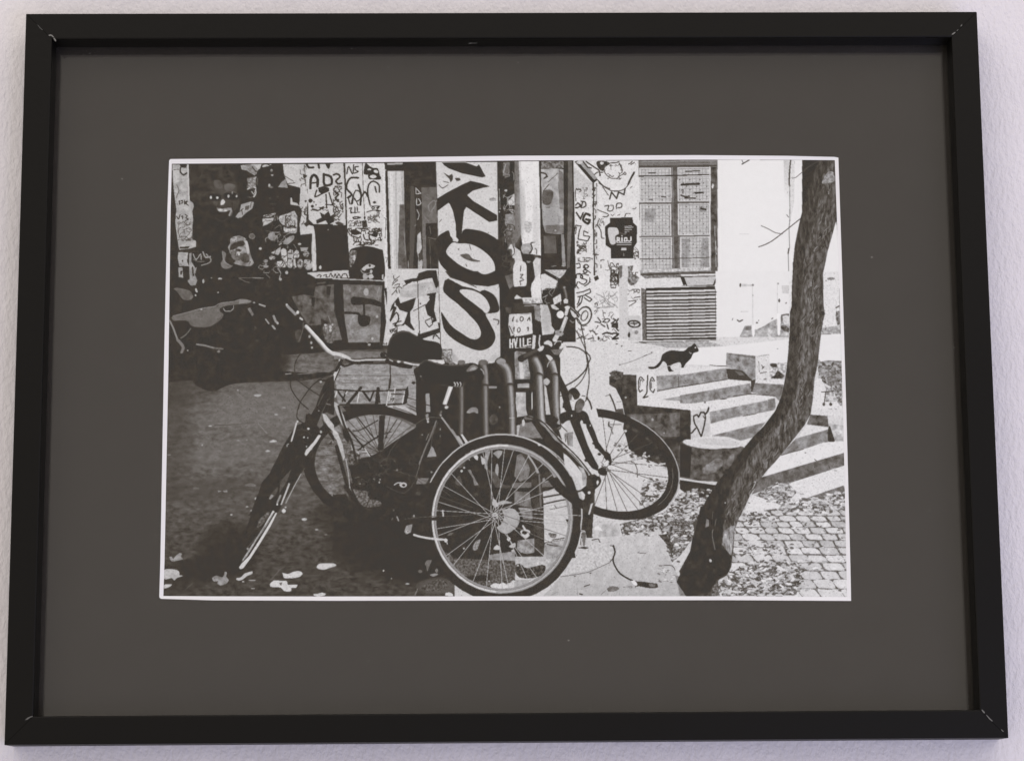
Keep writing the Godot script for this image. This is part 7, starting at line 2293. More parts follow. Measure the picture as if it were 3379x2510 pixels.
	fill(170, [406,501,406,504,404,505,401,504,401,501,401,498,404,497,406,498], 0, 0, -1, true)
	fill(170, [411,517,410,520,408,521,406,520,405,517,406,514,408,513,410,514], 0, 0, -1, true)
	fill(170, [413,530,412,532,410,533,408,532,407,530,408,527,410,526,412,527], 0, 0, -1, true)
	stroke(120, 1.5, [387,465,386,486,376,514])
	stroke(70, 2.3, [389,535,376,552,367,573,367,590,371,609])
	stroke(70, 2.1, [393,520,391,533,378,550])
	stroke(66, 2.7, [362,592,356,618,360,639,379,667,402,688])
	stroke(68, 2.5, [371,612,402,635,431,654])
	stroke(66, 2.5, [466,589,439,606,412,627,394,650,381,671,377,688])
	stroke(206, 8.8, [463,544,477,547,494,553,504,559])
	stroke(66, 8.0, [498,561,519,569,553,569,599,569])
	stroke(200, 3.8, [498,557,519,564,553,562,599,562])
	stroke(66, 12.6, [601,566,632,575,659,579])
	stroke(206, 4.6, [645,569,665,574,687,576])
	fill(210, [635,567,633,569,630,570,626,569,625,567,626,565,630,564,633,565], 0, 0, -1, true)
	stroke(190, 2.9, [607,562,615,566])
	stroke(110, 2.1, [565,568,596,567])
	fill(66, [584,555,584,544,592,541,601,546,603,559,590,558], 0, 0, -1, true)
	stroke(150, 1.5, [596,549,598,553])
	fill(206, [483,563,483,565,480,566,478,565,478,563,478,561,480,560,483,561], 0, 0, -1, true)
	stroke(66, 5.4, [484,570,492,578,517,570])
	stroke(66, 2.5, [486,578,517,572])
	stroke(205, 7.1, [477,582,469,599,465,612], true)
	stroke(66, 7.5, [485,563,477,580,471,589])
	stroke(66, 2.9, [482,582,469,614])
	fill(66, [448,611,466,602,467,636,460,645,450,666,436,696,424,729,436,746,428,759,416,813,410,838,387,840,362,842,341,821,374,729,394,721,396,700,409,702,421,681,435,638])
	fill(66, [460,645,467,636,467,704,448,696,436,700])
	stroke(96, 2.1, [440,649,425,681])
	stroke(66, 4.2, [427,613,446,615])
	fill(190, [436,618,435,620,433,621,431,620,430,618,431,616,433,615,435,616], 0, 0, -1, true)
	stroke(120, 1.3, [448,666,456,662])
	stroke(150, 1.5, [446,674,459,677])
	fill(190, [437,699,445,701,467,729,467,748,453,734,442,717], 1, 10)
	fill(66, [436,712,446,729,467,757,467,772,444,738])
	fill(70, [453,778,463,767,461,780])
	fill(66, [361,746,341,779,316,830,300,863,286,884,272,915,262,946,254,957,305,957,334,926,350,909,387,847,412,813,424,776,415,729,378,729], 1, 3)
	fill(66, [286,875,274,917,254,975,238,1016,220,1058,217,1095,227,1104,233,1098,243,1089,279,1037,308,984,326,950,342,923,393,838,321,833], 1, 3)
	fill(84, [311,900,329,882,333,871,321,909,303,919], 1, 14)
	fill(100, [281,967,311,940,301,967,273,996], 4, 26)
	fill(92, [333,871,362,838,350,871,330,905], 1, 8)
	fill(212, [326,951,310,984,286,1025,260,1066,243,1089,235,1092,232,1087,239,1076,257,1058,280,1022,306,978,322,950])
	fill(168, [315,944,320,948,298,986,274,1023,251,1060,239,1074,241,1066,267,1025,296,979], 4, 16)
	fill(205, [315,944,320,948,299,981,295,980])
	stroke(80, 1.0, [318,950,297,983,257,1052])
	fill(190, [354,875,358,878,338,930,333,932], 1, 6)
	stroke(175, 2.3, [385,852,367,886,347,927], true)
	stroke(150, 4.6, [334,907,326,925])
	fill(205, [328,930,328,932,326,932,324,932,323,930,324,927,326,927,328,927], 0, 0, -1, true)
	fill(205, [348,946,346,950,342,952,339,950,337,946,339,942,342,940,346,942], 0, 0, -1, true)
	fill(190, [349,937,349,938,347,939,345,938,344,937,345,935,347,935,349,935], 0, 0, -1, true)
	fill(150, [256,1040,255,1043,253,1044,251,1043,250,1040,251,1038,253,1037,255,1038], 0, 0, -1, true)
	stroke(120, 1.3, [255,1035,275,1010])
	fill(66, [301,927,330,934,334,938,328,950,309,942,299,940])
	fill(150, [305,915,311,904,317,907,309,917], 1, 12, -1, true)
	stroke(202, 4.0, [372,724,366,748,360,769], true)
	fill(204, [428,753,435,755,424,773,404,799,397,808,393,802,397,792,416,771])
	fill(205, [377,720,377,722,375,722,373,722,372,719,373,717,375,717,377,717], 0, 0, -1, true)
	fill(205, [406,738,405,740,402,741,400,740,399,738,400,736,402,735,405,736], 0, 0, -1, true)
	fill(180, [437,746,436,749,434,750,432,749,431,746,432,743,434,742,436,743], 0, 0, -1, true)
	fill(170, [430,692,430,693,428,694,427,693,426,692,427,691,428,690,430,691], 0, 0, -1, true)
	fill(205, [394,760,393,762,392,762,390,762,389,760,390,758,392,757,393,758], 0, 0, -1, true)
	fill(170, [403,761,402,763,401,764,400,763,399,761,400,759,401,758,402,759], 0, 0, -1, true)
	fill(200, [400,783,399,785,398,786,397,785,396,783,397,782,398,781,399,782], 0, 0, -1, true)
	stroke(190, 1.9, [349,784,349,778,354,776])
	stroke(84, 1.7, [372,742,386,739,403,746,410,757])
	stroke(66, 2.5, [373,708,378,716,392,725])
	stroke(70, 2.3, [379,674,374,695,373,708])
	fill(180, [413,790,413,792,412,792,410,792,410,790,410,789,411,788,413,789], 0, 0, -1, true)
	fill(66, [396,704,403,698,409,702,407,717,398,714], 0, 0, -1, true)
	stroke(120, 1.3, [422,864,437,887,467,912])
	fill(66, [391,843,412,822,421,853,437,885,468,914,468,945,441,926,416,897,398,864])
	fill(66, [465,905,492,914,535,939,583,939,591,968,535,970,504,968,477,949,465,934], 1, 3)

func ink_saddles() -> void:
	fill(63, [602,530,609,506,623,494,638,487,659,491,676,502,695,511,735,522,737,560,707,562,691,569,653,567,624,561,603,555], 0, 0, -1, true)
	stroke(100, 1.9, [605,521,611,507,624,496,640,490,659,493,676,503])
	fill(206, [703,562,745,563,747,571,716,570], 1, 8)
	fill(214, [728,570,735,565,745,566,747,572,737,574], 0, 0, -1, true)
	fill(62, [676,588,686,571,697,562,712,566,735,573,768,576,789,575,816,571,833,578,846,595,844,614,837,616,820,603,799,612,787,633,757,631,716,626,691,618,674,602], 0, 0, -1, true)
	fill(120, [801,593,808,582,820,575,832,582,824,590,812,593], 1, 4, -1, true)
	fill(165, [810,590,816,582,824,581,828,586,818,590], 0, 0, -1, true)
	stroke(170, 2.5, [837,586,843,591,846,601])
	stroke(104, 1.9, [686,573,697,564,712,568,735,575,768,577,791,577,808,574])
	stroke(92, 1.7, [676,602,691,616,716,625,757,629])
	fill(140, [663,617,684,602,689,605,684,613,672,621], 1, 10)
	fill(66, [673,621,671,624,668,625,664,624,662,621,664,619,668,618,671,619], 0, 0, -1, true)
	fill(190, [701,622,701,624,699,625,697,624,697,622,697,620,699,619,701,620], 0, 0, -1, true)
	stroke(66, 12.6, [674,590,680,613])
	fill(66, [674,615,736,620,736,690,676,690])
	fill(158, [698,649,708,649,710,690,699,690])
	stroke(66, 1.9, [698,677,710,681])

func ink_front_bicycle() -> void:
	fill(66, [676,619,699,624,701,649,697,651,698,690,676,690])
	fill(204, [756,631,768,632,751,679,741,677])
	fill(226, [762,632,765,633,748,677,745,677])
	stroke(205, 2.5, [770,620,774,626,772,631])
	stroke(205, 2.5, [777,620,781,626,779,632])
	stroke(205, 2.5, [785,620,788,626,786,632])
	stroke(120, 1.9, [768,631,785,633])
	fill(204, [756,684,754,686,751,687,748,686,746,684,748,682,751,681,754,682], 0, 0, -1, true)
	fill(206, [756,685,754,688,751,689,747,688,746,685,747,682,751,681,754,682], 0, 0, -1, true)
	stroke(110, 5.0, [738,695,734,705])
	fill(190, [739,705,738,707,736,708,735,707,734,705,735,704,736,703,738,704], 0, 0, -1, true)
	stroke(132, 3.8, [725,720,711,758,701,781,688,813,682,829])
	stroke(124, 1.7, [726,720,713,752])
	stroke(170, 4.2, [739,711,755,733,774,760])
	stroke(150, 3.1, [755,731,782,775,809,820])
	stroke(140, 2.9, [765,741,776,758])
	fill(208, [786,754,791,753,831,812,829,821,822,817,807,792])
	fill(170, [774,758,782,758,796,782,790,782,776,765], 1, 14)
	fill(205, [762,784,768,773,770,775,765,786])
	fill(190, [837,809,846,818,847,830,840,832,838,822])
	stroke(100, 2.1, [769,790,761,798,755,813])
	stroke(130, 2.1, [699,769,706,752])
	fill(66, [736,718,757,748,774,782,790,803,798,845,761,855,736,815])
	stroke(92, 1.7, [751,836,761,841])
	fill(96, [773,830,782,834,798,826,796,834,784,840], 1, 14, -1, true)
	fill(190, [798,839,797,841,795,842,793,841,792,839,793,837,795,836,797,837], 0, 0, -1, true)
	fill(195, [792,848,791,850,788,852,786,850,785,848,786,845,789,844,791,845], 0, 0, -1, true)
	fill(140, [803,845,811,844,817,857,831,883,820,884,817,866], 1, 18)
	fill(92, [775,866,784,859,790,878,784,886,773,878], 1, 10, -1, true)
	fill(80, [830,908,829,911,825,913,821,911,820,908,821,904,825,902,829,904], 1, 8, -1, true)
	stroke(112, 1.9, [723,731,705,773,686,823,674,861])
	stroke(96, 1.5, [670,861,726,886,761,911])
	stroke(92, 1.5, [672,865,736,911,819,941])
	stroke(100, 1.7, [736,712,699,712,653,743])
	stroke(96, 1.3, [645,747,611,793,599,823])
	stroke(104, 1.3, [730,722,717,752,711,790])
	stroke(90, 1.9, [616,844,653,856,674,861])
	stroke(98, 1.3, [599,885,645,902,676,865])
	fill(150, [848,797,862,797,854,824,854,845,846,841], 1, 16)
	fill(165, [867,803,880,795,892,797,890,805,882,817,873,809], 1, 14)
	fill(165, [875,833,878,828,882,839,880,864,876,869,873,851], 0, 0, -1, true)
	fill(96, [854,845,873,851,894,883,912,885,912,893,873,889], 1, 14)
	fill(130, [928,808,947,801,963,825,959,866,936,875,921,862], 1, 16)
	fill(66, [951,799,978,825,994,852,994,877,954,873,961,846])
	fill(72, [976,820,992,818,1013,842,1023,871,996,871], 1, 10)
	stroke(150, 10.0, [949,803,967,829,981,858,982,883])
	stroke(80, 12.6, [943,799,963,831,973,867,975,908])
	stroke(170, 3.8, [957,810,973,835,984,862])
	stroke(118, 13.4, [921,885,985,883,1039,882])
	stroke(160, 2.5, [996,877,1021,870,1038,865])
	fill(198, [1015,852,1021,850,1036,871,1027,875,1021,865], 0, 0, -1, true)
	fill(150, [992,867,998,865,998,875,992,875])
	fill(202, [993,901,1023,894,1039,902,1049,917,1061,946,1065,984,1057,1013,1050,1021,995,1029,994,942], 1, 12)
	fill(66, [1021,894,1039,887,1056,913,1047,917])
	stroke(66, 3.8, [991,916,1023,910,1056,905], true)
	stroke(66, 3.3, [992,933,1022,926,1049,921], true)
	stroke(110, 1.7, [1010,946,1031,942,1058,936])
	stroke(84, 1.7, [1020,933,1026,942])
	fill(60, [1049,971,1057,988,1057,971])
	fill(170, [996,1031,1050,1021,1038,1052,1015,1079,992,1064], 1, 20)
	fill(218, [996,1019,1011,1023,1005,1027,996,1029], 0, 0, -1, true)
	stroke(74, 2.3, [1001,1033,1017,1037,1029,1038])
	stroke(76, 2.3, [1015,1023,1046,1018])
	fill(120, [1005,1006,1026,1008,1021,1019,1013,1017], 4, 26, -1, true)
	fill(78, [963,854,990,854,992,937,994,1060,971,1064,967,958], 1, 10)
	stroke(120, 4.2, [984,858,987,937], true)
	fill(120, [921,899,960,902,964,941,921,933], 1, 20)
	fill(130, [931,941,966,941,966,971,943,970], 1, 20)
	fill(150, [928,1024,970,1018,970,1054,942,1060,926,1045], 1, 30)
	fill(200, [935,1000,947,995,960,1000,958,1012,949,1019,941,1014], 1, 10, -1, true)
	fill(66, [952,1004,951,1007,947,1009,943,1008,940,1007,939,1004,940,1001,943,1000,948,1000,951,1001], 0, 0, -1, true)
	stroke(200, 4.6, [942,987,948,998])
	fill(66, [966,1008,964,1011,961,1013,959,1011,957,1008,959,1005,962,1003,964,1005], 0, 0, -1, true)
	fill(70, [928,1051,971,1064,963,1070,926,1058], 1, 10)
	fill(186, [920,1064,994,1064,1021,1077,989,1110,973,1122,919,1115], 1, 22)
	fill(80, [920,1089,934,1082,950,1093,990,1085,998,1093,989,1110,963,1118,930,1115], 4, 24, -1, true)
	fill(200, [931,1087,930,1088,928,1089,927,1088,926,1087,927,1085,928,1084,930,1085], 0, 0, -1, true)
	fill(176, [919,1122,963,1122,934,1140,919,1144], 1, 14)
	fill(98, [742,1052,818,1059,922,1064,921,1124,859,1148,809,1133,777,1106], 4, 24)
	fill(66, [756,1052,859,1053,855,1072,766,1067], 1, 5)
	fill(150, [857,1059,922,1050,922,1074,859,1072], 1, 16)
	fill(66, [789,1113,859,1109,859,1125,818,1125])
	fill(196, [867,1045,876,1034,886,1042,884,1047], 0, 0, -1, true)
	fill(205, [911,1020,909,1024,906,1026,903,1024,901,1020,903,1016,906,1014,909,1016], 0, 0, -1, true)
	fill(66, [907,1018,906,1019,905,1020,904,1019,903,1018,904,1017,905,1016,906,1017], 0, 0, -1, true)
	fill(150, [816,1038,826,1022,835,1020,833,1030,826,1047,816,1047], 4, 30, -1, true)
	fill(190, [905,1039,922,1029,922,1041,911,1042], 0, 0, -1, true)
	fill(190, [796,1043,795,1045,793,1046,792,1045,791,1043,792,1041,793,1040,795,1041], 0, 0, -1, true)
	fill(190, [920,1049,919,1051,916,1052,913,1051,912,1049,913,1047,916,1046,919,1047], 0, 0, -1, true)
	fill(216, [858,1137,871,1130,882,1132,892,1129,902,1136,905,1144,881,1147,865,1144], 0, 0, -1, true)
	fill(205, [922,1125,921,1127,917,1127,913,1127,911,1125,913,1124,917,1123,921,1124], 0, 0, -1, true)
	fill(190, [859,1125,858,1126,856,1127,854,1126,853,1125,854,1124,856,1123,858,1124], 0, 0, -1, true)
	fill(128, [777,1073,776,1075,773,1076,769,1075,768,1073,769,1071,773,1071,776,1071], 1, 20, -1, true)
	fill(128, [789,1088,788,1090,785,1090,782,1090,780,1088,782,1086,785,1085,788,1086], 1, 20, -1, true)
	fill(128, [802,1102,800,1104,797,1105,794,1104,793,1102,794,1100,797,1100,800,1100], 1, 20, -1, true)
	fill(128, [831,1098,829,1100,826,1101,823,1100,822,1098,823,1096,826,1096,829,1096], 1, 20, -1, true)
	fill(128, [822,1082,821,1084,818,1084,815,1084,813,1082,815,1080,818,1079,821,1080], 1, 20, -1, true)
	fill(128, [853,1088,852,1090,849,1091,846,1090,844,1088,846,1086,849,1085,852,1086], 1, 20, -1, true)
	fill(128, [810,1084,809,1086,806,1086,802,1086,801,1084,802,1082,806,1081,809,1082], 1, 20, -1, true)
	fill(128, [909,1084,908,1086,905,1087,901,1086,900,1084,901,1082,905,1082,908,1082], 1, 20, -1, true)
	fill(172, [926,975,924,987,918,997,909,1004,899,1006,889,1004,880,997,874,987,872,975,874,963,880,953,889,946,899,944,910,946,918,953,924,963], 1, 10, -1, true)
	fill(175, [872,930,893,922,914,927,916,929,881,934], 1, 8)
	stroke(66, 3.3, [883,937,904,933,924,931])
	fill(176, [934,970,932,981,927,990,919,996,909,998,900,996,892,990,886,981,885,970,887,959,892,950,900,944,910,942,919,944,927,950,933,960], 1, 8, -1, true)
	fill(66, [845,945,870,937,891,951,893,970,882,987,866,987,849,978], 0, 0, -1, true)
	fill(206, [878,958,876,962,872,964,867,962,865,958,867,954,872,952,876,954], 0, 0, -1, true)
	fill(150, [875,958,874,960,872,961,869,960,868,958,869,956,872,955,874,956], 0, 0, -1, true)
	fill(190, [866,916,875,922,881,937,872,941,865,933])
	fill(90, [848,962,854,962,854,972,848,972])
	fill(66, [1090,968,1087,1002,1079,1035,1066,1066,1048,1094,1027,1120,1002,1141,974,1157,944,1169,912,1176,880,1177,849,1173,818,1163,789,1148,763,1129,740,1106,721,1078,706,1048,696,1016,691,983,691,949,696,915,706,883,721,852,741,825,764,801,791,782,820,767,851,758,883,754,916,755,947,762,977,775,1005,792,1030,814,1051,840,1068,869,1080,901,1088,934,1090,968,1068,968,1066,937,1059,908,1048,880,1033,854,1015,831,992,811,968,796,941,785,913,778,884,777,855,781,828,789,802,802,778,819,757,840,740,865,727,892,717,921,713,951,713,981,717,1011,726,1040,739,1066,756,1091,777,1112,800,1129,826,1142,853,1150,882,1154,910,1153,938,1147,965,1137,989,1122,1012,1103,1031,1081,1046,1055,1058,1027,1065,998,1068,968])
	stroke(182, 1.7, [878,957,725,947], true)
	stroke(182, 1.7, [861,968,729,925], true)
	stroke(182, 1.7, [879,960,743,885], true)
	stroke(182, 1.7, [860,963,763,854], true)
	stroke(182, 1.7, [878,965,842,799], true)
	stroke(182, 1.7, [862,954,865,794], true)
	stroke(182, 1.7, [877,967,897,792], true)
	stroke(182, 1.7, [865,952,920,794], true)
	stroke(182, 1.7, [874,969,959,807], true)
	stroke(182, 1.7, [870,950,994,830], true)
	stroke(182, 1.7, [871,969,1019,856], true)
	stroke(182, 1.7, [875,950,1038,887], true)
	stroke(182, 1.7, [868,968,1052,927], true)
	stroke(182, 1.7, [881,954,1056,979], true)
	stroke(182, 1.7, [866,967,1056,985], true)
	stroke(120, 1.7, [882,956,1051,1013], true)
	stroke(120, 1.7, [865,964,1041,1042], true)
	stroke(182, 1.7, [884,961,1016,1083], true)
	stroke(182, 1.7, [864,960,977,1119], true)
	stroke(182, 1.7, [883,966,956,1130], true)
	stroke(182, 1.7, [866,957,906,1144], true)
	stroke(182, 1.7, [880,971,889,1145], true)
	stroke(182, 1.7, [868,955,849,1139], true)
	stroke(182, 1.7, [875,973,816,1126], true)
	stroke(182, 1.7, [872,954,766,1086], true)
	stroke(182, 1.7, [869,974,749,1061], true)
	stroke(182, 1.7, [876,955,728,1011], true)
	stroke(182, 1.7, [864,971,725,993], true)
	fill(150, [1068,970,1065,1000,1058,1030,1046,1057,1031,1083,1012,1105,989,1124,965,1139,938,1150,910,1155,881,1157,853,1153,826,1144,800,1131,777,1114,756,1093,739,1069,726,1042,717,1013,713,983,713,953,717,923,727,894,740,867,757,843,778,822,802,804,828,791,855,783,884,779,913,781,941,787,968,798,992,813,1014,833,1033,856,1048,882,1059,910,1066,940,1068,970,1056,970,1054,942,1048,914,1037,888,1023,864,1006,842,985,824,962,810,937,800,911,794,884,792,858,796,832,804,808,816,786,832,766,851,750,874,738,899,729,926,725,954,725,982,729,1010,737,1037,750,1062,766,1084,785,1104,806,1120,830,1132,856,1140,882,1144,909,1143,935,1137,959,1127,983,1114,1003,1096,1021,1075,1036,1051,1046,1025,1053,998,1056,970])
	fill(212, [873,1154,859,1152,846,1149,832,1145,819,1139,806,1133,794,1125,783,1117,772,1107,762,1097,752,1085,744,1073,736,1060,730,1047,725,1033,720,1019,717,1004,715,989,714,974,714,959,715,944,718,929,721,915,726,900,731,887,738,873,746,860,754,848,764,837,774,827,785,817,797,809,810,801,823,795,836,790,850,786,864,783,878,781,892,781,907,781,906,787,892,786,878,787,865,788,851,791,837,795,824,800,812,806,800,813,788,822,777,831,767,841,758,852,750,864,742,876,735,889,730,902,725,916,722,930,720,945,718,959,718,974,719,989,721,1003,725,1017,729,1031,734,1045,740,1058,748,1070,756,1082,765,1093,775,1103,785,1112,797,1121,808,1128,821,1135,834,1140,847,1144,860,1147,874,1149])
	fill(184, [906,783,920,785,934,788,948,793,961,798,974,805,986,812,997,821,1008,831,1018,841,1027,853,1036,865,1043,878,1049,891,1054,905,1059,919,1062,934,1064,949,1065,964,1064,979,1063,994,1060,1008,1057,1023,1052,1037,1046,1050,1040,1064,1032,1076,1023,1088,1014,1099,1003,1109,992,1118,981,1126,969,1134,956,1140,943,1145,929,1149,915,1152,901,1153,887,1154,873,1153,874,1148,888,1148,901,1148,915,1146,928,1144,941,1140,954,1135,967,1129,978,1122,990,1114,1001,1105,1011,1095,1020,1084,1028,1073,1036,1061,1042,1048,1048,1035,1053,1021,1056,1007,1058,993,1060,978,1060,964,1059,949,1057,935,1054,921,1050,907,1045,893,1039,880,1032,868,1024,856,1015,845,1005,835,994,825,983,817,971,810,959,803,946,798,933,793,920,790,906,788])
	fill(110, [1062,970,1059,999,1052,1027,1041,1054,1026,1079,1008,1100,986,1119,962,1133,936,1143,909,1149,882,1150,855,1146,828,1138,803,1125,781,1109,761,1088,745,1065,732,1039,723,1012,719,983,719,953,723,924,732,897,745,871,762,847,782,827,805,810,830,798,857,790,884,786,912,788,939,794,965,804,989,819,1010,838,1028,860,1043,885,1053,912,1060,941,1062,970,1061,970,1059,941,1052,913,1042,886,1027,861,1009,839,988,820,964,805,939,795,912,789,884,787,857,791,830,799,805,811,783,828,763,848,746,871,733,897,724,925,720,953,720,983,724,1011,733,1039,746,1064,762,1088,782,1108,804,1124,829,1137,855,1145,882,1149,909,1148,936,1142,962,1132,985,1118,1007,1100,1025,1078,1040,1054,1051,1027,1058,999,1061,970])
	fill(190, [708,876,713,865,719,855,725,845,732,835,739,826,747,817,755,809,763,801,772,794,781,787,791,781,801,775,811,770,822,766,833,762,843,759,854,756,866,754,877,753,888,753,899,753,911,754,922,755,933,758,944,761,955,764,965,768,976,773,986,778,995,784,1005,791,1014,798,1023,806,1031,814,1039,822,1046,831,1053,841,1059,851,1065,861,1062,863,1057,853,1050,843,1044,834,1036,825,1029,817,1021,809,1012,801,1003,794,994,788,984,782,974,777,964,772,954,768,943,764,932,761,921,759,910,758,899,757,888,757,877,757,866,758,855,760,844,763,833,766,823,769,812,774,802,779,793,784,783,790,774,797,765,804,757,812,749,820,741,828,734,837,728,847,722,857,716,867,711,877])
	fill(120, [1064,861,1066,864,1067,866,1068,869,1069,871,1070,874,1072,877,1073,879,1074,882,1075,884,1076,887,1077,890,1078,892,1079,895,1080,898,1080,901,1081,903,1082,906,1083,909,1083,911,1084,914,1085,917,1085,920,1086,923,1086,925,1087,928,1087,931,1088,934,1088,937,1088,939,1089,942,1089,945,1089,948,1089,951,1090,954,1090,956,1090,959,1090,962,1090,965,1090,968,1088,968,1088,965,1088,962,1088,959,1088,957,1088,954,1088,951,1088,948,1087,945,1087,942,1087,940,1087,937,1086,934,1086,931,1085,928,1085,926,1084,923,1084,920,1083,917,1083,915,1082,912,1081,909,1080,906,1080,904,1079,901,1078,898,1077,896,1076,893,1075,890,1074,888,1073,885,1072,882,1071,880,1070,877,1069,875,1068,872,1067,870,1066,867,1064,865,1063,862])
	fill(66, [711,965,725,963,725,972,711,972])
	fill(66, [612,971,713,966,713,972,616,977])
	stroke(100, 1.5, [645,968,711,962,773,961,831,956])
	stroke(204, 5.4, [669,1008,686,1013,715,1018,750,1021])
	fill(205, [753,1022,752,1026,748,1028,745,1026,744,1022,745,1019,748,1017,752,1019], 0, 0, -1, true)
	stroke(200, 2.3, [751,1025,752,1033])
	fill(150, [649,985,665,981,661,1002,649,1007,644,1000], 1, 12)
	fill(190, [657,1000,656,1003,652,1005,649,1003,647,1000,649,997,652,996,656,997], 0, 0, -1, true)
	fill(66, [655,999,654,1000,653,1001,652,1000,651,999,652,998,653,998,654,998], 0, 0, -1, true)
	stroke(190, 4.2, [741,947,742,961])
	fill(150, [671,961,671,963,669,964,666,963,666,961,666,958,669,957,671,958], 0, 0, -1, true)
	stroke(150, 3.8, [626,962,630,972])
	stroke(110, 2.1, [612,971,616,965])
	fill(110, [752,1011,756,1004,769,1003,762,1009], 0, 0, -1, true)
	stroke(190, 1.5, [931,943,991,950,1055,960,1097,962,1110,968])
	stroke(180, 1.5, [931,954,991,958,1088,962])
	fill(200, [1067,860,1072,857,1081,871,1090,892,1087,899,1077,897,1072,878], 1, 6)
	fill(66, [1081,883,1080,884,1079,885,1078,884,1078,883,1078,881,1079,881,1081,882], 0, 0, -1, true)
	stroke(184, 5.4, [1086,904,1091,926,1091,959], true)
	stroke(190, 4.6, [1084,904,1090,934,1091,963,1088,988,1089,1000])
	stroke(90, 1.3, [1087,1000,1098,1004])
	stroke(204, 1.9, [924,759,957,767,993,783,1024,804,1048,829,1069,859,1081,886])
	fill(212, [988,782,987,784,984,785,982,784,981,782,982,779,984,778,987,779], 0, 0, -1, true)
	fill(110, [1036,817,1034,819,1032,820,1029,819,1028,817,1029,814,1032,813,1035,814], 0, 0, -1, true)
	stroke(150, 2.1, [1036,821,1044,829])

func ink_right_bicycle() -> void:
	fill(66, [1130,690,1147,692,1164,695,1180,699,1196,704,1213,711,1228,718,1243,726,1257,736,1271,746,1283,757,1295,768,1305,780,1314,793,1321,806,1328,819,1332,832,1336,845,1337,858,1338,871,1336,884,1333,896,1329,907,1323,918,1316,928,1308,937,1298,946,1287,953,1275,959,1262,965,1248,969,1233,972,1218,973,1202,974,1186,973,1169,971,1153,968,1136,964,1120,958,1104,952,1089,944,1074,936,1060,927,1047,916,1034,906,1023,894,1013,882,1004,869,1030,864,1037,874,1045,885,1055,894,1065,904,1076,912,1088,920,1100,927,1113,934,1127,939,1140,944,1154,947,1168,950,1182,952,1195,952,1208,952,1221,950,1233,948,1245,944,1256,940,1266,935,1275,928,1284,921,1291,913,1297,905,1302,896,1305,886,1308,876,1309,865,1308,854,1307,843,1304,832,1300,821,1295,810,1289,799,1281,788,1273,778,1263,768,1253,759,1242,750,1230,743,1217,735,1204,729,1190,724,1177,719,1163,716,1149,713,1135,712])
	stroke(92, 1.5, [1158,826,1146,713], true)
	stroke(92, 1.5, [1144,826,1177,719], true)
	stroke(92, 1.5, [1139,844,1212,733], true)
	stroke(92, 1.5, [1149,845,1240,750], true)
	stroke(92, 1.5, [1153,826,1272,777], true)
	stroke(92, 1.5, [1158,835,1295,809], true)
	stroke(92, 1.5, [1153,826,1306,838], true)
	stroke(92, 1.5, [1149,845,1309,867], true)
	stroke(92, 1.5, [1149,826,1305,887], true)
	stroke(92, 1.5, [1140,835,1273,930], true)
	stroke(92, 1.5, [1149,835,1250,943], true)
	stroke(92, 1.5, [1140,826,1232,948], true)
	stroke(92, 1.5, [1149,826,1204,952], true)
	stroke(92, 1.5, [1149,835,1179,951], true)
	stroke(92, 1.5, [1149,845,1153,947], true)
	stroke(92, 1.5, [1158,845,1122,937], true)
	stroke(92, 1.5, [1149,835,1102,928], true)
	fill(176, [1217,712,1225,716,1233,720,1240,724,1247,728,1255,733,1262,738,1268,743,1275,748,1281,754,1287,760,1293,765,1298,771,1303,777,1308,784,1313,790,1317,796,1321,803,1324,809,1327,816,1330,823,1332,829,1334,836,1336,843,1337,849,1338,856,1338,862,1338,869,1338,875,1337,881,1336,888,1335,894,1333,900,1331,905,1328,911,1325,916,1322,922,1318,927,1314,932,1310,936,1307,934,1312,929,1316,925,1319,920,1322,915,1325,909,1328,904,1330,898,1332,892,1333,886,1334,880,1335,874,1335,868,1335,862,1335,855,1334,849,1333,842,1331,836,1329,829,1327,823,1324,816,1321,810,1318,804,1314,797,1310,791,1306,785,1301,779,1296,773,1291,767,1285,761,1279,756,1273,750,1266,745,1260,740,1253,735,1246,731,1239,726,1231,722,1224,718,1216,714])
	fill(112, [1320,843,1320,846,1321,849,1321,852,1321,854,1322,857,1322,860,1322,863,1322,866,1322,868,1321,871,1321,874,1321,877,1320,879,1320,882,1319,884,1319,887,1318,890,1317,892,1316,895,1315,897,1314,900,1313,902,1312,904,1310,907,1309,909,1308,911,1306,914,1304,916,1303,918,1301,920,1299,922,1297,924,1295,926,1293,928,1291,930,1289,932,1287,933,1285,935,1282,937,1281,936,1283,934,1286,932,1288,930,1290,929,1292,927,1294,925,1296,923,1298,921,1300,919,1301,917,1303,915,1305,913,1306,910,1308,908,1309,906,1310,904,1311,901,1313,899,1314,896,1315,894,1315,891,1316,889,1317,886,1318,884,1318,881,1319,879,1319,876,1320,873,1320,871,1320,868,1320,865,1320,862,1320,860,1320,857,1320,854,1319,851,1319,849,1319,846,1318,843])
	stroke(66, 3.1, [1162,724,1160,733,1168,739])
	stroke(84, 1.7, [1166,741,1172,756])
	fill(205, [1207,747,1206,749,1204,750,1201,749,1200,747,1201,746,1204,745,1206,746], 0, 0, -1, true)
	stroke(110, 1.5, [1160,731,1193,731])
	litter([1176,779,1201,771,1215,801,1201,805,1169,800], 26, 8.8, 90, 215, 95, 0.60, 0.40)
	litter([1215,799,1249,801,1302,826,1306,849,1267,843,1215,817], 60, 9.6, 84, 222, 96, 0.60, 0.40)
	stroke(90, 2.1, [1215,826,1225,830,1231,847,1231,866])
	fill(66, [1152,800,1163,806,1167,826,1163,836,1155,823,1148,815], 0, 0, -1, true)
	fill(214, [1148,828,1157,821,1161,826,1154,838,1146,836])
	fill(66, [1131,846,1144,840,1156,851,1154,859,1144,861,1133,855], 0, 0, -1, true)
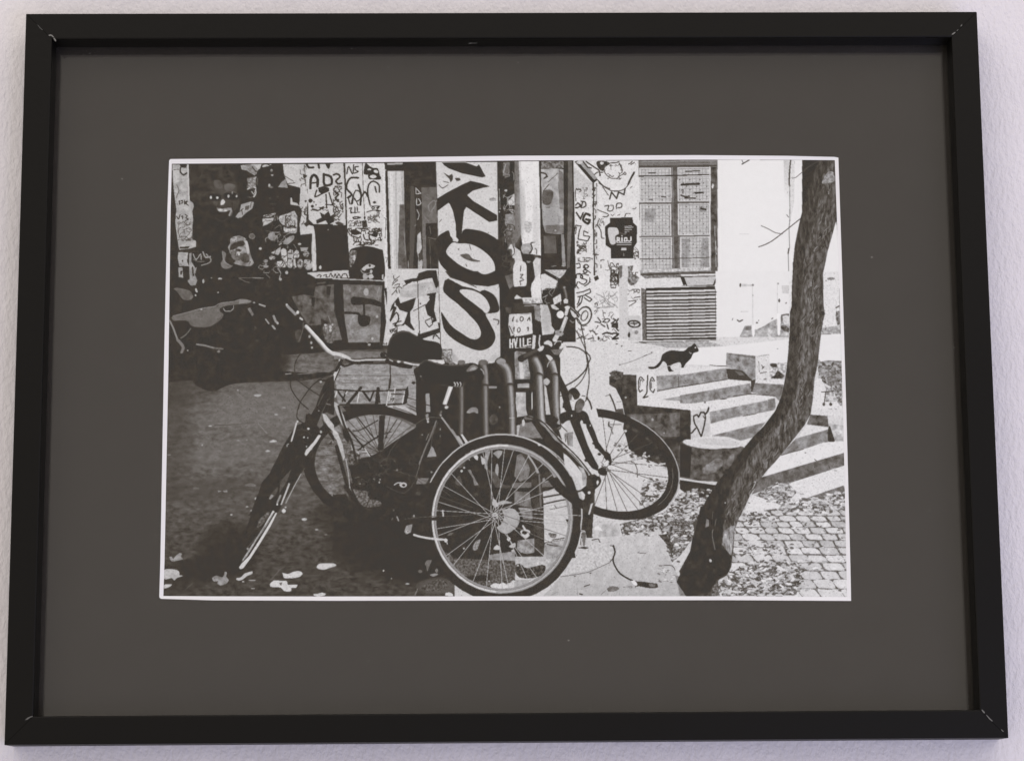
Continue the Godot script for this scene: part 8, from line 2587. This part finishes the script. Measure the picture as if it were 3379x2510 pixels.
	fill(66, [1063,721,1087,723,1099,758,1107,783,1123,817,1134,838,1131,849,1117,842,1103,823,1084,775])
	fill(66, [1102,724,1113,720,1124,745,1134,775,1155,805,1163,813,1157,821,1140,804,1124,785,1121,775,1106,741])
	fill(66, [1126,779,1125,782,1122,782,1119,781,1117,779,1119,777,1122,776,1125,777], 0, 0, -1, true)
	fill(66, [1134,790,1132,792,1129,793,1126,792,1124,790,1126,787,1129,786,1132,787], 0, 0, -1, true)
	fill(66, [1141,807,1139,809,1136,810,1133,809,1131,807,1133,804,1136,803,1139,804], 0, 0, -1, true)
	fill(66, [1108,822,1106,825,1102,826,1099,825,1098,822,1099,819,1103,818,1106,819], 0, 0, -1, true)
	fill(66, [1037,705,1071,694,1104,699,1112,728,1087,726,1058,720,1043,729], 0, 0, -1, true)
	fill(206, [1096,725,1095,729,1092,731,1090,729,1089,725,1090,721,1092,719,1095,721], 0, 0, -1, true)
	fill(205, [1069,708,1069,710,1067,711,1066,710,1066,708,1066,706,1068,705,1069,706], 0, 0, -1, true)
	fill(205, [1116,733,1115,735,1114,736,1113,735,1113,733,1113,731,1114,730,1115,731], 0, 0, -1, true)
	fill(70, [1071,699,1077,699,1083,724,1070,722])
	fill(67, [1034,594,1039,601,1059,643,1064,675,1069,694,1058,701,1050,692,1045,677,1050,669,1042,639])
	fill(120, [1058,648,1069,650,1067,669,1063,667], 1, 14, -1, true)
	fill(72, [1059,646,1071,636,1081,639,1090,654,1086,663,1075,667,1069,654], 1, 8, -1, true)
	fill(108, [1075,686,1082,669,1092,664,1101,673,1098,686,1090,699,1079,699], 1, 20, -1, true)
	stroke(70, 2.1, [1076,694,1080,673,1092,664])
	stroke(74, 3.8, [1105,663,1113,671,1118,688])
	fill(205, [1095,690,1102,678,1100,695])
	stroke(66, 1.9, [1094,657,1103,658])
	fill(66, [1010,718,1025,708,1035,717,1029,728,1041,732,1026,740,1012,726], 0, 0, -1, true)
	stroke(150, 1.3, [1025,709,1035,717])
	stroke(80, 1.5, [1041,734,1056,749])
	stroke(70, 12.1, [981,728,995,753,1022,781,1057,804,1082,831,1102,859])
	fill(160, [993,729,1004,728,1028,762,1036,777,1024,770], 1, 20)
	stroke(66, 3.3, [954,709,966,713,991,722,1008,738,1041,774,1082,815,1117,861])
	stroke(206, 2.3, [1006,732,1041,770,1070,798,1102,829,1131,861])
	stroke(150, 2.3, [987,724,1012,749,1049,789,1094,838,1117,864])
	stroke(66, 1.9, [1004,726,1018,741,1032,760])
	stroke(90, 1.7, [1012,734,1028,758])
	fill(170, [1082,836,1096,842,1104,863,1102,884,1093,886,1092,857], 1, 24)
	fill(70, [1104,861,1123,857,1137,867,1137,880,1124,897,1119,962,1092,962,1099,909,1089,896,1102,886], 1, 9)
	stroke(66, 3.3, [1121,865,1135,865,1138,876,1131,888,1116,897])
	fill(214, [1128,876,1132,871,1134,878,1130,886], 0, 0, -1, true)
	fill(206, [1113,904,1112,907,1109,908,1106,907,1105,904,1106,901,1109,900,1112,901], 0, 0, -1, true)
	stroke(66, 4.2, [1056,906,1081,901,1104,894])
	fill(72, [1093,923,1124,896,1122,934,1118,971,1115,1016,1102,1018,1098,1000,1088,998,1092,967], 1, 9)
	fill(204, [1113,932,1119,930,1110,960,1106,959])
	stroke(100, 1.9, [1122,903,1122,934], true)
	fill(120, [1089,1004,1101,1005,1096,1040,1084,1036], 1, 18)
	stroke(214, 2.5, [1089,1019,1090,1038,1094,1040])
	fill(66, [1077,1043,1094,1040,1107,1043,1098,1046])
	fill(66, [1098,1000,1109,1000,1102,1018])
	stroke(66, 2.9, [1102,1017,1116,1016])
	stroke(74, 9.6, [1051,375,1055,390,1058,405])
	stroke(120, 4.6, [1052,376,1056,390,1058,403])
	fill(150, [1056,376,1055,378,1053,379,1050,378,1049,376,1050,374,1053,373,1055,374], 0, 0, -1, true)
	fill(206, [1050,409,1055,405,1062,408,1061,418,1051,418], 0, 0, -1, true)
	fill(66, [1049,419,1057,418,1061,422,1053,427], 0, 0, -1, true)
	stroke(206, 8.4, [1060,431,1056,446])
	fill(214, [1067,429,1065,432,1060,434,1055,432,1052,429,1055,425,1060,424,1065,425], 0, 0, -1, true)
	stroke(190, 9.6, [1056,456,1048,478,1043,491])
	stroke(220, 2.9, [1055,456,1047,478])
	stroke(206, 11.7, [1035,498,1027,512])
	fill(160, [1027,489,1044,485,1050,497,1044,504,1029,499], 1, 18)
	fill(66, [1044,492,1043,493,1041,494,1039,493,1039,492,1039,491,1041,490,1043,491], 0, 0, -1, true)
	fill(150, [1061,418,1070,425,1093,448,1090,453,1082,446], 1, 10)
	stroke(66, 2.5, [1064,420,1078,433,1093,450])
	stroke(66, 4.2, [1065,435,1067,446,1074,457,1083,457])
	fill(205, [1067,435,1072,434,1081,450,1078,457,1072,450], 0, 0, -1, true)
	stroke(70, 3.3, [1072,435,1082,444,1088,453])
	stroke(150, 1.9, [1065,461,1073,468,1078,465])
	fill(206, [999,519,1010,513,1018,517,1021,527,1018,531,1010,525,999,524], 0, 0, -1, true)
	fill(66, [1022,525,1031,519,1043,519,1041,529,1031,536,1022,535], 0, 0, -1, true)
	stroke(206, 2.5, [1025,525,1033,516,1044,517])
	fill(66, [1004,527,1018,531,1029,544,1018,550,1005,542])
	fill(120, [1016,538,1043,536,1050,532,1037,553,1024,550], 1, 12)
	fill(206, [1003,551,1014,553,1022,561,1014,566], 0, 0, -1, true)
	stroke(66, 1.7, [1018,550,1035,554,1039,547])
	fill(206, [1053,531,1052,533,1050,534,1047,533,1046,531,1047,529,1050,528,1052,529], 0, 0, -1, true)
	stroke(190, 1.9, [1018,563,1009,574,1007,583])
	stroke(66, 15.9, [940,561,985,539])
	stroke(86, 8.4, [949,555,980,539])
	fill(66, [949,561,947,568,941,570,936,568,934,561,936,554,941,552,947,554], 0, 0, -1, true)
	fill(210, [982,538,995,527,1000,529,995,540,987,543], 0, 0, -1, true)
	stroke(74, 2.7, [1084,455,1092,468,1097,489,1103,521,1106,547,1111,570,1113,617,1109,645,1105,668])
	stroke(76, 2.1, [1080,487,1094,513,1104,538,1107,560,1110,581])
	stroke(74, 2.9, [1056,530,1073,531,1089,535,1104,545,1115,553,1117,562,1110,575])
	stroke(70, 3.3, [1055,630,1080,615,1103,592,1109,579])
	stroke(74, 2.3, [1076,636,1093,619,1105,596,1111,577])
	stroke(74, 2.9, [1109,664,1116,681,1118,692])
	stroke(74, 2.1, [1102,672,1109,660])
	fill(70, [1110,547,1109,550,1106,551,1103,550,1102,547,1103,544,1106,543,1109,544], 0, 0, -1, true)
	fill(70, [1113,579,1112,581,1109,582,1107,581,1106,579,1107,576,1109,575,1112,576], 0, 0, -1, true)
	fill(66, [1028,572,1033,574,1036,596,1055,636,1050,647,1058,692,1044,687,1047,672,1038,638,1034,604])
	fill(66, [1055,638,1063,651,1059,659])
